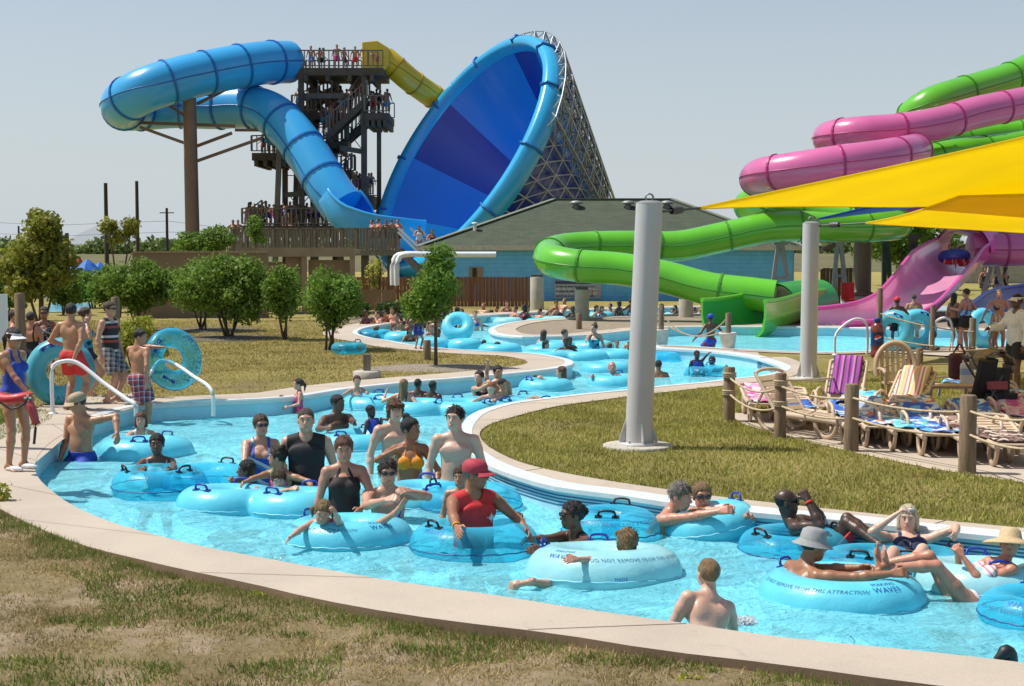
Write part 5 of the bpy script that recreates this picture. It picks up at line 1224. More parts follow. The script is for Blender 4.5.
def person(label, head=None, pelvis=None, base=None, skin='fair', hair=('short', 'brown'), wear=(), arms=None, legs=None, hat=None, glasses=False, face=True, group=None, name='person', link=True, cat='person', lens=None, extra=None, sleek=False, **kw):
    """build one figure. wear: list of (part_name, kind, material, options)"""
    if head and base is None and head[2] < 20.5: kw['h'] = kw.get('h', 1.72) * (1.16 if kw.get('sex') == 'f' else 1.12)      # the photographed crowd is a little larger than life against the pool
    p = Person(**kw); p.place_head(*head) if head else p.place_pelvis(pelvis if pelvis is not None else (0, 0, 0))
    arms = arms or {}; legs = legs or {}
    for sd, sg in (('L', 1), ('R', -1)):
        a = arms.get(sd, dict(hand=(sg * .10, -.04, -.52)))
        p.arm(sd, **a)
        l = legs.get(sd)
        if l is None:
            fz = (base if base is not None else FLOOR) + .08 * p.s - p.org[2]; hipz = p.hip[sd][2]
            l = dict(foot=(sg * .03, -.02, max(-.84, (fz - hipz) / p.s)))
        p.leg(sd, **l)
    parts = [('body', p.body_mesh(), m_skin(skin))]
    if hair:
        V, Q = p.hair(hair[0])
        if p.res < .012 and hair[0] not in ('buzz', 'bald') and not hat:
            V2, Q2 = p.strands(V, 900, int(p.org[0] * 97) % 1000, .25 if (hair[0] in ('bun', 'topbun', 'pony', 'pigtails', 'buns2', 'long', 'bob') or sleek) else 1.0); Q = np.concatenate([Q, Q2 + len(V)]); V = np.concatenate([V, V2])
        parts.append(('hair', (V, Q), m_hair(hair[1])))
    for wnm, kind, mt, *o in wear:
        parts.append((wnm, p.cloth(kind, **(o[0] if o else {})), MATS['cloth_' + mt]))
    extras = []
    def mb_part(nm, mb, mats): extras.append((nm, mb, mats))
    q = p.hs; Mh = p.hmat()
    if p.res < .012 and face and not glasses:
        for sg in (1, -1):
            b = MB(); b.ell(p.headpt((sg * .030, -.083, .010)), (.0125 * q, .0085 * q, .0055 * q), Mh, 10, 6, 0); b.ell(p.headpt((sg * .030, -.0885, .010)), (.0062 * q, .0048 * q, .0052 * q), Mh, 8, 5, 1); mb_part('eye', b, [M_EYEW, M_EYED])
            b = MB(); b.ell(p.headpt((sg * .031, -.086, .033)), (.017 * q, .006 * q, .0042 * q), Mh, 8, 5); mb_part('eyebrow', b, [m_hair(hair[1] if hair else 'dark')])
    if p.res < .012 and face:
        b = MB(); b.ell(p.headpt((0, -.0925, -.062)), (.021 * q, .006 * q, .0062 * q), Mh, 10, 6); mb_part('mouth', b, [M_LIPD if skin in ('dark', 'brown') else M_LIP])
    if glasses:
        b = MB()
        for sg in (1, -1):
            b.ell(p.headpt((sg * .034, -.098, .008)), (.029 * q, .012 * q, .020 * q), Mh @ Matrix.Rotation(sg * .22, 3, 'Z'), 12, 6); b.bar(p.headpt((sg * .062, -.085, .012)), p.headpt((sg * .082, .005, .008)), .007 * q, .012 * q)
        b.bar(p.headpt((-.015, -.104, .013)), p.headpt((.015, -.104, .013)), .008 * q, .008 * q)
        mb_part('sunglasses', b, [lens or M_LENS])
    if hat:
        hk, hm = hat; hm = MATS['cloth_' + hm]; b = MB(); c0 = p.headpt((0, .014, .045))
        if hk in ('cap', 'visor'):
            if hk == 'cap':
                b.lathe([(.101 * q, -.028 * q), (.105 * q, .0), (.102 * q, .03 * q), (.086 * q, .06 * q), (.052 * q, .080 * q), (.0, .087 * q)], c0, 20, 0, Mh @ Matrix.Diagonal((.90, 1.08, 1)))
                b.ell(p.headpt((0, .014, .128)), (.008 * q, .008 * q, .006 * q), Mh, 8, 5)
            else: b.lathe([(.094 * q, -.02 * q), (.098 * q, -.02 * q), (.096 * q, .02 * q), (.091 * q, .02 * q)], c0, 20, 0, Mh @ Matrix.Diagonal((.90, 1.08, 1)))
            rows = []
            for i in range(9):
                t = -1.15 + 2.3 * i / 8; row = []
                for j in range(5): r = .088 + .078 * j / 4 * math.cos(t * .75); row.append(p.headpt((math.sin(t) * r * .92, .014 - math.cos(t) * r * 1.05 - .01, .038 - .022 * (j / 4) - .03 * math.sin(t) ** 2 * (j / 4))))
                rows.append(row)
            for off in (0, .006):
                vs_ = [v + Vector(p.Mh @ np.array([0, 0, off * q])) for row in rows for v in row]; b._add(vs_, [(i * 5 + j, (i + 1) * 5 + j, (i + 1) * 5 + j + 1, i * 5 + j + 1) for i in range(8) for j in range(4)], 0, True)
        if hk == 'bucket': b.lathe([(.0, .094 * q), (.06 * q, .09 * q), (.09 * q, .07 * q), (.103 * q, .0), (.107 * q, -.012 * q), (.155 * q, -.045 * q), (.158 * q, -.05 * q), (.10 * q, -.02 * q)], c0, 28, 0, Mh @ Matrix.Diagonal((.95, 1.06, 1)))
        if hk == 'sunhat': b.lathe([(.0, .095 * q), (.06 * q, .09 * q), (.09 * q, .062 * q), (.104 * q, .005), (.108 * q, -.005 * q), (.20 * q, -.03 * q), (.245 * q, -.055 * q), (.243 * q, -.062 * q), (.105 * q, -.018 * q)], c0, 32, 0, Mh @ Matrix.Diagonal((.95, 1.06, 1)))
        mb_part({'cap': 'cap', 'visor': 'visor', 'bucket': 'bucket_hat', 'sunhat': 'sun_hat'}[hk], b, [hm])
    if extra: extra(p, mb_part)
    org = Vector(p.org); zb = min(float(parts[0][1][0][:, 2].min()) + org.z, 0.27) - org.z
    off = np.array([0, 0, zb])
    out = []
    for nm, (V, Q), mt in parts:
        if len(V) == 0: continue
        out.append((nm, mesh_np(nm, V - off, Q), [mt]))
    for nm, b, mats in extras:
        me = bpy.data.meshes.new(nm); me.from_pydata([(x, y, z - zb) for x, y, z in b.v], [], b.f); me.polygons.foreach_set('material_index', b.m); me.polygons.foreach_set('use_smooth', b.sm)
        bm = bmesh.new(); bm.from_mesh(me); bmesh.ops.recalc_face_normals(bm, faces=bm.faces); bm.to_mesh(me); bm.free()
        out.append((nm, me, mats))
    for nm, me, mats in out:
        for mm in mats: me.materials.append(mm)
    loc = org + Vector((0, 0, zb))
    if not link: return dict(parts=out, off=Vector((0, 0, zb)), p=p)
    o = link_mesh(name, out[0][1], None, None, loc); setp(o, label, cat, group)
    for nm, me, mats in out[1:]: link_mesh(nm, me, None, o)
    return o, p
def spawn(proto, label, loc, rz=0, sc=1.0, mats=None, group=None, only=None):
    """another individual of a prototype: shares mesh data, has its own skin, hair and clothes colours"""
    root = None
    for nm, me, mm in proto['parts']:
        if only and nm not in only and nm != 'body': continue
        o = bpy.data.objects.new('person' if root is None else nm, me); COL.objects.link(o)
        if mats and nm in mats:
            o.material_slots[0].link = 'OBJECT'; o.material_slots[0].material = mats[nm]
        if root is None:
            root = o; o.location = Vector(loc) + proto['off'] * sc; o.rotation_euler = (0, 0, math.radians(rz)); o.scale = (sc, sc, sc); setp(o, label, 'person', group)
        else: o.parent = root
    return root
# ================================================================ INFLATABLE TUBES
def m_vinyl(name, col, clear=0.0, trans=.25, tint=(.35, .85, .95)):
    m, nt, out = new_mat(name); v = coords(nt)
    c = ramp(nt, noise(nt, 2.5, 3, v), [(.3, tuple(x * .88 for x in col)), (.7, tuple(min(1, x * 1.08) for x in col))])
    p = nd(nt, 'ShaderNodeBsdfPrincipled'); nt.links.new(c, p.inputs['Base Color']); p.inputs['Roughness'].default_value = .38; p.inputs['Coat Weight'].default_value = .3; p.inputs['Coat Roughness'].default_value = .16
    b = nd(nt, 'ShaderNodeBump'); b.inputs['Strength'].default_value = .35; b.inputs['Distance'].default_value = .02; nt.links.new(noise(nt, 7, 3, v, .6, .6), b.inputs['Height']); nt.links.new(b.outputs[0], p.inputs['Normal']); nt.links.new(b.outputs[0], p.inputs['Coat Normal'])
    t = nd(nt, 'ShaderNodeBsdfTranslucent'); nt.links.new(c, t.inputs[0])
    mx = nd(nt, 'ShaderNodeMixShader'); mx.inputs[0].default_value = trans; nt.links.new(p.outputs[0], mx.inputs[1]); nt.links.new(t.outputs[0], mx.inputs[2]); last = mx.outputs[0]
    if clear:
        tr = nd(nt, 'ShaderNodeBsdfTransparent'); tr.inputs[0].default_value = c4(tint); lw = nd(nt, 'ShaderNodeLayerWeight'); lw.inputs['Blend'].default_value = .35
        f = nd(nt, 'ShaderNodeMath', operation='MULTIPLY_ADD'); nt.links.new(lw.outputs['Facing'], f.inputs[0]); f.inputs[1].default_value = -.55; f.inputs[2].default_value = clear; f.use_clamp = True
        m3 = nd(nt, 'ShaderNodeMixShader'); nt.links.new(f.outputs[0], m3.inputs[0]); nt.links.new(last, m3.inputs[1]); nt.links.new(tr.outputs[0], m3.inputs[2]); last = m3.outputs[0]
    nt.links.new(last, out.inputs[0]); MATS[name] = m; return m
V_CYAN = m_vinyl('vinyl_cyan', (.17, .77, .95)); V_PALE = m_vinyl('vinyl_pale', (.42, .84, .90)); V_CLEAR = m_vinyl('vinyl_clear', (.09, .68, .92), clear=.84, tint=(.50, .90, .98)); V_TURQ = m_vinyl('vinyl_turquoise', (.10, .55, .66))
V_SEAM = M('seam_pale', (.30, .66, .80), .4); V_SEAMD = M('seam_dark', (.015, .09, .28), .4); V_HAND = M('handle_navy', (.015, .04, .32), .4); V_HANDB = M('handle_black', (.015, .015, .02), .4); V_INK = M('ink_blue', (.02, .10, .45), .5); V_INKD = M('ink_dark', (.04, .15, .28), .5)
def torus_np(R, r, n=72, m=28, rz=1.0, wob=0.0):
    a = np.linspace(0, 2 * np.pi, n, endpoint=False); b = np.linspace(0, 2 * np.pi, m, endpoint=False); A, B = np.meshgrid(a, b, indexing='ij')
    rr = r * (1 + wob * np.sin(A * 14) * np.cos(B) ** 2)
    V = np.stack([(R + rr * np.cos(B)) * np.cos(A), (R + rr * np.cos(B)) * np.sin(A), rr * rz * np.sin(B)], -1).reshape(-1, 3)
    i = np.arange(n * m).reshape(n, m); Q = np.stack([i, np.roll(i, -1, 0), np.roll(np.roll(i, -1, 0), -1, 1), np.roll(i, -1, 1)], -1).reshape(-1, 4)
    return V, Q
def text_on_ring(s, R, r, phi0, psi0, size, cx=0.0, inner=False):
    cu = bpy.data.curves.new('lettering', 'FONT'); cu.body = s; cu.size = size; cu.align_x = 'CENTER'; cu.resolution_u = 2; cu.space_character = 1.1
    ob = bpy.data.objects.new('lettering', cu); COL.objects.link(ob); bpy.context.view_layer.update()
    me = bpy.data.meshes.new_from_object(ob.evaluated_get(bpy.context.evaluated_depsgraph_get())); bpy.data.objects.remove(ob); bpy.data.curves.remove(cu)
    bm = bmesh.new(); bm.from_mesh(me); bmesh.ops.triangulate(bm, faces=bm.faces)
    es = [e for e in bm.edges if e.calc_length() > size * .35]
    if es: bmesh.ops.subdivide_edges(bm, edges=es, cuts=2)
    sg = -1 if inner else 1
    for v in bm.verts:
        psi = psi0 + (v.co.y - size * .35) / r * sg; rr = R + (r + .004) * math.cos(psi); ph = phi0 + sg * v.co.x / rr
        v.co = Vector((cx + rr * math.cos(ph), rr * math.sin(ph), (r + .004) * math.sin(psi)))
    bm.to_mesh(me); bm.free(); me.name = 'lettering'; return me
def handle(t, R, r, phi, mat, psi=1.25, cx=0.0):
    e = Vector((math.cos(phi), math.sin(phi), 0)); tz = Vector((-math.sin(phi), math.cos(phi), 0)); out = e * math.cos(psi) + Vector((0, 0, math.sin(psi))); c = Vector((cx, 0, 0)) + e * R + out * (r + .004)
    b = MB(); b.tube(crom([c - tz * .085, c - tz * .075 + out * .05, c + tz * .075 + out * .05, c + tz * .085], .02), .0125, 8)
    sd = tz.cross(out)
    for k in (-1, 1): b.box(c + tz * .085 * k - out * .002, (.07, .05, .012), M3=Matrix((tz, sd, out)).transposed())
    o0 = Vector((0, 0, 0)); me_o = b.build('handle', mat, None, (0, 0, 0)); me_o.parent = t; return me_o
def tube_at(px, Y, Ro, label, mat=None, r=.205, z=.01, tilt=(0, 0, 0), rz=0.0, hmat=None, handles=(0.9, -2.2), texts=(), group=None, double=0.0, loc=None, small=False, cat='inner tube'):
    mat = mat or V_CYAN; p = loc if loc is not None else Vector((XA(px, Y), Y, z)); t = empty('inner_tube', p, label, cat, group)
    R = Ro - r
    if double:
        h = .022 if not small else .035; n0 = Field((-Ro - double, -Ro, -r), (Ro + double, Ro, r), h); X, Yy, Z = n0.xyz()
        def tor(cx): q = np.sqrt((X - cx) ** 2 + Yy ** 2) - R; return np.sqrt(q * q + Z * Z) - r
        a, b_ = tor(-double), tor(double); k = .05; hh = np.clip(.5 + .5 * (b_ - a) / k, 0, 1); n0.F = (b_ * (1 - hh) + a * hh - k * hh * (1 - hh)).astype(np.float32); V, Q = n0.mesh()
    else: V, Q = torus_np(R, r, 72 if not small else 36, 28 if not small else 14, wob=.016)
    link_mesh('ring', mesh_np('ring', V, Q), mat, t)
    if not small:
        for cx in ((-double, double) if double else (0,)):
            b = MB(); pts = [(cx + (Ro + .003) * math.cos(a), (Ro + .003) * math.sin(a), .004 * math.sin(a * 23)) for a in np.linspace(0, 2 * np.pi, 90, endpoint=False) if not double or abs(cx + Ro * math.cos(a)) > double - .08 or abs(Ro * math.sin(a)) > Ro * .8]
            if double: pts = [q for q in pts if (q[0] - (-cx)) ** 2 + q[1] ** 2 > (Ro - .02) ** 2]; pts = sorted(pts, key=lambda q: (math.atan2(q[1], (q[0] - cx) * (1 if cx > 0 else -1))))
            b.tube(pts, .0065, 5, closed=not double); o = b.build('seam', V_SEAM if mat is not V_CLEAR else V_SEAMD, None, (0, 0, 0)); o.parent = t
            for ph in handles: handle(t, R, r, ph, hmat or V_HAND, cx=cx)
        for (s, phi, psi, size, ink, *cc) in texts: link_mesh('lettering', text_on_ring(s, R, r, phi, psi, size, cc[0] if cc else 0.0, inner=len(cc) > 1), ink, t)
    t.rotation_euler = [math.radians(x) for x in tilt[:2]] + [math.radians(rz)]
    return t
WARN = 'DO NOT REMOVE FROM THIS ATTRACTION'
PI = math.pi
def logo(ph, cx=0.0): return [('MAKING', ph, 1.22, .055, V_INK, cx), ('WAVES', ph, .92, .075, V_INK, cx)]
tube_at(143, 20.95, .68, 'glossy cyan tube with a dark handle holding the short haired woman by the pool edge', V_CYAN, r=.235, z=-.01, tilt=(-3, 0), handles=(-1.5, 1.2))
tube_at(157, 17.6, .56, 'transparent blue tube with black handles around the woman in the white top', V_CLEAR, r=.215, z=.09, hmat=V_HANDB, handles=(-2.6, -.6))
tube_at(206, 18.1, .56, 'transparent blue tube floating empty right of the woman in the white top', V_CLEAR, z=.03, hmat=V_HANDB, handles=(-1.9, 1.2))
tube_at(262, 16.65, .60, 'wide pale cyan double tube crowded with three dark haired girls', V_CYAN, double=.42, rz=-14, tilt=(-4, 0), z=-.01, r=.225, handles=(-1.9, 1.7))
tube_at(347, 14.88, .65, 'cyan tube with printed warning carrying the blonde girl with trailing arm', V_CYAN, z=-.02, tilt=(-4, 0), r=.23, handles=(.35, 2.6), texts=[(WARN, -2.25, .8, .05, V_INKD)] + logo(-.85))
tube_at(474, 14.4, .63, 'clear blue tube around the man in the red cap', V_CLEAR, r=.23, tilt=(-3, 0), z=.02, hmat=V_HANDB, handles=(-2.5, .5), texts=logo(-2.35))
tube_at(470, 16.6, .58, 'clear blue tube just behind the man in the red cap', V_CLEAR, z=.04, hmat=V_HANDB, handles=(2.8, 1.5))
tube_at(422, 16.9, .52, 'cyan tube between the man in sunglasses and the tall teenage boy', V_CYAN, z=.02, handles=(-1.2, 1.5))
tube_at(612, 15.0, .50, 'clear blue tube with black handles behind the blond boy', V_CLEAR, z=.06, hmat=V_HANDB, handles=(-1.75, 1.2), texts=[(WARN, -1.6, .7, .06, V_INKD)])
tube_at(605, 13.4, .715, 'palest tube with clear printed warning under the blond boy', V_PALE, z=-.03, tilt=(-6, 0), r=.25, handles=(1.6, 2.9), texts=[(WARN, -.95, .8, .052, V_INKD)] + logo(-2.3) + [('MADE', -1.42, .1, .04, V_INK)])
tube_at(712, 15.1, .48, 'cyan tube tilted upward under the smiling woman and the grey haired man', V_CYAN, tilt=(0, -11), z=.09, r=.19, handles=(2.2, .4))
tube_at(797, 14.25, .53, 'clear blue tube in which the bald man leans back', V_CLEAR, z=.02, r=.18, hmat=V_HANDB, handles=(-2.6, .2))
tube_at(846, 12.45, .695, 'bright cyan tube with printed warning under the man in the bucket hat', V_CYAN, z=-.03, tilt=(-2, 0), r=.225, handles=(.15, 2.4), texts=[(WARN, -2.3, .85, .05, V_INKD)] + logo(-1.15))
tube_at(900, 13.5, .46, 'clear double tube with a row of dark print around the blonde woman', V_CLEAR, double=.22, z=.0, r=.165, hmat=V_HANDB, handles=(-2.1, .3), texts=[(WARN, -.9, .8, .05, V_INKD, .22), (WARN, -2.2, .8, .05, V_INKD, -.22)])
tube_at(990, 12.85, .61, 'pale tube with a blue handle carrying the woman in the sun hat', V_PALE, z=-.02, tilt=(-5, 0), r=.22, handles=(-1.6, 1.4), texts=logo(-.9))
tube_at(1046, 11.6, .46, 'clear blue printed tube cut by the right edge of the photo', V_CLEAR, r=.17, z=.05, handles=(1.3,), texts=[(WARN, -1.9, .5, .05, V_INKD), ('WAVES', -2.2, .95, .075, V_INK)])
tube_at(357, 21.7, .58, 'pale cyan tube holding the dark haired man and boy in a vest', V_CYAN, handles=(-2.2, 1.2), rz=10)
tube_at(374, 26.9, .62, 'cyan tube holding the small girl in the red striped suit', V_CYAN, handles=(-1.3, 1.5))
tube_at(441, 26.1, .60, 'broad cyan double tube under the long haired blonde girl', V_CYAN, double=.42, handles=(-.6, 1.9))
tube_at(515, 26.6, .60, 'cyan double tube crowded with a family of four', V_CYAN, double=.36, rz=8, handles=(-1.3, 1.9))
tube_at(546, 30.3, .56, 'cyan tube of the long haired woman below the lawn tip', V_CYAN, handles=(-2.5,))
tube_at(613, 31.2, .55, 'cyan tube hugged from behind by the bald man beside the grey pole', V_CYAN, handles=(1.2,))
tube_at(607, 34.5, .62, 'cyan tube just above the bald man near the grey pole', V_CYAN, small=True)
tube_at(707, 33.4, .5, 'small blue tube carrying the boy in the blue vest', V_CLEAR, handles=(1.2,))
tube_at(565, 38.3, .75, 'pale cyan double tube with three bathers in front of the gravel island', V_CYAN, double=.42, rz=5, small=True)
tube_at(575, 42.0, .62, 'blue tube close to the gravel island wall', V_CYAN, double=.5, small=True)
tube_at(614, 38.6, .6, 'cyan tube of the mother and children left of the grey pole', V_CYAN, small=True)
tube_at(662, 37.6, .5, 'blue tube peeping out at the right of the grey pole', V_CLEAR, small=True)
for k, (px, Y, Ro, tl, mt, lb) in enumerate(((374, 46.5, .62, (0, 0), V_CLEAR, 'leftmost clear blue tube at the end of the upper river bend'), (402, 45.5, .56, (0, 0), V_CYAN, 'cyan tube left of the standing lifeguard in the upper bend'), (432, 42.5, .5, (0, 0), V_CYAN, 'cyan tube beside the trunk of the young tree'), (458, 46.2, .52, (52, 0), V_CYAN, 'cyan tube tipped up on edge over the man in red'), (465, 42.2, .5, (0, 0), V_CYAN, 'cyan tube below the tipped tube on the upper bend'), (500, 40.2, .6, (0, 0), V_CYAN, 'thin cyan tube under the reclining girl in black'), (545, 39.6, .55, (0, 0), V_CYAN, 'cyan tube entering behind the tip of the lawn'))):
    tube_at(px, Y, Ro, lb, mt, tilt=tl, small=True, z=.06 if not tl[0] else .38)
for k, px in enumerate((448, 487, 497, 508, 521, 540, 553, 600, 648, 668, 692, 712)):
    tube_at(px, 54.5 + (k * 37 % 5) * .8 + (px > 590) * 2.2, .58, 'far cyan tube in the channel behind the gravel island', V_CYAN if k % 3 else V_PALE, small=True, group='tubes in the far channel')
tube_at(345, 0, .43, 'clear blue tube lying flat on the dry grass under the small tree', V_CLEAR, loc=G(349, 353.5, .27) + Vector((0, 0, .13)), r=.135, handles=(1.0,))
# tubes standing on edge
tube_at(0, 0, .56, 'big turquoise tube standing on edge behind the first handrail', V_TURQ, r=.165, loc=Vector((XA(59, 24.9), 24.9, .28 + .53)), tilt=(84, 0), rz=8, handles=(2.0,), texts=[('MAKING', 1.85, 1.25, .11, V_INK, 0.0, 1), ('WAVES', -1.5, 1.3, .13, V_INK)])
tube_at(0, 0, .53, 'clear turquoise tube with dark print slung over the shoulder of the bather in plaid trunks', V_CLEAR, r=.165, loc=Vector((XA(172, 25.3), 25.3, D(0, 359, 25.3).z)), tilt=(78, 12), rz=40, handles=(2.8, -1.9), texts=[('RENTAL TUBE', .1, 1.2, .15, V_INKD, 0.0)])
for px, Y, mt, lb, rz in ((894, 37.0, V_TURQ, 'pale turquoise tube standing on edge held by the boy in the red cap', -35), (918, 37.6, V_CYAN, 'bright blue tube standing on edge next to the pale turquoise one', 10), (984, 38.2, V_CYAN, 'blue tube standing on edge beside the bare chested man at the right', 25)):
    tube_at(0, 0, .52, lb, mt, r=.155, loc=Vector((XA(px, Y), Y, .28 + .5)), tilt=(82, 0), rz=rz, handles=(1.2,))
# ================================================================ BATHERS IN THE RIVER, NEAR TO FAR
def Wd(px, py, Y): return ('w', D(px, py, Y))
bath = 'bathers in the lazy river'
# --- left side
def strap(p, mb):
    pass
o, p = person('lifeguard girl in a blue swimsuit and white visor standing on the deck', head=(14, 338, 17.6), base=DECK, sex='f', h=1.67, yaw=62, hpitch=8, skin='tan', hair=('pony', 'dark'), wear=[('swimsuit', 'onepiece', 'royal', dict(strap=.06))], hat=('visor', 'white'), glasses=True, arms={'R': dict(hand=Wd(29, 396, 17.35), hint=(-1, .6, 0)), 'L': dict(hand=Wd(26, 392, 17.75))},
       extra=lambda p, mb: [mb('sandal', b, [MATS['cloth_white']]) for sd in 'LR' for b in [MB()] if b.ell(Vector(p.__dict__['an' + sd] + p.Y @ np.array([0, -.09, -.05]) * p.s), (.05, .14, .035), Matrix([list(r) for r in p.Y]))])
rt = empty('rescue_tube', D(15, 400, 17.2), 'red foam rescue tube with a white cross slung at the lifeguard hip', 'rescue tube')
b = MB(); b.tube(crom([D(-8, 393, 17.3), D(6, 399, 17.15), D(20, 398, 17.1), D(30, 396, 17.15)], .06), .078, 12, flat=.75); b.build('foam_body', M('rescue_red', (.50, .02, .025), .5, coat=.2), rt)
b = MB(); b.tube(crom([D(28, 402, 17.1), D(33, 412, 17.05), D(36, 424, 17.05)], .05), [.06] * len(crom([D(28, 402, 17.1), D(33, 412, 17.05), D(36, 424, 17.05)], .05)), 12, flat=.75); b.build('foam_end', M('rescue_red_faded', (.50, .07, .075), .5), rt)
b = MB(); c = D(27.5, 398, 17.02); b.bar(c + Vector((-.04, 0, 0)), c + Vector((.04, 0, 0)), .02, .022); b.bar(c + Vector((0, -.002, -.04)), c + Vector((0, -.002, .04)), .02, .022); b.build('cross_emblem', MATS['cloth_white'], rt)
b = MB(); b.tube(crom([D(36, 424, 17.02), D(35, 434, 17.0), D(34, 444, 17.0)], .05), .016, 6); b.tube(crom([D(0, 402, 17.02), D(12, 409, 17.0), D(24, 404, 17.0), D(28, 398, 17.0)], .05), .012, 6); b.build('strap', M_BLACK, rt)
person('bare chested man in a khaki cap and bright blue trunks by the pool edge', head=(77, 403, 20.4), sex='m', h=1.72, yaw=-28, hyaw=-38, hpitch=18, skin='tan', fat=.03, hair=('short', 'dark'), wear=[('swim_trunks', 'trunks', 'royal')], hat=('cap', 'khaki'), glasses=True, arms={'L': dict(hand=Wd(117, 433, 20.1), hint=(1, .5, .3)), 'R': dict(hand=Wd(60, 459, 20.3))})
person('short haired woman sitting in the glossy cyan tube', head=(141, 420, 21.80), sex='f', h=1.62, yaw=5, skin='fair', hair=('bob', 'auburn'), wear=[('swimsuit', 'onepiece', 'white')], arms={'L': dict(hand=Wd(165, 443, 21.30)), 'R': dict(hand=Wd(122, 445, 21.30))})
person('woman in a white tank top resting her arms on a clear tube', head=(157, 444, 18.05), sex='f', h=1.52, yaw=6, skin='brown', fat=.015, hair=('bun', 'black'), wear=[('tank_top', 'tank', 'white', dict(neck=.12, wide=.12))], arms={'L': dict(hand=Wd(172, 470, 17.55), hint=(1, .3, -.6), curl=.8), 'R': dict(hand=Wd(140, 470, 17.55), hint=(-1, .3, -.6), curl=.8)})
# --- group at the double tube
person('woman in sunglasses and a blue and white striped swimsuit', head=(261, 425, 18.2), sex='f', h=1.58, yaw=12, hyaw=14, skin='fair', fat=.03, hair=('bun', 'brown'), wear=[('swimsuit', 'onepiece', 'bluewhite', dict(nl=.15, strap=.09))], glasses=True, arms={'R': dict(hand=Wd(246, 476, 17.7), hint=(-1, .5, -.2)), 'L': dict(hand=(.12, -.1, -.5))})
person('balding man in a black sleeveless shirt standing in the river', head=(306, 420, 17.5), sex='m', h=1.80, yaw=4, skin='fair', fat=.05, hair=('buzz', 'brown'), wear=[('tank_top', 'tank', 'black', dict(loose=.006, wide=.19)), ('swim_trunks', 'trunks', 'black')])
person('girl with long dark hair looking left inside the double tube', head=(246, 470, 17.60), sex='f', h=1.45, yaw=-70, hyaw=-10, skin='brown', hair=('long', 'black'), wear=[('swimsuit', 'onepiece', 'navy')], arms={'R': dict(hand=Wd(243, 486, 17.60)), 'L': dict(hand=Wd(236, 486, 17.60))})
person('girl with two hair buns and pink straps spreading her arms on the double tube', head=(277, 457, 17.40), sex='f', kid=True, h=1.38, yaw=-25, hyaw=-65, skin='tan', hair=('buns2', 'dark'), wear=[('swimsuit', 'racer', 'pinkpattern')], arms={'R': dict(hand=Wd(240, 484, 16.90), hint=(-1, 1, .2)), 'L': dict(hand=Wd(312, 488, 17.00), hint=(1, .6, -.2))})
person('small girl resting her chin on crossed arms on the double tube', head=(279, 480, 16.90), sex='f', kid=True, h=1.25, yaw=5, hpitch=12, skin='fair', hair=('short', 'brown'), wear=[('swimsuit', 'onepiece', 'green')], arms={'R': dict(hand=Wd(291, 489, 16.60), hint=(-1, -.2, -.2)), 'L': dict(hand=Wd(262, 490, 16.60), hint=(1, -.2, -.2))})
person('woman in a brown black halter swimsuit with her hair tied back', head=(344, 449, 15.9), sex='f', h=1.70, yaw=8, hpitch=10, skin='red', fat=.025, hair=('bun', 'auburn'), wear=[('swimsuit', 'halter', 'brownblack', dict(nl=.27))], arms={'R': dict(hand=(-.10, -.10, -.52)), 'L': dict(hand=Wd(361, 509, 15.5), hint=(1, .6, -.2))})
person('blonde girl with pigtails trailing one arm into the water from her tube', head=(323, 512, 14.41), sex='f', kid=True, h=1.3, yaw=-20, lean=52, plean=30, hyaw=25, hpitch=22, hroll=8, skin='fair', hair=('pigtails', 'dkblond'), wear=[('swimsuit', 'racer', 'pink')], arms={'R': dict(hand=Wd(277, 545, 13.90), hint=(-.6, .5, .6), curl=.3), 'L': dict(hand=Wd(335, 512, 14.05), hint=(.6, -.4, -1))}, legs={'L': dict(foot=Wd(405, 505, 14.40), hint=(0, -.3, 1), toe=(.6, 0, .8)), 'R': dict(foot=(-.1, -.2, -.5))})
person('shirtless man in sunglasses leaning on a tube', head=(388, 472, 15.8), sex='m', h=1.76, yaw=8, hpitch=6, skin='fair', hair=('short', 'dark'), wear=[('swim_trunks', 'trunks', 'navy')], glasses=True, arms={'R': dict(hand=Wd(386, 500, 15.3), hint=(-1, .2, -.6)), 'L': dict(hand=Wd(410, 492, 15.4), hint=(1, .4, -.3))})
# --- standing group
person('teenage boy with shaggy brown hair behind the girl in orange', head=(395, 410, 19.2), sex='m', h=1.78, yaw=22, skin='pale', hair=('mop', 'auburn'), wear=[('swim_trunks', 'trunks', 'black')])
person('young woman in an orange bikini with her hair up', head=(411, 429, 18.0), sex='f', h=1.66, yaw=12, hyaw=48, skin='bronze', hair=('topbun', 'black'), wear=[('bikini_top', 'bikini_top', 'orange'), ('bikini_bottom', 'briefs', 'orange')], arms={'R': dict(hand=Wd(397, 449, 17.65), hint=(-1, .3, -.6), curl=1.0), 'L': dict(hand=Wd(437, 487, 17.7), hint=(.8, .7, 0))})
person('tall slim teenage boy in low black trunks standing bare chested', head=(455, 418, 17.6), sex='m', h=1.82, yaw=-6, hyaw=-14, skin='pale', hair=('short', 'dark'), wear=[('swim_trunks', 'trunks', 'black', dict(top=.0))])
person('small child whose head shows behind the man in the red cap', head=(461, 477, 15.3), sex='m', kid=True, h=1.2, yaw=-20, skin='tan', hair=('short', 'brown'), wear=[('swim_trunks', 'trunks', 'navy')])
def wrist_band(mat, sd):
    def f(p, mb):
        w_, e_ = Vector(p.__dict__['wr' + sd]), Vector(p.__dict__['el' + sd]); d = (w_ - e_).normalized(); x, y, z = basis(d); b = MB(); b.lathe([(.033 * p.s, -.012), (.036 * p.s, -.012), (.036 * p.s, .012), (.033 * p.s, .012)], w_ - d * .03, 16, 0, Matrix((x, y, z)).transposed()); mb('wristband', b, [mat])
    return f
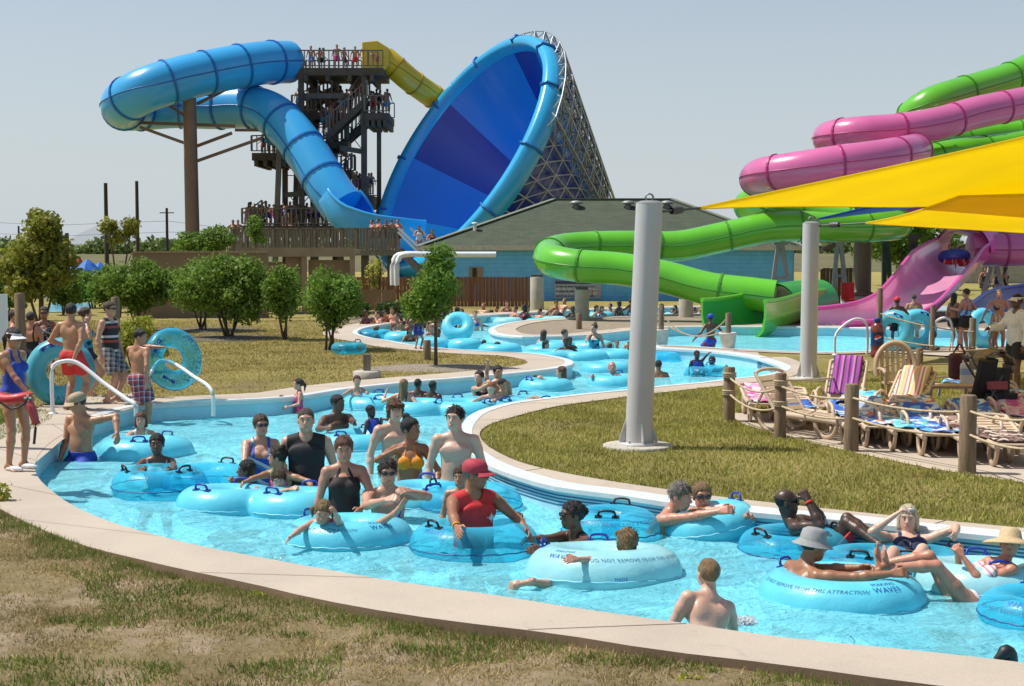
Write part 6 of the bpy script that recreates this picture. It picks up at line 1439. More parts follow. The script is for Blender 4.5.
def capman(p, mb):
    wrist_band(MATS['cloth_orange'], 'R')(p, mb)
    b = MB(); c = Vector(p.W + p.Mc @ np.array([.10, -.128, .16]) * p.s); Mx = Matrix([list(r) for r in p.Mc])
    for k in range(6): a = k * math.pi / 6; d = Mx @ Vector((math.cos(a), -.1, math.sin(a))) * (.03 if k % 3 else .045); b.bar(c - d, c + d, .006, .006)
    mb('shirt_emblem', b, [MATS['cloth_white']])
person('man in a red cap and red sleeveless shirt standing in a clear tube', head=(476, 474, 14.5), sex='m', h=1.76, yaw=34, hyaw=42, hpitch=6, skin='bronze', fat=.055, hair=('short', 'grey'), wear=[('tank_top', 'tank', 'brightred', dict(loose=.006, neck=.08, wide=.2)), ('swim_trunks', 'trunks', 'navy')], hat=('cap', 'capred'), glasses=True, arms={'R': dict(hand=Wd(459, 540, 13.5), hint=(-1, .4, -.3), curl=.25), 'L': dict(hand=Wd(527, 531, 14.27), hint=(.9, .5, -.4), curl=.4)}, extra=capman)
# --- right of centre
person('dark haired woman in sunglasses and black swimsuit leaning to the left', head=(572, 515, 14.50), sex='f', h=1.66, yaw=-62, lean=14, hyaw=-8, skin='brown', fat=.05, hair=('bun', 'black'), wear=[('swimsuit', 'onepiece', 'black')], glasses=True, arms={'R': dict(hand=Wd(527, 540, 14.20), hint=(-1, .2, -.7)), 'L': dict(hand=Wd(541, 549, 13.95), hint=(1, .2, -.6))})
person('blond boy seen from behind with one leg over the palest tube', head=(627, 541, 13.25), sex='m', kid=True, h=1.42, yaw=-108, lean=-40, plean=-55, hyaw=-50, hpitch=-8, skin='fair', hair=('mop', 'dkblond'), face=False, wear=[('swim_trunks', 'trunks', 'bluetrunk')], arms={'L': dict(hand=Wd(551, 555, 12.5), hint=(.3, .2, 1), curl=.4), 'R': dict(hand=(-.28, -.25, -.18))}, legs={'L': dict(foot=Wd(506, 576, 12.45), hint=(0, -.1, 1), toe=(.1, -1, -.3)), 'R': dict(foot=(-.1, -.6, -.3), hint=(0, 0, 1))})
person('grey haired man stretched over the tilted tube', head=(681, 496, 15.10), sex='m', h=1.75, yaw=70, lean=34, hyaw=-12, hpitch=12, skin='red', hair=('short', 'grey'), wear=[('swim_trunks', 'trunks', 'navy')], arms={'R': dict(hand=Wd(722, 511, 14.60), hint=(-1, .2, -.6), curl=.7), 'L': dict(hand=Wd(727, 509, 14.95))})
person('smiling woman in sunglasses with an arm over the tilted tube', head=(702, 496, 15.25), sex='f', h=1.68, yaw=8, skin='red', hair=('bun', 'dkblond'), wear=[('swimsuit', 'onepiece', 'black')], glasses=True, arms={'L': dict(hand=Wd(753, 516, 14.65), hint=(.3, .2, 1), curl=.4), 'R': dict(hand=Wd(690, 521, 14.90))})
person('wet boy with cropped blond hair seen from behind in the water', head=(708, 573, 11.0), sex='m', h=1.5, yaw=203, lean=30, roll=-18, hyaw=-6, hpitch=-14, skin='pale', hair=('buzz', 'dkblond'), face=False, wear=[('swim_trunks', 'trunks', 'navy', dict(top=.03))], arms={'L': dict(hand=(.14, -.25, -.42)), 'R': dict(hand=(-.12, -.28, -.42))})
person('bald man in sunglasses with red trunks lying back in a clear tube', head=(787, 502, 14.45), sex='m', h=1.62, yaw=84, lean=-38, plean=-50, hpitch=-4, skin='dark', fat=.02, hair=('bald', 'black'), glasses=True, wear=[('swim_trunks', 'trunks', 'brightred', dict(cut=.93, flare=.02))], arms={'R': dict(hand=Wd(807, 500, 14.15), hint=(-.4, -.4, -1), curl=1.1), 'L': dict(hand=Wd(809, 500, 14.5), hint=(.4, -.4, -1), curl=1.1)}, legs={'R': dict(foot=Wd(880, 545, 13.9), hint=(0, -.1, 1)), 'L': dict(foot=Wd(884, 542, 14.2), hint=(0, -.1, 1))}, extra=wrist_band(MATS['cloth_brightred'], 'R'))
person('tanned man in a pale bucket hat seen from behind in a tube', head=(814, 545, 12.5), sex='m', h=1.66, yaw=112, lean=22, plean=-10, hyaw=-6, hpitch=10, skin='bronze', fat=.02, hair=('short', 'black'), hat=('bucket', 'grey'), wear=[('swim_trunks', 'trunks', 'grey')], arms={'R': dict(hand=Wd(906, 573, 12.05), hint=(-.6, .2, -1), curl=.7), 'L': dict(hand=Wd(913, 568, 12.2), hint=(.5, .2, -1), curl=.7)}, legs={'R': dict(foot=Wd(884, 569, 12.3), hint=(0, -.2, 1)), 'L': dict(foot=Wd(892, 565, 12.5), hint=(0, -.2, 1))})
def goggles_up(p, mb):
    b = MB()
    for sg in (1, -1): b.ell(p.headpt((sg * .034, -.072, .092)), (.03 * p.hs, .014, .016), p.hmat(), 10, 6)
    mb('sunglasses', b, [M('lens_white', (.5, .5, .5), .3)])
person('blonde woman in a navy swimsuit lounging with knees up and hand to her head', head=(908, 518, 13.95), sex='f', h=1.50, yaw=-10, lean=-54, plean=-58, hyaw=-8, hpitch=0, skin='pale', fat=.02, hair=('bob', 'platinum'), wear=[('swimsuit', 'onepiece', 'navy')], arms={'R': dict(hand=Wd(895, 515, 13.7), hint=(-1, -.2, -.6), curl=.8), 'L': dict(hand=Wd(955, 534, 13.5), hint=(.6, .4, .3), curl=.3)}, legs={'R': dict(foot=Wd(880, 572, 12.85), hint=(-.1, -.4, 1)), 'L': dict(foot=Wd(906, 573, 12.85), hint=(.1, -.4, 1))}, extra=goggles_up)
person('woman in a wide straw sun hat and sunglasses with her legs stretched left', head=(1010, 543, 12.55), sex='f', h=1.46, yaw=-70, lean=-46, plean=-64, hyaw=48, hpitch=-14, skin='red', hair=('bun', 'brown'), glasses=True, hat=('sunhat', 'straw'), wear=[('bikini_top', 'bikini_top', 'pinkwhite'), ('bikini_bottom', 'briefs', 'pinkwhite')], arms={'R': dict(hand=Wd(957, 553, 12.70), hint=(-.5, .2, -1), curl=.7), 'L': dict(hand=Wd(963, 557, 12.45), hint=(.5, .2, -1), curl=.7)}, legs={'R': dict(foot=Wd(882, 564, 12.60), hint=(0, -.1, 1), toe=(0, .1, 1)), 'L': dict(foot=Wd(889, 568, 12.30), hint=(0, -.1, 1), toe=(0, .1, 1))})
sh = empty('water_shoe', D(1005, 655, 10.1), 'black water shoe poking out of the water by the near deck', 'shoe')
b = MB(); c = D(1004, 656, 10.05); b.tube(crom([c + Vector((-.06, .0, -.03)), c + Vector((-.02, 0, 0)), c + Vector((.02, .01, .03)), c + Vector((.05, .02, .0)), c + Vector((.055, .03, -.12))], .015), [.018 + .03 * min(1, i / 5) for i in range(len(crom([c + Vector((-.06, .0, -.03)), c + Vector((-.02, 0, 0)), c + Vector((.02, .01, .03)), c + Vector((.05, .02, .0)), c + Vector((.055, .03, -.12))], .015)))], 12); b.build('upper', M_BLACK, sh)
b = MB(); b.ell(c + Vector((-.02, -.01, -.035)), (.06, .045, .012), Matrix.Rotation(.35, 3, 'Y')); b.build('sole', M('sole_grey', (.05, .05, .05), .7), sh)
# --- middle distance
m_ = dict(res=.0125)
person('dark haired man leaning on the pale cyan tube with a boy', head=(338, 403, 22.2), sex='m', h=1.8, yaw=35, hyaw=25, skin='brown', fat=.05, hair=('short', 'black'), wear=[('swim_trunks', 'trunks', 'navy')], arms={'R': dict(hand=Wd(326, 428, 21.6)), 'L': dict(hand=Wd(356, 424, 21.6))}, **m_)
person('small boy in a bright blue life vest riding the pale cyan tube', head=(371, 411, 21.9), sex='m', kid=True, h=1.05, yaw=60, lean=-25, skin='dark', hair=('crop', 'black'), wear=[('life_vest', 'vest', 'royal'), ('swim_trunks', 'trunks', 'navy')], legs={'L': dict(foot=Wd(382, 419, 21.6), hint=(0, 0, 1)), 'R': dict(foot=Wd(380, 424, 21.3), hint=(0, 0, 1))}, **m_)
person('little girl in a pink suit wading with one arm out', head=(298, 384, 26), sex='f', kid=True, h=1.2, yaw=-75, skin='fair', hair=('pony', 'dark'), wear=[('swimsuit', 'racer', 'pink')], arms={'R': dict(hand=Wd(283, 397, 26)), 'L': dict(hand=(.12, -.3, -.3))}, **m_)
person('small girl in a red striped suit sitting in a cyan tube', head=(357, 381, 26.7), sex='f', kid=True, h=1.2, yaw=15, skin='fair', hair=('bun', 'brown'), wear=[('swimsuit', 'onepiece', 'pinkwhite')], arms={'R': dict(hand=Wd(341, 396, 26.3)), 'L': dict(hand=Wd(368, 393, 26.4))}, **m_)
person('long haired blonde girl with her back turned in the broad double tube', head=(404, 385, 26.2), sex='f', h=1.5, yaw=165, skin='fair', hair=('long', 'dkblond'), face=False, wear=[('swimsuit', 'onepiece', 'navy')], arms={'R': dict(hand=(-.25, -.1, -.2)), 'L': dict(hand=(.25, -.1, .05))}, **m_)
person('left one of two dark haired heads low behind the broad double tube', head=(418, 384, 27.6), sex='m', h=1.4, yaw=170, skin='brown', hair=('short', 'black'), face=False, wear=[('swim_trunks', 'trunks', 'black')], **m_)
person('right one of two dark haired heads low behind the broad double tube', head=(433, 386, 27.4), sex='m', h=1.4, yaw=150, skin='dark', hair=('short', 'black'), face=False, wear=[('swim_trunks', 'trunks', 'black')], **m_)
person('dark haired woman raising a fist in the family double tube', head=(479, 377, 27.0), sex='f', h=1.65, yaw=40, lean=-10, hyaw=-70, skin='fair', hair=('bun', 'black'), wear=[('swimsuit', 'onepiece', 'black')], arms={'L': dict(hand=Wd(488, 363, 27.0), hint=(.3, .5, -1), curl=1.2), 'R': dict(hand=Wd(492, 382, 26.6))}, **m_)
person('ginger boy with goggles hanging both arms over the family tube', head=(491, 388, 26.2), sex='m', kid=True, h=1.3, yaw=0, hpitch=15, skin='pale', hair=('short', 'ginger'), glasses=True, lens=M('lens_pale', (.3, .45, .4), .3), wear=[('swim_trunks', 'trunks', 'navy')], arms={'R': dict(hand=Wd(467, 405, 25.8), hint=(-1, 0, .2)), 'L': dict(hand=Wd(484, 406, 25.8), hint=(1, 0, .2))}, **m_)
person('tanned man with short hair and a raised leg in the family tube', head=(498, 372, 27.2), sex='m', h=1.78, yaw=25, lean=-8, skin='tan', hair=('short', 'black'), wear=[('swim_trunks', 'trunks', 'black')], arms={'R': dict(hand=Wd(484, 384, 26.9))}, legs={'L': dict(foot=Wd(545, 393, 26.4), hint=(0, 0, 1)), 'R': dict(foot=(-.1, -.5, -.4))}, **m_)
person('dark haired boy held in front of the tanned man', head=(503, 384, 26.7), sex='m', kid=True, h=1.2, yaw=60, skin='tan', hair=('short', 'black'), wear=[('swim_trunks', 'trunks', 'bluetrunk')], **m_)
person('long haired woman seen from behind in the tube below the lawn tip', head=(561, 372, 30.4), sex='f', h=1.65, yaw=-100, lean=-15, skin='fair', hair=('long', 'auburn'), face=False, wear=[('swimsuit', 'onepiece', 'navy')], arms={'L': dict(hand=Wd(543, 379, 30.0)), 'R': dict(hand=Wd(538, 377, 30.6))}, **m_)
person('bald man lying across a tube with both hands on its rim', head=(612, 367, 31.5), sex='m', h=1.78, yaw=5, lean=20, hpitch=-10, skin='red', hair=('bald', 'grey'), wear=[('swim_trunks', 'trunks', 'royal')], arms={'R': dict(hand=Wd(592, 376, 31.0), hint=(-1, 0, .2)), 'L': dict(hand=Wd(617, 376, 30.9), hint=(1, 0, .2))}, **m_)
person('woman in a dark blue floral swimsuit with a high bun', head=(594, 328, 40.5), sex='f', h=1.7, yaw=-20, hyaw=-25, skin='fair', hair=('topbun', 'brown'), wear=[('swimsuit', 'onepiece', 'floral')], arms={'R': dict(hand=Wd(586, 341, 40.0)), 'L': dict(hand=(.12, -.1, -.5))}, **m_)
person('boy in a blue life vest sitting on the small blue tube', head=(697, 354.5, 33.4), sex='m', kid=True, h=1.15, yaw=20, skin='dark', hair=('crop', 'black'), wear=[('life_vest', 'vest', 'royal'), ('swim_trunks', 'trunks', 'navy')], legs={'R': dict(foot=Wd(690, 380, 32.9)), 'L': dict(foot=Wd(702, 380, 32.9))}, **m_)
person('woman in black with a raised hand behind the boy in the vest', head=(712, 361, 34.0), sex='f', h=1.62, yaw=-15, skin='dark', hair=('short', 'black'), wear=[('swimsuit', 'onepiece', 'black')], arms={'R': dict(hand=Wd(707, 355, 33.8), hint=(-1, 0, -.5)), 'L': dict(hand=Wd(728, 366, 33.4), hint=(1, 0, 0))}, **m_)
person('swimmer in a dark shirt with head just above the right loop', head=(754, 358, 36.5), sex='m', h=1.5, yaw=170, skin='tan', hair=('short', 'black'), face=False, wear=[('rash_shirt', 'tee', 'black')], **m_)
person('swimmer with bare shoulders at the right end of the loop', head=(767, 361.5, 35.5), sex='m', h=1.5, yaw=165, skin='fair', hair=('short', 'black'), face=False, wear=[('swim_trunks', 'trunks', 'navy')], **m_)
person('boy in a blue cap and patterned trunks walking along the catch pool rim', head=(710.5, 318, 40), sex='m', h=1.5, kid=True, base=FLOOR + .5, yaw=-160, skin='brown', hair=('crop', 'black'), hat=('cap', 'royal'), wear=[('swim_trunks', 'trunks', 'redblue')], arms={'L': dict(hand=(.3, -.1, -.4)), 'R': dict(hand=(-.35, -.1, -.38))}, **m_)
person('woman in a bright blue bikini standing in the far bend', head=(475, 314, 50.5), sex='f', h=1.65, yaw=0, skin='pale', fat=.04, hair=('bun', 'dkblond'), wear=[('bikini_top', 'bikini_top', 'royal'), ('bikini_bottom', 'briefs', 'royal')], base=-.45, **m_)
o, p = person('lifeguard in a blue suit carrying a red rescue tube at the upper bend', head=(418, 315.5, 37.8), base=DECK, sex='f', h=.98, yaw=160, skin='bronze', hair=('pony', 'dark'), face=False, hat=('cap', 'royal'), wear=[('swimsuit', 'tee', 'royal', dict(hem=-.10)), ('shorts', 'shorts', 'royal')], arms={'L': dict(hand=(.2, .12, -.3))}, **m_)
rt = empty('rescue_tube', D(421, 322, 37.6), 'red rescue tube worn across the back of the far lifeguard', 'rescue tube'); b = MB(); b.tube(crom([D(414, 322, 37.65), D(420, 320, 37.55), D(427, 313, 37.7)], .06), .075, 10, flat=.7); b.build('foam_body', MATS['rescue_red'], rt)
b = MB(); c = D(420.5, 319, 37.45); b.bar(c - Vector((.05, 0, 0)), c + Vector((.05, 0, 0)), .02, .02); b.bar(c - Vector((0, 0, .05)), c + Vector((0, 0, .05)), .02, .02); b.build('cross_emblem', MATS['cloth_white'], rt)
# --- waiting on the left bank
person('bare backed man in red trunks holding the first handrail', head=(71, 311, 23.9), base=DECK, sex='m', h=1.80, yaw=165, hyaw=25, skin='tan', hair=('short', 'black'), face=False, wear=[('swim_trunks', 'trunks', 'brightred')], arms={'L': dict(hand=(.12, -.22, -.3)), 'R': dict(hand=Wd(74, 358, 23.6), hint=(-1, .4, 0))}, **m_)
person('woman in a turquoise floral swim top touching her face', head=(86, 314, 26.2), base=DECK, sex='f', h=1.68, yaw=120, skin='fair', hair=('bun', 'brown'), wear=[('swim_top', 'tankini', 'floral', dict(nl=.25)), ('swim_shorts', 'shorts', 'navy')], arms={'R': dict(hand=Wd(88, 323, 25.9), hint=(-1, 0, -1))}, **m_)
person('man in a striped tank top and grey plaid shorts standing on the left bank', head=(110, 309, 25.0), base=DECK, sex='m', h=1.76, yaw=70, skin='fair', hair=('short', 'brown'), glasses=True, wear=[('tank_top', 'tank', 'stripe', dict(hem=-.1)), ('shorts', 'trunks', 'plaidgrey', dict(cut=.85))], **m_)
person('young man in plaid trunks stepping into the pool with a tube', head=(140.5, 336.5, 24.4), base=DECK - .3, sex='m', h=1.74, yaw=150, hyaw=-60, hpitch=10, skin='tan', hair=('crop', 'black'), wear=[('swim_trunks', 'trunks', 'plaid', dict(cut=.8))], arms={'R': dict(hand=(-.08, .1, -.5)), 'L': dict(hand=Wd(160, 347, 24.6), hint=(1, 0, 0))}, legs={'R': dict(foot=(-.02, -.05, -.82)), 'L': dict(foot=(.05, -.3, -.78))}, **m_)
person('woman in a dark suit with her back turned beside the timber post', head=(31, 318, 27.5), base=DECK, sex='f', h=1.65, yaw=175, skin='red', hair=('short', 'dark'), face=False, wear=[('swimsuit', 'onepiece', 'black')], **m_)
person('woman in sunglasses and a dotted swimsuit behind the turquoise tube', head=(44, 313, 28.0), base=DECK, sex='f', h=1.68, yaw=15, skin='bronze', hair=('bun', 'dark'), glasses=True, wear=[('swimsuit', 'onepiece', 'dots')], **m_)
person('person almost hidden behind the left timber post', head=(15, 316, 28.0), base=DECK, sex='m', h=1.72, yaw=100, skin='red', hair=('short', 'brown'), wear=[('swim_trunks', 'trunks', 'maroon')], **m_)
# --- right side, by the catch pool
r_ = dict(res=.014, base=DECK)
person('boy in a red and white cap leaning on the pale turquoise tube', head=(897, 301, 37.6), sex='m', kid=True, h=1.30, yaw=175, skin='brown', hair=('crop', 'black'), face=False, hat=('cap', 'brightred'), wear=[('swim_trunks', 'trunks', 'black')], arms={'L': dict(hand=(.35, -.1, -.25)), 'R': dict(hand=(-.25, -.15, -.35))}, **r_)
person('bald bare backed man behind the bright blue standing tube', head=(914, 298, 38.3), sex='m', h=1.42, yaw=170, skin='tan', hair=('buzz', 'brown'), face=False, wear=[('swim_trunks', 'trunks', 'grey')], **r_)
person('woman in black shorts with a bare back by the second handrail', head=(954.5, 297, 37.0), sex='f', h=1.46, yaw=120, hyaw=20, skin='bronze', hair=('long', 'dark'), face=False, wear=[('bikini_top', 'bikini_top', 'black'), ('shorts', 'shorts', 'black')], arms={'R': dict(hand=(-.1, -.35, -.3))}, **r_)
person('heavier woman in a blue floral swim top and black skirt', head=(966, 293, 36.6), sex='f', h=1.56, yaw=-140, fat=.07, skin='red', hair=('short', 'dark'), face=False, wear=[('swim_top', 'tankini', 'bluefloral'), ('shorts', 'shorts', 'black', dict(cut=.5))], arms={'L': dict(hand=(.1, -.25, -.2)), 'R': dict(hand=(-.12, -.2, -.2))}, **r_)
person('bare chested man holding a child near the dark blue flume', head=(999, 294, 36.8), sex='m', h=1.54, yaw=-10, skin='red', hair=('short', 'dkblond'), wear=[('swim_trunks', 'trunks', 'whitenavy')], arms={'R': dict(hand=(-.25, -.3, -.4)), 'L': dict(hand=(.0, -.25, -.3))}, **r_)
person('child standing against the bare chested man', head=(996, 309, 36.4), sex='f', kid=True, h=1.18, yaw=200, skin='tan', hair=('bun', 'brown'), face=False, wear=[('swimsuit', 'onepiece', 'white')], **r_)
person('woman in a white long sleeved shirt and black shorts behind the stroller', head=(1016.5, 301, 26.0), sex='f', h=1.78, yaw=-75, skin='brown', fat=.05, hair=('short', 'black'), hat=('visor', 'white'), wear=[('shirt', 'shirt', 'white', dict(long=True, hem=-.08)), ('shorts', 'trunks', 'black')], arms={'R': dict(hand=(-.1, -.35, -.25))}, **r_)
person('child crouching on the pool deck between the handrail and tubes', head=(934, 334, 37.2), sex='m', kid=True, h=1.0, yaw=60, lean=25, skin='dark', hair=('crop', 'black'), wear=[('swim_trunks', 'trunks', 'black')], **r_)
for k, (px, py, lb, sk, c) in enumerate(((985, 269, 'dark haired woman in black walking far away under the pink tube', 'tan', 'black'), (997, 270, 'woman in a navy suit walking in the middle of three far strollers', 'red', 'navy'), (1006, 269, 'rightmost far stroller in black under the pink tube', 'tan', 'black'))):
    person(lb, head=(px, py, 66), sex='f', h=1.7, base=.1, yaw=10 + 40 * k, skin=sk, hair=('long', 'dark'), wear=[('swimsuit', 'tankini', c), ('shorts', 'shorts', c)], res=.016)
# --- riders at the mouth of the pink flume
tube_at(955, 58.8, .62, 'dark blue raft tube with riders at the mouth of the pink flume', m_vinyl('vinyl_navy', (.03, .08, .34)), loc=D(954, 256.5, 58.9), tilt=(-14, 0), small=True, cat='raft')
for k, (px, py) in enumerate(((950, 247), (957, 246), (961, 249))):
    person(('left rider in red', 'middle rider leaning back', 'right rider in red')[k] + ' on the raft in the pink flume', head=(px, py, 59.1), sex='m', h=1.5, yaw=-20 + 15 * k, lean=-20, skin='red', hair=('short', 'dark'), wear=[('swim_trunks', 'trunks', 'brightred')], res=.018, legs={'L': dict(foot=(.1, -.6, -.05), hint=(0, 0, 1)), 'R': dict(foot=(-.1, -.6, -.05), hint=(0, 0, 1))})

# ---------------- prototypes for the small distant people
PR = {}
def proto(key, **kw): PR[key] = person('', link=False, res=.022, face=False, pelvis=(0, 0, 0), base=-.93, **kw)
proto('man', sex='m', hair=('short', 'dark'), wear=[('swim_trunks', 'trunks', 'navy')], arms={'L': dict(hand=(.12, -.2, -.42)), 'R': dict(hand=(-.15, -.05, -.5))})
proto('woman', sex='f', hair=('long', 'dark'), wear=[('swimsuit', 'onepiece', 'black')], arms={'L': dict(hand=(.12, -.05, -.5)), 'R': dict(hand=(-.1, -.3, -.2))})
proto('lounger', sex='m', lean=-30, plean=-45, hair=('short', 'dark'), wear=[('swim_trunks', 'trunks', 'navy')], arms={'L': dict(hand=(.4, -.1, -.25)), 'R': dict(hand=(-.4, -.1, -.25))}, legs={'L': dict(foot=(.12, -.72, .02), hint=(0, 0, 1)), 'R': dict(foot=(-.12, -.7, .05), hint=(0, 0, 1))})
proto('loungew', sex='f', lean=-25, plean=-45, hair=('long', 'dark'), wear=[('swimsuit', 'onepiece', 'black')], arms={'L': dict(hand=(.35, -.2, -.25)), 'R': dict(hand=(-.4, -.1, -.2))}, legs={'L': dict(foot=(.12, -.72, .02), hint=(0, 0, 1)), 'R': dict(foot=(-.12, -.7, .05), hint=(0, 0, 1))})
SKS = ['fair', 'tan', 'red', 'bronze', 'brown', 'dark', 'tan', 'red']; HRS = ['dark', 'black', 'brown', 'black', 'dkblond', 'dark']; CLS = ['navy', 'black', 'royal', 'brightred', 'bluetrunk', 'white', 'maroon', 'pink', 'floral', 'sky']
rp = random.Random(5)
def sp_(key, px, hy, Y, label, rz=None, group=None, sc=None, skin=None, hair=None, cl=None):
    P_ = PR[key]; sc = sc or rp.uniform(.9, 1.03); hc = P_['p'].Hc * sc; a = rz if rz is not None else rp.uniform(-70, 70); ca, sa = math.cos(math.radians(a)), math.sin(math.radians(a)); hx, hy_ = hc[0] * ca - hc[1] * sa, hc[0] * sa + hc[1] * ca
    d = D(px, hy, Y); loc = Vector((d.x - hx, d.y - hy_, d.z - hc[2]))
    c = MATS['cloth_' + (cl or rp.choice(CLS))]
    return spawn(P_, label, loc, a, sc, {'body': m_skin(skin or rp.choice(SKS)), 'hair': m_hair(hair or rp.choice(HRS)), 'swim_trunks': c, 'swimsuit': c}, group)
# heads and shoulders round the gravel island
for key, px, hy, Y, lb, rz, kw in (
    ('woman', 544, 334, 42, 'auburn haired bather with her back to us left of the woman in floral blue', 150, dict(hair='brown')),
    ('lounger', 565, 333.5, 42.5, 'bather reclining against the gravel island wall with arms spread', 60, dict(skin='tan')),
    ('woman', 546, 344.5, 39, 'dark haired bather at the left end of the three person double tube', 60, dict(hair='black', cl='black')),
    ('lounger', 566, 342, 38.6, 'dark skinned bather in the middle of the three person double tube', 10, dict(skin='dark', cl='black')),
    ('man', 570, 340.5, 38.9, 'boy in a white shirt on the three person double tube', 20, dict(skin='brown', cl='white', sc=.8)),
    ('man', 609.5, 346, 39.4, 'dark child low in the water left of the mother', 40, dict(skin='dark', sc=.8)),
    ('man', 617, 344, 40, 'child facing us beside the mother left of the grey pole', 0, dict(skin='tan', sc=.75)),
    ('woman', 630, 345.5, 38.4, 'mother with tied dark hair bending over children left of the grey pole', -60, dict(hair='brown', cl='black')),
    ('man', 632.5, 338, 41.5, 'dark haired head right behind the mother near the grey pole', 150, dict(hair='black')),
    ('man', 658.5, 365, 33, 'head and arm half hidden at the right of the grey pole', 170, dict(hair='black', skin='bronze'))):
    sp_(key, px, hy, Y, lb, rz, None, **kw)
for key, px, hy, Y, lb, rz, kw in (
    ('lounger', 376, 329, 46.5, 'bather lying in the leftmost clear tube of the upper bend', -60, dict(skin='brown', cl='black')),
    ('lounger', 395, 327, 47.5, 'bather behind the cyan tube left of the standing lifeguard', 40, dict(skin='red')),
    ('man', 402, 325, 46.0, 'bather in a dark shirt left of the lifeguard in the upper bend', -20, dict(skin='bronze', hair='black')),
    ('woman', 410, 330, 45, 'dark haired bather peeping out at the lifeguard legs', 30, dict(skin='bronze', cl='black')),
    ('lounger', 438, 333, 44.0, 'bather low in a tube right behind the young tree trunk', 0, dict(skin='brown')),
    ('woman', 431, 328, 48, 'sunburnt bather left of the young tree trunk', 20, dict(skin='red')),
    ('lounger', 455, 342, 44.3, 'man in red trunks lying under the tipped up tube', 75, dict(skin='tan', cl='brightred', hair='black')),
    ('man', 484, 343, 42.2, 'boy in a blue and green vest seen from behind in the upper channel', 175, dict(skin='brown', cl='royal', sc=.8)),
    ('loungew', 498, 346, 40.4, 'girl in black reclining to the right on a thin tube', 82, dict(skin='tan', hair='black', cl='black')),
    ('lounger', 545, 349, 39.6, 'dark haired bather with an arm along the tube at the lawn tip', 70, dict(skin='tan', hair='black'))):
    sp_(key, px, hy, Y, lb, rz, None, **kw)
for k in range(34):
    px = 440 + k * 8.2 + rp.uniform(-3, 3)
    if 468 < px < 482: continue
    Y = (53.5 if px < 470 else 56.5) + rp.uniform(-1.5, 1.8) + (px > 590) * 2.4
    sp_(rp.choice(['man', 'woman', 'lounger', 'loungew']), px, HOR + (CZ - rp.uniform(.25, .75)) / Y * FPX, Y, 'small far bather in the channel between fence and gravel island', None, 'bathers in the far channel')
for k in range(18):
    px = 358 + k * 6.3 + rp.uniform(-3, 3); Y = 48.0 + k * .25 + rp.uniform(-1, 1.5)
    if 412 < px < 424: continue
    if k in (0,): continue
    sp_(rp.choice(['man', 'woman', 'lounger']), px, HOR + (CZ - rp.uniform(.3, .7)) / Y * FPX, Y, 'small bather at the back of the upper river bend', None, 'bathers at the back of the upper bend')
# queue on the slide tower
q = 'people queueing on the slide tower'
for a, c, n, dy in (((302, 226), (338, 226), 9, 0), ((250, 226), (300, 226), 14, 1), ((252, 226), (246, 232), 3, -1.5), ((260, 155), (292, 155), 7, 1), ((322, 134), (366, 98), 13, -1.6), ((369, 115), (390, 115), 6, 0), ((304, 71), (384, 71), 9, 0), ((290, 154), (320, 186), 8, -1.2), ((356, 197), (373, 196), 7, 1), ((296, 111), (344, 111), 9, 2), ((340, 225), (356, 199), 5, 1.4)):
    for i in range(n):
        f = (i + rp.uniform(.2, .8)) / n; w0 = T(a[0] + (c[0] - a[0]) * f, a[1] + (c[1] - a[1]) * f, dy + rp.uniform(-.5, .5)); sc = rp.uniform(.85, 1.05); P_ = PR[rp.choice(['man', 'woman'])]
        w0.z += .93 * sc
        cm = MATS['cloth_' + rp.choice(CLS)]; spawn(P_, 'small figure queueing on the timber slide tower', w0, rp.uniform(0, 360), sc, {'body': m_skin(rp.choice(SKS)), 'hair': m_hair(rp.choice(HRS)), 'swim_trunks': cm, 'swimsuit': cm}, q)
for k, px in enumerate((233, 238, 372, 378, 386, 392, 398)):
    w0 = D(px, 226, 82.5 + .3 * k); w0.z = zf + .93
    spawn(PR['man'], 'small figure looking over the slatted walkway parapet', w0, rp.uniform(-60, 60), rp.uniform(.9, 1.02), {'body': m_skin(rp.choice(SKS)), 'hair': m_hair(rp.choice(HRS)), 'swim_trunks': MATS['cloth_navy']}, 'people on the raised walkway')
for px, py, lb, c in ((419, 227, 'person in white on the walkway steps', 'white'), (432, 231, 'person in maroon at the lower end of the walkway steps', 'maroon')):
    w0 = D(px, py, 82.0); w0.z -= .7; spawn(PR['woman'], lb, w0, 20, 1.0, {'body': m_skin('tan'), 'swimsuit': MATS['cloth_' + c], 'hair': m_hair('dark')})
# ================================================================ PLANTS
LEAF = {'shrub': M_leaf('leaf_shrub', [(0.106, 0.194, 0.028), (0.215, 0.336, 0.047), (0.308, 0.439, 0.070), (0.153, 0.258, 0.041)], .45), 'maple': M_leaf('leaf_maple', [(0.092, 0.206, 0.028), (0.185, 0.336, 0.047), (0.337, 0.439, 0.070), (0.138, 0.258, 0.035)], .45), 'autumn': M_leaf('leaf_autumn', [(0.185, 0.234, 0.035), (0.337, 0.361, 0.058), (0.491, 0.388, 0.070), (0.245, 0.284, 0.047)], .45), 'box': M_leaf('leaf_box', [(0.037, 0.077, 0.019), (0.077, 0.130, 0.028), (0.123, 0.194, 0.041)], .2), 'yellow': M_leaf('leaf_yellow', [(0.245, 0.310, 0.035), (0.460, 0.491, 0.070), (0.614, 0.568, 0.117)], .4), 'far': M_leaf('leaf_far', [(0.106, 0.169, 0.052), (0.185, 0.258, 0.070), (0.245, 0.310, 0.093)], .2)}
M_BARK = M('bark', (.10, .075, .055), .9, .4, 8, bump=.5, stretch=(4, 4, .8)); M_BARKD = M('bark_dark', (.055, .045, .038), .9, .4, 8)
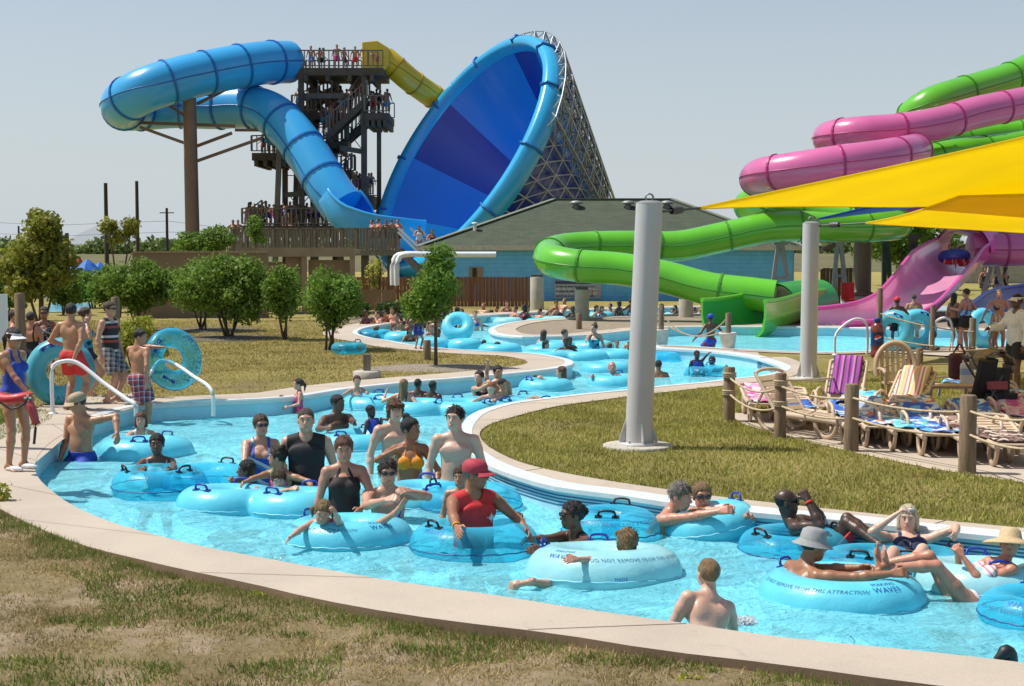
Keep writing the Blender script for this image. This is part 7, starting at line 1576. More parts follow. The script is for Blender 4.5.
def crown(blobs, n, leaf, r_, base, parent, mat, droop=.2, hollow=.35, name='crown'):
    """leaf-sized faces spread through uneven clumps; outer shell denser, gaps between clumps"""
    V = []; n = int(n * 1.35); tot = sum(b[1][0] * b[1][1] * b[1][2] for b in blobs)
    C, Rr, Nn = [], [], []
    for c, rad in blobs:
        k = max(8, int(n * rad[0] * rad[1] * rad[2] / tot)); d = r_.normal(size=(k, 3)); d /= np.linalg.norm(d, axis=1)[:, None]
        lump = 1 + .22 * np.sin(d[:, 0] * 5 + c[0] * 7) * np.cos(d[:, 2] * 6 + c[1] * 3) + .12 * np.sin(d[:, 1] * 11 + c[2] * 5)
        t = (hollow + (1 - hollow) * r_.random(k) ** .5) * lump
        C.append(np.array(c) + d * np.array(rad) * t[:, None]); Nn.append(d)
    P = np.concatenate(C); N = np.concatenate(Nn); m = len(P)
    # twig clusters: leaves gather in little sprays
    a = r_.normal(size=(m, 3)); a -= N * (a * N).sum(1)[:, None] * .4; a /= np.linalg.norm(a, axis=1)[:, None]; a[:, 2] -= droop; a /= np.linalg.norm(a, axis=1)[:, None]
    b = np.cross(a, N + r_.normal(size=(m, 3)) * .6); b /= np.linalg.norm(b, axis=1)[:, None] + 1e-6
    L = leaf * r_.uniform(.6, 1.3, m)[:, None]
    q = np.stack([P, P + a * L * .5 + b * L * .32, P + a * L, P + a * L * .5 - b * L * .32], 1).reshape(-1, 3) - np.array(base)
    o = link_mesh(name, mesh_np(name, q, np.arange(4 * m).reshape(m, 4), False), mat, parent); return o
def tree(name, label, cat, px, ybase, h, crowns, n, leaf, mat, stems, group=None, z0=.265, seed=1, Y=None, bark=None, droop=.2):
    """crowns: (dx, dz_centre, rx, rz) in metres from the base; stems: list of (dx_base, dx_top, height, radius)"""
    r_ = np.random.default_rng(seed); p = G(px, ybase, z0) if Y is None else Vector((XA(px, Y), Y, z0)); t = empty(name, p, label, cat, group)
    blobs = []
    for dx, dz, rx, rz in crowns:
        c0 = np.array([p.x + dx, p.y + r_.uniform(-.2, .2) * rx, p.z + dz]); blobs.append((tuple(c0), (rx * .74, rx * .72, rz * .74)))
        for k in range(9):
            d = r_.normal(size=3); d /= np.linalg.norm(d); blobs.append((tuple(c0 + d * np.array([rx, rx, rz]) * r_.uniform(.5, .8)), (rx * r_.uniform(.28, .5), rx * r_.uniform(.28, .5), rz * r_.uniform(.26, .46))))
    crown(blobs, n, leaf, r_, p, t, mat, droop)
    for i, (d0, d1, hh, rad) in enumerate(stems):
        b = MB(); y1 = r_.uniform(-.25, .25); a = Vector((p.x + d0, p.y + r_.uniform(-.08, .08), p.z - .03)); e = Vector((p.x + d1, p.y + y1, p.z + hh)); mid = a.lerp(e, .5) + Vector((r_.uniform(-.06, .06), r_.uniform(-.06, .06), 0))
        pts = crom([a, mid, e], .12); b.tube(pts, [rad * (1 - .65 * k / len(pts)) for k in range(len(pts))], 8)
        b.build('trunk', bark or M_BARK, t)
        for k in range(3):
            f = r_.uniform(.5, .95); s = a.lerp(e, f); lb = MB(); e2 = s + Vector((r_.uniform(-.5, .5), r_.uniform(-.4, .4), r_.uniform(.3, .7))) * hh * .35
            lb.tube([s, s.lerp(e2, .5) + Vector((0, 0, .03)), e2], [rad * .45, rad * .3, rad * .12], 6); lb.build('limb', bark or M_BARK, t)
    return t
def ms(n, spread, h, r, seed):     # a fan of stems
    q = random.Random(seed); return [(q.uniform(-.12, .12), -spread + 2 * spread * (i + .5) / n + q.uniform(-.1, .1), h * q.uniform(.85, 1.1), r * q.uniform(.8, 1.2)) for i in range(n)]
sg = 'rounded multi stem shrubs on the lawn'
tree('shrub', 'widest rounded dark green shrub on mulch, middle of the shrub row', 'shrub', 229, 338, 2.3, [(-.4, 1.4, 1.15, 1.0), (.5, 1.42, 1.1, 1.0), (0, 1.75, .9, .65)], 11000, .105, LEAF['shrub'], ms(5, .5, 1.3, .045, 3), sg, seed=3)
tree('shrub', 'rounded green shrub at the left end of the row against the tan wall', 'shrub', 203, 331, 2.3, [(-.3, 1.4, .95, .9), (.3, 1.5, .9, .85)], 6500, .105, LEAF['shrub'], ms(4, .4, 1.2, .04, 4), sg, seed=4)
tree('shrub', 'tall narrow green shrub second from the river end of the row', 'shrub', 283, 340, 2.2, [(0, 1.4, .68, .9), (.1, 1.0, .5, .55)], 4200, .10, LEAF['shrub'], ms(4, .25, 1.2, .035, 5), sg, seed=5)
tree('shrub', 'rounded lighter green shrub nearest the river bend', 'shrub', 331, 350, 2.1, [(-.1, 1.3, .9, .78), (.3, 1.25, .7, .75)], 6000, .09, LEAF['maple'], ms(5, .35, 1.1, .035, 6), sg, seed=6)
tree('shrub', 'dense dark rounded shrub behind the man in the striped tank top', 'shrub', 140, 332, 2.2, [(-.3, 1.4, .95, .9), (.35, 1.4, .9, .85)], 7500, .105, LEAF['shrub'], ms(4, .4, 1.2, .04, 7), sg, seed=7)
tree('shrub', 'small loose yellow green shrub behind the carried tube', 'shrub', 138, 372, 1.2, [(0, .75, .55, .5), (.35, .55, .4, .35), (-.35, .6, .35, .4)], 2600, .085, LEAF['yellow'], ms(5, .4, .7, .02, 8), None, seed=8)
tree('young_tree', 'young round crowned tree on a stone mulch ring beside the river', 'tree', 436, 368, 2.85, [(0, 1.7, .70, .75), (-.2, 1.3, .55, .4), (.12, 2.3, .42, .42)], 6500, .085, LEAF['maple'], [(0, .02, 2.3, .045)], None, seed=9)
tree('leafy_tree', 'big leafy tree with yellowing crown at the left edge', 'tree', 40, 352, 4.2, [(0, 2.3, 1.0, .95), (-.65, 1.9, .75, .75), (.6, 1.9, .7, .6), (.05, 3.1, .7, .7), (-.3, 1.4, .8, .5), (.4, 2.7, .55, .5)], 7500, .15, LEAF['autumn'], [(0, .05, 3.1, .09), (.05, -.5, 2.2, .05), (0, .55, 2.2, .045)], None, seed=10, Y=44)
tree('small_tree', 'wispy small tree before the utility poles', 'tree', 119, 318, 3.3, [(-.35, 3.3, .42, .4), (.45, 3.25, .42, .4), (0, 2.9, .4, .3)], 1300, .12, LEAF['autumn'], [(0, -.35, 3.1, .05), (0, .45, 3.1, .05)], None, seed=11, Y=54)
tree('small_tree', 'leafy sapling standing by the foot of the brown slide column', 'tree', 205, 312, 3.4, [(-.6, 2.7, .7, .4), (.5, 2.9, .8, .5), (0, 2.4, .8, .4)], 3200, .12, LEAF['shrub'], [(0, -.2, 2.6, .05), (0, .3, 2.7, .05)], None, seed=12, Y=57)
tree('small_tree', 'thin sapling growing up against the slatted walkway', 'tree', 255, 300, 3.8, [(0, 3.4, .4, .55), (.2, 2.9, .4, .3)], 700, .12, LEAF['maple'], [(0, .05, 3.4, .04)], None, seed=13, Y=60)
tree('twiggy_bush', 'sparse twiggy bush before the walkway legs and tan gate', 'bush', 376, 310, 2.0, [(0, 1.5, .45, .8)], 500, .10, LEAF['yellow'], ms(8, .45, 1.9, .02, 14), None, seed=14, Y=61, bark=M_BARK)
for k, (px, lb) in enumerate(((347, 'dark clipped boxwood ball at the left end of the low row'), (362, 'second dark clipped boxwood ball of the low row'), (384, 'dark clipped boxwood ball before the tan gate'), (401, 'dark clipped boxwood ball nearest the lifeguard'))):
    tree('boxwood', lb, 'shrub', px, 320, .7, [(0, .36, .40, .34)], 1500, .07, LEAF['box'], [(0, 0, .3, .04)], 'boxwoods on the gravel bed', seed=20 + k, Y=53)
for k, (px, Y, rx, h, lb) in enumerate(((92, 62, 1.1, 1.7, 'mid green bush behind the rounded shrubs near the umbrellas'), (110, 58, 1.0, 2.0, 'low green bush between the umbrellas and the tan wall'), (66, 70, 1.2, 1.6, 'dark bush in front of the far umbrellas'), (62, 56, .8, 1.8, 'small bush next to the far left pool'), (8, 52, 1.2, 2.4, 'bush at the left edge behind the white panel'))):
    tree('bush', lb, 'bush', px, 0, h, [(-.3 * rx, h * .55, rx * .7, h * .42), (.4 * rx, h * .5, rx * .6, h * .4)], 2600, .14, LEAF['shrub'] if k % 2 else LEAF['maple'], ms(3, .3, h * .5, .04, 30 + k), None, seed=30 + k, Y=Y)
for k, (px, Y, rx, h, lb) in enumerate(((900, 78, 1.9, 5.2, 'green tree behind the brown slide column and pink flume'), (922, 86, 2.2, 5.5, 'tree farther right behind the pink flume'), (884, 95, 2.2, 5.0, 'distant tree just right of the brown slide column'))):
    tree('leafy_tree', lb, 'tree', px, 0, h, [(-.3 * rx, h * .6, rx * .7, h * .33), (.4 * rx, h * .55, rx * .6, h * .35), (0, h * .8, rx * .5, h * .2)], 5000, .19, LEAF['maple'], ms(2, .4, h * .6, .1, 40 + k), None, seed=40 + k, Y=Y)
# a far-off belt of woods along the horizon
r_ = np.random.default_rng(77); bl = []
for x in np.arange(-330, 330, 5.5):
    y = 420 + r_.uniform(-30, 30); hh = r_.uniform(1.5, 3.8); bl.append(((x, y, hh * .55), (r_.uniform(4, 8), 4, hh * .6)))
t = empty('far_woods', (0, 420, 0), None, None); bpy.data.objects.remove(t)
holder = bpy.data.objects.new('tmp', None)
o = crown(bl, 30000, 1.5, r_, (0, 0, 0), None, LEAF['far'], name='far_woods'); setp(o, kind='stuff'); bpy.data.objects.remove(holder)
wd_ = MB()
# low leafy plant poking into the frame at the lower left
pl = empty('weed_plant', G(-2, 508, .2), 'broad leaved plant poking in at the left edge by the deck', 'plant'); r_ = np.random.default_rng(5)
p = pl.location; crown([((p.x + .02, p.y, p.z + .12), (.10, .08, .10)), ((p.x + .08, p.y, p.z + .22), (.07, .06, .05))], 110, .06, r_, p, pl, LEAF['yellow'], name='leaves'); b = MB()
for k in range(4): b.tube([p, p + Vector((.03 * k - .02, 0, .12)), p + Vector((.05 * k - .04, 0, .24))], .005, 5)
b.build('stem', M('stem_green', (.10, .14, .04), .7), pl)
for k, (px, py) in enumerate(((264, 600), (292, 601), (412, 619), (688, 686), (446, 626))):
    c = G(px, py, .17); pw = empty('weed_plant', c, ('broad leaf weed left of the dirt patch by the deck', 'low spreading weed beside the deck joint', 'round bright weed against the deck side', 'weed at the bottom edge of the photo', 'weed right of the round bright one')[k], 'weed'); r_ = np.random.default_rng(60 + k)
    crown([((c.x, c.y, .20), (.11, .08, .03))], 90, .05, r_, c, pw, LEAF['yellow'], name='leaves')
# ================================================================ FAR LEFT CLUTTER
def pole(px, ytop, Y, r, label, cat='pole', mat=M_BARKD, name='utility_pole', cross=False):
    t = empty(name, (XA(px, Y), Y, .1), label, cat); b = MB(); z = D(px, ytop, Y).z; b.cyl((XA(px, Y), Y, .05), (XA(px, Y), Y, z), r, r * .8, 10); b.build('shaft', mat, t)
    if cross: b = MB(); b.bar((XA(px, Y) - .9, Y, z - .6), (XA(px, Y) + .9, Y, z - .6), .12, .12); b.build('crossarm', mat, t)
    return t
pole(107.5, 183, 110, .17, 'left of two tall dark netting poles'); pole(138.5, 181, 110, .15, 'right of two tall dark netting poles'); pole(168, 208, 190, .2, 'thin distant utility pole', cross=True); pole(68, 233, 120, .2, 'short dark post at the end of the netting'); pole(20, 226, 150, .12, 'thin far pole behind the leafy tree')
M_NET, nt, out = new_mat('netting'); tr = nd(nt, 'ShaderNodeBsdfTransparent'); df = nd(nt, 'ShaderNodeBsdfDiffuse'); df.inputs[0].default_value = (.12, .13, .14, 1); mx = nd(nt, 'ShaderNodeMixShader'); mx.inputs[0].default_value = .10; nt.links.new(tr.outputs[0], mx.inputs[1]); nt.links.new(df.outputs[0], mx.inputs[2]); nt.links.new(mx.outputs[0], out.inputs[0])
nn = empty('ball_net', D(100, 245, 111), 'fine grey ball netting hung between the dark poles', 'net'); b = MB(); top = [D(68, 240, 111), D(80, 233, 111), D(96, 226, 111), D(107, 219, 111), D(120, 221, 111), D(138, 217, 111)]
b.prism(top + [D(138, 246, 111), D(68, 246, 111)], (0, .03, 0)); b.build('mesh_panel', M_NET, nn)
for k, (y0, y1) in enumerate(((222, 231), (233, 236))):
    ww = empty('power_line', D(80, y0, 190), ('upper', 'lower')[k] + ' power line drooping across the left sky', 'wire'); b = MB(); b.tube([D(-20, y0, 190), D(60, y0 + 3, 190), D(168, y0 - 1, 190), D(230, y1 - 2, 195), D(300, y1, 200)], .022, 5); b.build('cable', M_STEELD, ww)
def umbrella(px, ytop, w, Y, mat, label):
    t = empty('parasol', (XA(px, Y), Y, .2), label, 'umbrella'); z = D(px, ytop, Y).z; b = MB(); n = 8; R_o = w / 2 * Y / FPX
    b.lathe([(.02, z), (R_o * .5, z - .22), (R_o, z - .55), (R_o, z - .68), (R_o * .98, z - .56)], (XA(px, Y), Y, 0), n, smooth=False); b.build('canopy', mat, t); b = MB(); b.cyl((XA(px, Y), Y, .2), (XA(px, Y), Y, z), .03, n=6); b.build('pole', M_WHITE, t)
M_UMB = M('parasol_blue', (.02, .16, .60), .6, .1, 2, trans=.3)
umbrella(88, 259, 26, 74, M_UMB, 'blue parasol standing highest in the far left cluster'); umbrella(73, 264, 20, 78, M_UMB, 'blue parasol behind the leafy tree in the far cluster'); umbrella(100, 262, 22, 80, M_UMB, 'blue parasol at the right of the far cluster'); umbrella(27, 252, 14, 82, M('parasol_pale', (.25, .45, .62), .6, .1, 2), 'pale blue parasol seen through the leafy tree'); umbrella(80, 256, 8, 100, M('parasol_red', (.5, .03, .03), .6), 'tiny red parasol behind the blue ones')
b = MB(); b.poly([G(48, 312, .29), G(88, 312, .29), G(92, 303, .29), G(50, 303, .29)]); setp(b.build('water', M('far_pool', (.04, .42, .58), .1)), kind='structure')
ff = empty('rail_fence', (XA(80, 76), 76, .2), 'white rail fence by the far left pool', 'fence'); b = MB()
for y in (278, 283): b.bar(D(50, y, 76), D(112, y, 76), .07, .07)
for k in range(8): b.bar(D(50 + k * 8.8, 277, 76), D(50 + k * 8.8, 296, 76), .06, .06)
b.build('rails', M_WHITE, ff)
for k, (px, py) in enumerate(((52, 296), (66, 292), (74, 299), (90, 296), (58, 302))):
    c = D(px, py, 66 + k); t = empty('deck_chair', (c.x, c.y, .27), 'tiny white deck chair beside the far left pool', 'deck chair', 'deck chairs at the far pool'); b = MB(); b.box((c.x, c.y, .55), (.6, 1.2, .06)); b.box((c.x, c.y + .6, .85), (.6, .08, .6))
    for dx in (-.25, .25): b.box((c.x + dx, c.y - .45, .4), (.05, .05, .28)); b.box((c.x + dx, c.y + .45, .4), (.05, .05, .28))
    b.build('frame', M_WHITE, t)
wp = empty('sign_panel', D(1, 345, 19.5), 'blank white panel cut by the left edge of the photo', 'panel'); b = MB(); c = D(0, 318, 19.5); b.box((c.x - .28, 19.5, c.z), (.75, .05, .62)); b.build('board', M_WHITE, wp); b = MB(); b.box((c.x - .3, 19.56, c.z / 2), (.09, .09, c.z)); b.build('post', M_POST, wp)
# parked cars and low fence far right
def car(px, Y, mat, label):
    x = XA(px, Y); t = empty('parked_car', (x, Y, .1), label, 'car'); b = MB()
    prof = [(-2.1, .35), (-2.15, .75), (-1.9, .95), (-1.3, 1.0), (-.75, 1.42), (.7, 1.45), (1.35, 1.02), (2.05, .9), (2.15, .5), (2.1, .35)]
    b.prism([(x + u, Y - .85, v + .1) for u, v in prof], (0, 1.7, 0)); b.build('body', mat, t, bevel=.06)
    b = MB(); b.prism([(x + u, Y - .87, v + .1) for u, v in ((-1.15, 1.0), (-.7, 1.34), (.62, 1.36), (1.15, 1.02))], (0, .02, 0)); b.build('window', M_LENS, t)
    for u in (-1.3, 1.3): b = MB(); b.cyl((x + u, Y - .9, .42), (x + u, Y - .65, .42), .32, n=14); b.build('wheel', M_BLACK, t)
for k, px in enumerate((968, 990, 1014, 1036)): car(px, 150 + k, M('car_white', (.6, .6, .6), .3, coat=.5) if k % 2 == 0 else M('car_silver', (.35, .37, .4), .3, metal=.5), ('white car leftmost in the far car park', 'silver car in the far car park', 'second white car in the far car park', 'silver car at the right edge of the car park')[k])
board_fence(955, 1040, 100, 262, 'low pale fence along the far car park', M('fence_pale', (.35, .33, .28), .8), 'rail_fence', .5, .1)
# ================================================================ POSTS, ROPES, RAILS
def timber(px, ybot, ytop, r, label, name='timber_post', mat=M_POST, cat='post', z=.265, rope_caps=(), p=None):
    p = p or G(px, ybot, z); t = empty(name, p, label, cat); zt = D(px, ytop, p.y).z; b = MB(); b.lathe([(r * 1.04, 0), (r, .2), (r * .98, zt - p.z - .02), (r * .85, zt - p.z)], p, 14); b.lathe([(r * .85, zt - p.z), (0, zt - p.z + .004)], p, 14); b.build('shaft', mat, t)
    for zc in rope_caps:
        b = MB(); zz = p.z + (zt - p.z) * zc
        for k in range(3): b.lathe([(r + .004, -.014), (r + .026, 0), (r + .004, .014)], (p.x, p.y, zz + .027 * k), 14)
        b.build('rope_wrap', M_ROPE, t)
    return p, zt
def rope(a, c, sag, label, r=.016, group='ropes of the patio fence'):
    a, c = Vector(a), Vector(c); t = empty('rope', a.lerp(c, .5) - Vector((0, 0, sag)), label, 'rope', group); b = MB(); n = 14
    b.tube([a.lerp(c, i / n) - Vector((0, 0, sag * 4 * (i / n) * (1 - i / n))) for i in range(n + 1)], r, 6); b.build('strand', M_ROPE, t)
PS = [timber(729, 421, 367, .088, 'timber rope post at the river end of the patio fence', rope_caps=(.82, .5)), timber(780, 438, 373, .082, 'second timber rope post from the river end', rope_caps=(.82, .5)), timber(851, 451, 384, .095, 'third timber rope post, by the empty raised loungers', rope_caps=()), timber(967, 473, 395, .10, 'fourth and tallest timber rope post, before the stroller')]
PB = [timber(919, 384, 348, .07, 'timber post behind the striped towel chair'), timber(907, 386, 356, .085, 'short thick post beside the taller one behind the round chair'), timber(972, 360, 318, .075, 'timber rope post on the pool deck before the women'), timber(1042, 498, 396, .1, 'timber rope post just past the right edge')]
PC = [timber(879, 355, 288, .07, 'tall timber post behind the bottle shaped bin'), timber(932, 352, 305, .06, 'timber post hidden behind the blue standing tubes')]
for k in range(3):
    (a, za), (c, zc) = PS[k], PS[k + 1]
    for f, sg_ in ((.80, .10), (.50, .10)):
        rope((a.x, a.y - .09, a.z + (za - a.z) * f), (c.x, c.y - .09, c.z + (zc - c.z) * f), sg_ * (.6 if k else 1.3), ('upper' if f > .6 else 'lower') + ' rope strung between the ' + ('first and second', 'second and third', 'third and fourth')[k] + ' front fence posts')
(a, za), (c, zc) = PS[3], PB[3]
for f in (.8, .5): rope((a.x, a.y - .1, a.z + (za - a.z) * f), (c.x, c.y - .1, c.z + (zc - c.z) * f), .06, ('upper' if f > .6 else 'lower') + ' rope running from the fourth front post off the right edge')
(a, za), (c, zc) = PS[1], PB[1]; rope((a.x, a.y, za - .1), (c.x, c.y, zc - .04), .12, 'rope crossing the lawn from the second post to the round chair')
(a, za), (c, zc) = PB[0], PB[2]
for f in (.9, .55, .2): rope((a.x, a.y - .07, a.z + (za - a.z) * f), (c.x + 1.2, c.y - 3.5, c.z + .75 * f), .05, ('top', 'middle', 'bottom')[int((.9 - f) / .34)] + ' rope behind the stroller toward the right edge')
(a, za), (c, zc) = PC[0], PB[2]
for f in (.62, .28, .06):
    rope((a.x, a.y - .08, a.z + (za - a.z) * f), (c.x, c.y - .08, c.z + (zc - c.z) * f * 1.1), .08, ('top', 'middle', 'bottom')[{.62: 0, .28: 1, .06: 2}[f]] + ' rope stretched before the standing blue tubes')
# rope posts in white pots on the strip
def pot(px, ybot, ytop, label):
    p, zt = timber(px, ybot, ytop, .075, label, name='rope_post'); t = empty('plant_pot', p, 'white pot holding the ' + label, 'pot'); b = MB(); b.lathe([(.17, .012), (.21, .35), (.24, .36), (.24, .42), (.2, .42), (.17, .36), (0, .35)], (p.x, p.y, p.z), 20); b.build('tub', M('pot_cream', (.55, .52, .46), .6), t); return p, zt
q1 = pot(728, 349, 313, 'rope post near the boy in the blue cap'); q2 = pot(661, 345, 309, 'rope post beside the grey pole')
rope((q2[0].x, q2[0].y, q2[1] - .1), (q1[0].x, q1[0].y, q1[1] - .1), .55, 'upper slack rope between the two potted posts', group='ropes between the potted posts'); rope((q2[0].x, q2[0].y, q2[1] - .3), (q1[0].x, q1[0].y, q1[1] - .4), .3, 'lower slack rope between the two potted posts', group='ropes between the potted posts'); 
timber(579, 329, 313, .09, 'short timber post on the gravel island'); timber(662, 322, 305, .07, 'short timber post on the gravel behind the grey pole')
# left posts
timber(22, 407, 293, .085, 'timber post on the left bank beside the lifeguard'); timber(117, 398, 297, .075, 'timber post behind the man in the striped tank top')
p, zt = timber(427, 360, 340, .09, 'short brown post on the lawn behind the young tree trunk')
gpost = empty('square_post', G(367, 378, .265), 'short grey square post on a concrete footing at the lawn edge', 'post'); p = gpost.location; zt = D(367, 354, p.y).z
b = MB(); b.box((p.x, p.y, (p.z + zt) / 2), (.14, .14, zt - p.z)); b.build('shaft', M_WOODG, gpost, bevel=.01); b = MB(); b.lathe([(.28, 0), (.28, .13), (.24, .15), (0, .151)], p, 20); b.build('footing', M_COL, gpost)
# handrails
def handrail(pts, label, flanges, r=.032):
    t = empty('handrail', pts[0], label, 'handrail'); b = MB(); b.tube(crom(pts, .05), r, 10); b.build('pipe', M_WHITE, t)
    for f in flanges: b = MB(); b.lathe([(.03, .03), (.07, .02), (.075, .0)], f, 14); b.build('flange', M_WHITE, t)
a = G(53, 414, DECK); Yh = a.y; handrail([a, D(52, 372, Yh), D(54, 365, Yh), D(62, 361.5, Yh), D(74, 361.5, Yh), D(104, 383, Yh - .2), D(128, 400, Yh - .5), D(135, 404.5, Yh - .6), D(136, 416, Yh - .6)], 'white handrail nearest the turquoise tube, sloping into the pool', [a])
a = G(138.5, 404, DECK); Yh = a.y; handrail([a, D(138.5, 384, Yh), D(141, 378, Yh), D(148, 375.5, Yh), D(160, 361, Yh + .3), D(170, 362, Yh + .3), D(196, 378, Yh - .2), D(208, 386, Yh - .5), D(212.5, 393, Yh - .6), D(213.5, 416, Yh - .6)], 'white handrail behind the bather in plaid trunks, ending in the pool', [a])
a = G(835, 355, DECK); Yh = a.y; handrail([a, D(835, 338, Yh), D(838, 331, Yh), D(852, 320, Yh), D(860, 319, Yh), D(866, 323, Yh), D(867, 354, Yh)], 'white handrail left of the bottle shaped bin', [a])
a = G(952, 352, DECK); Yh = a.y; handrail([a, D(952, 326, Yh), D(949, 319, Yh), D(942, 318, Yh), D(932, 327, Yh + .3), D(930, 345, Yh + .3)], 'white handrail arch beside the woman in black shorts', [a])
# bottle-shaped bin with its round red, white and blue mark
p = G(877, 357, .27); bn = empty('bottle_bin', p, 'giant cola bottle shaped bin with a red white and blue round mark', 'bin'); S_ = (D(877, 318, p.y).z - p.z) / 1.0
M_COLA = M('bottle_cola', (.10, .015, .008), .2, .5, 7, coat=.6, col2=(.30, .04, .015)); M_LAB = M('bottle_label', (.012, .02, .08), .35)
def bp_(l): return [(r * S_, z * S_) for r, z in l]
b = MB(); b.lathe(bp_([(0, .0), (.14, .0), (.175, .03), (.175, .10), (.155, .16), (.17, .24), (.172, .30)]), p, 24); b.build('lower_body', M_COLA, bn)
b = MB(); b.lathe(bp_([(.172, .30), (.165, .34), (.165, .60), (.172, .64)]), p, 24); b.build('label_band', M_LAB, bn)
b = MB(); b.lathe(bp_([(.172, .64), (.175, .72), (.155, .80), (.10, .86), (.062, .895)]), p, 24); b.build('shoulder', M_COLA, bn)
b = MB(); b.lathe(bp_([(.062, .895), (.085, .90), (.085, .985), (.08, 1.0), (0, 1.0)]), p, 20); b.build('cap', M('bottle_cap', (.01, .05, .3), .4), bn)
b = MB(); c = Vector((p.x - .015, p.y, p.z + .49 * S_)); RR = .085 * S_
for i in range(24):
    for j in range(24):
        u0, v0, u1, v1 = [-RR + 2 * RR * q / 24 for q in (i, j, i + 1, j + 1)]; um, vm = (u0 + u1) / 2, (v0 + v1) / 2
        if um * um + vm * vm > RR * RR: continue
        wv = vm / RR - .35 * math.sin(um / RR * 1.6) - .1; mi = 0 if wv > .12 else (2 if wv < -.22 else 1)
        f = lambda u: p.y - math.sqrt(max(1e-4, (.166 * S_) ** 2 - (u - .015) ** 2)) - .006
        b._add([(c.x + u0, f(u0), c.z + v0), (c.x + u1, f(u1), c.z + v0), (c.x + u1, f(u1), c.z + v1), (c.x + u0, f(u0), c.z + v1)], [(0, 1, 2, 3)], mi)
b.build('round_mark', [M('mark_red', (.6, .02, .02), .4), M_WHITE, M('mark_blue', (.02, .08, .45), .4)], bn)
# ================================================================ LOUNGERS, TOWELS, STROLLER
M_RESIN = M('resin_beige', (.56, .44, .33), .5, .08, 5); M_RESIND = M('resin_tan', (.44, .32, .22), .5, .1, 5)
def lounger_mesh(back):
    """moulded chaise: local frame, foot at -y, head at +y; back = raised angle in degrees"""
    fr = MB()
    for sx in (-.33, .33):
        fr.tube(crom([(sx, -.98, .30), (sx, -.4, .31), (sx, .35, .31)], .1), .032, 8, flat=1.5)
    for k in range(9): fr.box((0, -.92 + k * .15, .325), (.62, .10, .022))
    lg = []
    for y in (-.72, .52):
        for sx in (-.31, .31):
            m = MB(); m.tube(crom([(sx, y - .24, .30), (sx * 1.02, y - .17, .10), (sx * 1.02, y, .02), (sx * 1.02, y + .17, .10), (sx, y + .24, .30)], .05), .030, 8, flat=1.4); lg.append(m)
    bk = MB(); a = math.radians(back); c, s = math.cos(a), math.sin(a); pv = Vector((0, .36, .325)); L = .78
    def bp(x, t, o=0): return pv + Vector((x, t * c - o * s, t * s + o * c))
    for sx in (-.32, .32): bk.tube([bp(sx, 0), bp(sx, L * .5), bp(sx, L)], .030, 8)
    bk.tube(crom([bp(-.32, L), bp(-.2, L + .05), bp(0, L + .07), bp(.2, L + .05), bp(.32, L)], .05), .030, 8)
    for k in range(6): q = bp(0, .07 + k * .12); bk.box(q, (.60, .085, .02), M3=Matrix.Rotation(a, 3, 'X'))
    arm = []
    for sx in (-.37, .37):
        m = MB(); m.tube(crom([(sx, -.10, .31), (sx * 1.03, -.02, .47), (sx * 1.05, .12, .52), (sx * 1.05, .36, .52), (sx * 1.0, .48, .40), (sx, .50, .31)], .05), .026, 8); arm.append(m)
    return fr, lg, bk, arm, bp, L
def lounger(pt, rz, back, label, towel=None, arms=True, rest=0):
    t = empty('sun_lounger', pt, label, 'sun lounger', 'beige loungers on the patio'); fr, lg, bk, am, bp, L = lounger_mesh(back)
    def pb(m, nm, mat): o = m.build(nm, mat, None, (0, 0, 0)); o.parent = t
    pb(fr, 'seat_frame', M_RESIN); pb(bk, 'backrest', M_RESIN)
    for m in lg: pb(m, 'leg', M_RESIND)
    if arms:
        for m in am: pb(m, 'armrest', M_RESIN)
    if back > 25:
        a = bp(0, .5)
        for sx in (-.26, .26): m = MB(); m.bar((sx, a.y, a.z), (sx, a.y + .22, .34), .03, .03); pb(m, 'prop', M_RESIND)
    t.rotation_euler = (0, 0, math.radians(rz)); t.scale = (.88, .88, .86); return t, bp, L
def towel_on(t, bp, L, mat, label, back=True, seat=True, seed=0, w=.5):
    """cloth laid along seat and backrest, following it with small folds, ends hanging"""
    r = random.Random(seed); rows = []
    path = []
    if back: path += [(bp(0, L + .07, .05) + Vector((0, .10, -.30)), 0), (bp(0, L + .09, .055), 0), (bp(0, L * .5, .045), 0), (bp(0, .08, .045), 0)]
    if seat: path += [(Vector((0, .25, .37)), 0), (Vector((0, -.3, .36)), 0), (Vector((0, -.85, .36)), 0)]
    P = crom([p for p, _ in path], .08); n = 9; V = []
    for i, p in enumerate(P):
        for j in range(n): u = -1 + 2 * j / (n - 1); V.append((p.x + u * w / 2 + .012 * math.sin(i * .9 + seed), p.y, p.z + .012 * math.sin(j * 1.9 + i * .7 + seed) + r.uniform(0, .006)))
    Q = [(i * n + j, i * n + j + 1, (i + 1) * n + j + 1, (i + 1) * n + j) for i in range(len(P) - 1) for j in range(n - 1)]
    o = link_mesh('towel', mesh_np('towel', V, Q), mat, None, t.location); o.rotation_euler = t.rotation_euler; o.scale = t.scale; s = o.modifiers.new('cloth', 'SOLIDIFY'); s.thickness = .012; setp(o, label, 'towel', 'towels on the patio'); return o
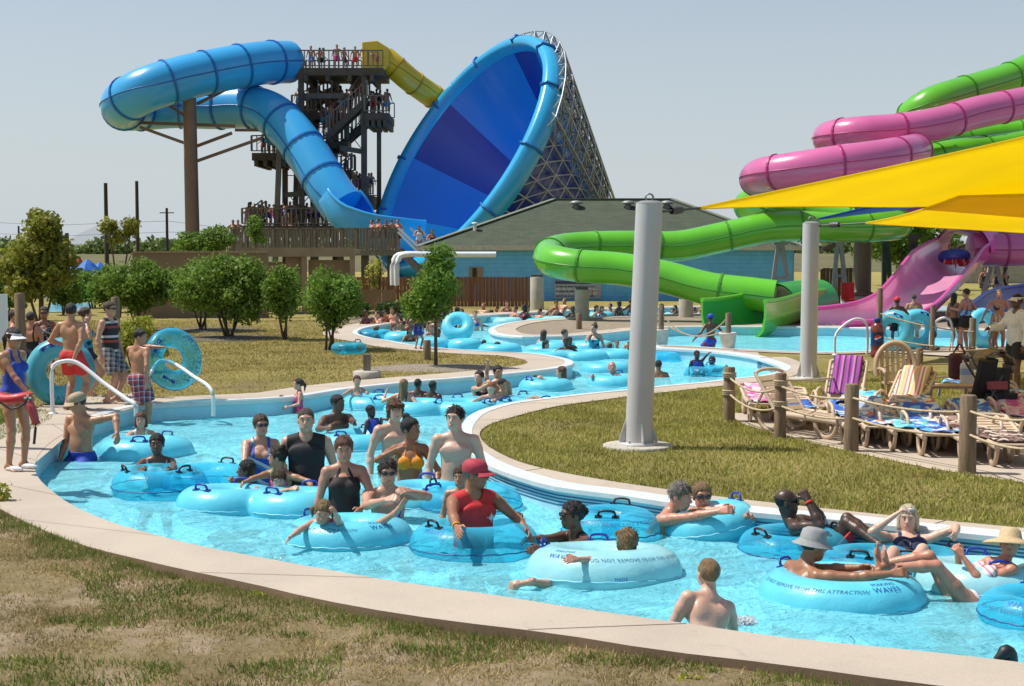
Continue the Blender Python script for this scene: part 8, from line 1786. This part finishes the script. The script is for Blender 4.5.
T_PURP = M_pattern('towel_purple', 'stripes', [(.45, .05, .35), (.05, .02, .12), (.30, .06, .40), (.62, .16, .45), (.03, .02, .06), (.25, .05, .35)], 5.0, axis=(1, 0, 0)); T_STR = M_pattern('towel_striped', 'stripes', [(.72, .68, .58), (.60, .12, .10), (.75, .70, .60), (.62, .42, .10), (.55, .45, .30), (.66, .20, .28)], 5.2, axis=(1, .12, 0)); T_BLUE = M_pattern('towel_blue', 'blob', [(.03, .12, .50), (.10, .40, .70), (.55, .62, .68), (.02, .08, .40)], 7); T_CYAN = M_pattern('towel_cyan', 'blob', [(.10, .50, .65), (.25, .60, .72), (.04, .30, .60), (.15, .55, .70)], 6); T_FLOR = M_pattern('towel_flowers', 'blob', [(.60, .62, .68), (.12, .20, .48), (.62, .64, .70), (.60, .14, .05), (.35, .42, .62)], 9); T_PINK = M_pattern('towel_pink', 'blob', [(.62, .10, .35), (.60, .55, .58), (.5, .08, .3), (.62, .30, .48)], 8); T_DARK = M_pattern('towel_brown', 'blob', [(.05, .03, .03), (.55, .48, .42), (.08, .03, .03), (.3, .2, .18)], 9)
def patio(px, py): return G(px, py, .268)
L1 = lounger(patio(806, 433), 35, 52, 'empty raised lounger seen from behind at the second rope post', arms=False)
L2 = lounger(patio(838, 420), -25, 56, 'raised lounger draped with the purple striped towel'); towel_on(*L2, T_PURP, 'purple and magenta striped towel over a raised lounger back', seat=False, seed=1)
L3 = lounger(patio(897, 424), -35, 40, 'raised lounger draped with the cream and red striped towel'); towel_on(*L3, T_STR, 'cream towel with red and orange stripes over a raised lounger', seed=2)
rowL = [(765, 424, 8, 'lounger at the river end under a pink towel', T_PINK, 'pink and white towel on the lounger at the river end'), (795, 431, 8, 'flat lounger right of the second rope post under a blue cloth', T_BLUE, 'crumpled blue cloth on the flat lounger right of the second post'), (862, 447, 8, 'flat lounger at the third rope post with a blue towel', T_BLUE, 'blue towel on the flat lounger at the third rope post'), (884, 450, 8, 'flat lounger with a flowery towel right of the third rope post', T_FLOR, 'white and navy flowery towel on a flat lounger'), (912, 454, 8, 'flat lounger with a turquoise towel in mid row', T_CYAN, 'turquoise towel on the mid row lounger'), (942, 459, 8, 'flat lounger with a blue striped towel left of the fourth rope post', T_BLUE, 'blue and white towel left of the fourth rope post'), (985, 466, 8, 'flat lounger right of the fourth rope post with dark clothes', T_DARK, 'dark spotted towel right of the fourth rope post'), (1016, 470, 8, 'flat lounger at the right edge of the photo', T_DARK, 'dark spotted towel at the right edge')]
for k, (px, py, rz, lb, tm, tl) in enumerate(rowL):
    q = lounger(patio(px, py) + Vector((.15, .95, 0)), rz - 12, 12 if k % 2 else 6, lb, arms=k > 0); towel_on(*q, tm, tl, back=k % 3 != 1, seat=True, seed=10 + k, w=.56)
for k, (px, py, lb, tl, tm) in enumerate(((888, 437, 'second row lounger behind the third rope post', 'turquoise cloth in the second row behind the third post', T_CYAN), (945, 443, 'second row lounger beside the mid row turquoise towel', 'white flowery cloth in the second row', T_FLOR), (1003, 448, 'second row lounger at the right under a blue towel', 'blue towel in the second row at the right', T_BLUE), (1040, 440, 'second row lounger cut by the right edge', 'pink towel in the second row at the right edge', T_PINK), (915, 432, 'flat lounger in the back row under a flowery towel', 'flowery blue and orange towel in the back row', T_FLOR), (1012, 410, 'lounger behind the stroller with a blue towel', 'bright blue towel on the lounger behind the stroller', T_BLUE))):
    q = lounger(patio(px, py) + (Vector((0, .9, 0)) if k < 4 else Vector((0, 0, 0))), -4 if k < 4 else 70, 8, lb); towel_on(*q, tm, tl, seed=30 + k, w=.58)
# round-backed resin chair
ch = empty('resin_chair', patio(899, 408), 'beige resin chair with a round slatted back behind the striped towel', 'chair'); p = ch.location; z0 = p.z
b = MB(); b.box((p.x, p.y, z0 + .40), (.5, .46, .04)); b.build('seat', M_RESIND, ch, bevel=.01)
b = MB(); arc = [(p.x + .33 * math.cos(a), p.y + .25 + .1 * math.sin(a), z0 + .62 + .42 * math.sin(a)) for a in np.linspace(-.3, math.pi + .3, 16)]; b.tube(crom(arc, .06), .045, 8)
for k in range(6): x = -.22 + k * .088; b.bar((p.x + x, p.y + .22, z0 + .42), (p.x + x, p.y + .33, z0 + .62 + math.sqrt(max(.02, .42 ** 2 - (x * 1.2) ** 2))), .05, .02, up=(0, 1, 0))
b.build('backrest', M_RESIND, ch)
for sx in (-.24, .24):
    for sy in (-.2, .2): b = MB(); b.bar((p.x + sx, p.y + sy, z0), (p.x + sx * .95, p.y + sy * .95, z0 + .40), .05, .05); b.build('leg', M_RESIND, ch)
    b = MB(); b.tube(crom([(p.x + sx * 1.15, p.y - .22, z0 + .40), (p.x + sx * 1.2, p.y - .2, z0 + .60), (p.x + sx * 1.2, p.y + .24, z0 + .62)], .06), .03, 8); b.build('armrest', M_RESIND, ch)
# stroller
st = empty('stroller', patio(990, 424), 'black pushchair with a tan hood parked on the patio', 'stroller'); p = st.location; z0 = p.z; b = MB()
M_STB = M('stroller_black', (.02, .018, .018), .7, .2, 10); M_STT = M('stroller_tan', (.23, .165, .10), .7, .15, 8)
b.tube(crom([(p.x - .12, p.y - .25, z0 + .98), (p.x - .14, p.y - .1, z0 + .55), (p.x - .1, p.y + .1, z0 + .35), (p.x + .18, p.y, z0 + .32)], .06), .16, 10, flat=.6); b.box((p.x + .1, p.y, z0 + .40), (.46, .42, .16)); b.box((p.x + .16, p.y, z0 + .62), (.10, .44, .42)); b.build('seat', M_STB, st, bevel=.03)
b = MB(); hd = []
for i in range(9):
    a = -.25 + (math.pi + .35) * i / 8; ring = [(p.x + .02 + .27 * math.cos(a) * .95, p.y + y, z0 + .84 + .27 * math.sin(a)) for y in np.linspace(-.24, .24, 5)]; hd.append(ring)
for i in range(8):
    for j in range(4): b._add([hd[i][j], hd[i][j + 1], hd[i + 1][j + 1], hd[i + 1][j]], [(0, 1, 2, 3)], 0, True)
ho = b.build('hood', M_STT, st); m_ = ho.modifiers.new('cloth', 'SOLIDIFY'); m_.thickness = .03
for sy in (-.23, .23):
    b = MB(); b.tube(crom([(p.x - .36, p.y + sy, z0 + 1.0), (p.x - .28, p.y + sy, z0 + .85), (p.x + .2, p.y + sy, z0 + .14)], .1), .016, 8); b.tube([(p.x - .2, p.y + sy, z0 + .16), (p.x + .1, p.y + sy, z0 + .75)], .016, 8); b.build('frame', M_STEELD, st)
    for wx, rr in ((-.22, .15), (.22, .15)):
        b = MB(); c = Vector((p.x + wx, p.y + sy * 1.1, z0 + rr)); b.tube([c + Vector((math.cos(a) * rr * .86, 0, math.sin(a) * rr * .86)) for a in np.linspace(0, 2 * math.pi, 20, endpoint=False)], rr * .14, 7, closed=True); wh = b.build('wheel', M_BLACK, st)
        b = MB()
        for a in np.linspace(0, math.pi, 4, endpoint=False): d = Vector((math.cos(a), 0, math.sin(a))) * rr * .8; b.bar(c - d, c + d, .012, .012, up=(0, 1, 0))
        b.build('spokes', M_STEELG, wh)
b = MB(); b.tube([(p.x - .36, p.y - .23, z0 + 1.0), (p.x - .37, p.y, z0 + 1.0), (p.x - .36, p.y + .23, z0 + 1.0)], .02, 8); b.build('handle', M_BLACK, st)
b = MB(); b.box((p.x + .02, p.y - .24, z0 + .60), (.30, .03, .12)); b.build('tray', M('tray_red', (.35, .06, .07), .6), st)
for nm, px, py, sz, mt, lb in (('backpack', 958, 412, (.30, .24, .42), M('bag_maroon', (.075, .018, .022), .8, .3, 9), 'dark maroon backpack hanging left of the stroller'), ('tote_bag', 966, 414, (.22, .12, .40), M_pattern('tote_mix', 'stripes', [(.55, .56, .6), (.55, .56, .6), (.25, .35, .55), (.55, .56, .6)], 2.5, axis=(0, 0, 1)), 'pale grey blue tote bag hung on the stroller')):
    c = patio(px, py); c.z += .52 if nm == 'backpack' else .42; t = empty(nm, c, lb, 'bag'); b = MB(); b.box(c + Vector((0, 0, sz[2] / 2)), sz); b.build('body', mt, t, bevel=.06)
    b = MB(); b.tube(crom([c + Vector((-sz[0] * .3, 0, sz[2])), c + Vector((0, -.02, sz[2] + .14)), c + Vector((sz[0] * .3, 0, sz[2]))], .04), .014, 6); b.build('strap', mt, t)
bt_ = empty('side_table', patio(948, 416), 'low dark patio table under the hanging backpack', 'table'); p = bt_.location; b = MB(); b.box((p.x, p.y, p.z + .47), (.8, .5, .04)); b.build('tabletop', M_RESIND, bt_)
for sx in (-.33, .33):
    for sy in (-.2, .2): b = MB(); b.bar((p.x + sx, p.y + sy, p.z), (p.x + sx, p.y + sy, p.z + .45), .04, .04); b.build('leg', M_RESIND, bt_)
# white water thrown up where slides and steps meet the pools
def foam(name, pts, h, n, seed):
    r_ = np.random.default_rng(seed); P = []
    for (c, rx, ry) in pts:
        k = n // len(pts); a = r_.random(k) * 6.283; q = r_.random(k) ** .6; P.append(np.stack([c.x + np.cos(a) * rx * q, c.y + np.sin(a) * ry * q, .0 + h * (1 - q) * r_.random(k) ** 1.5], -1))
    P = np.concatenate(P); m = len(P); s = r_.uniform(.012, .05, m)[:, None]; d1 = r_.normal(size=(m, 3)); d1 /= np.linalg.norm(d1, axis=1)[:, None]; d2 = np.cross(d1, r_.normal(size=(m, 3))); d2 /= np.linalg.norm(d2, axis=1)[:, None]
    V = np.stack([P + d1 * s, P + d2 * s, P - d1 * s, P - d2 * s], 1).reshape(-1, 3); o = link_mesh(name, mesh_np(name, V, np.arange(4 * m).reshape(m, 4)), M('foam_white', (.78, .82, .84), .5, .05, 9, trans=.4)); setp(o, kind='stuff')
foam('foam', [(G(838, 331, 0), 1.0, 1.3), (G(826, 333, 0), .8, 1.2), (G(855, 332, 0), .9, .8)], .45, 4500, 1)
foam('foam', [(G(735, 333, 0), 1.6, .9), (G(765, 334, 0), 1.2, .7)], .25, 2600, 2)
foam('foam', [(G(158, 415, 0), .35, .3), (G(172, 416, 0), .3, .25)], .12, 700, 3)
foam('foam', [(G(728, 622, 0), .22, .12)], .05, 260, 4)
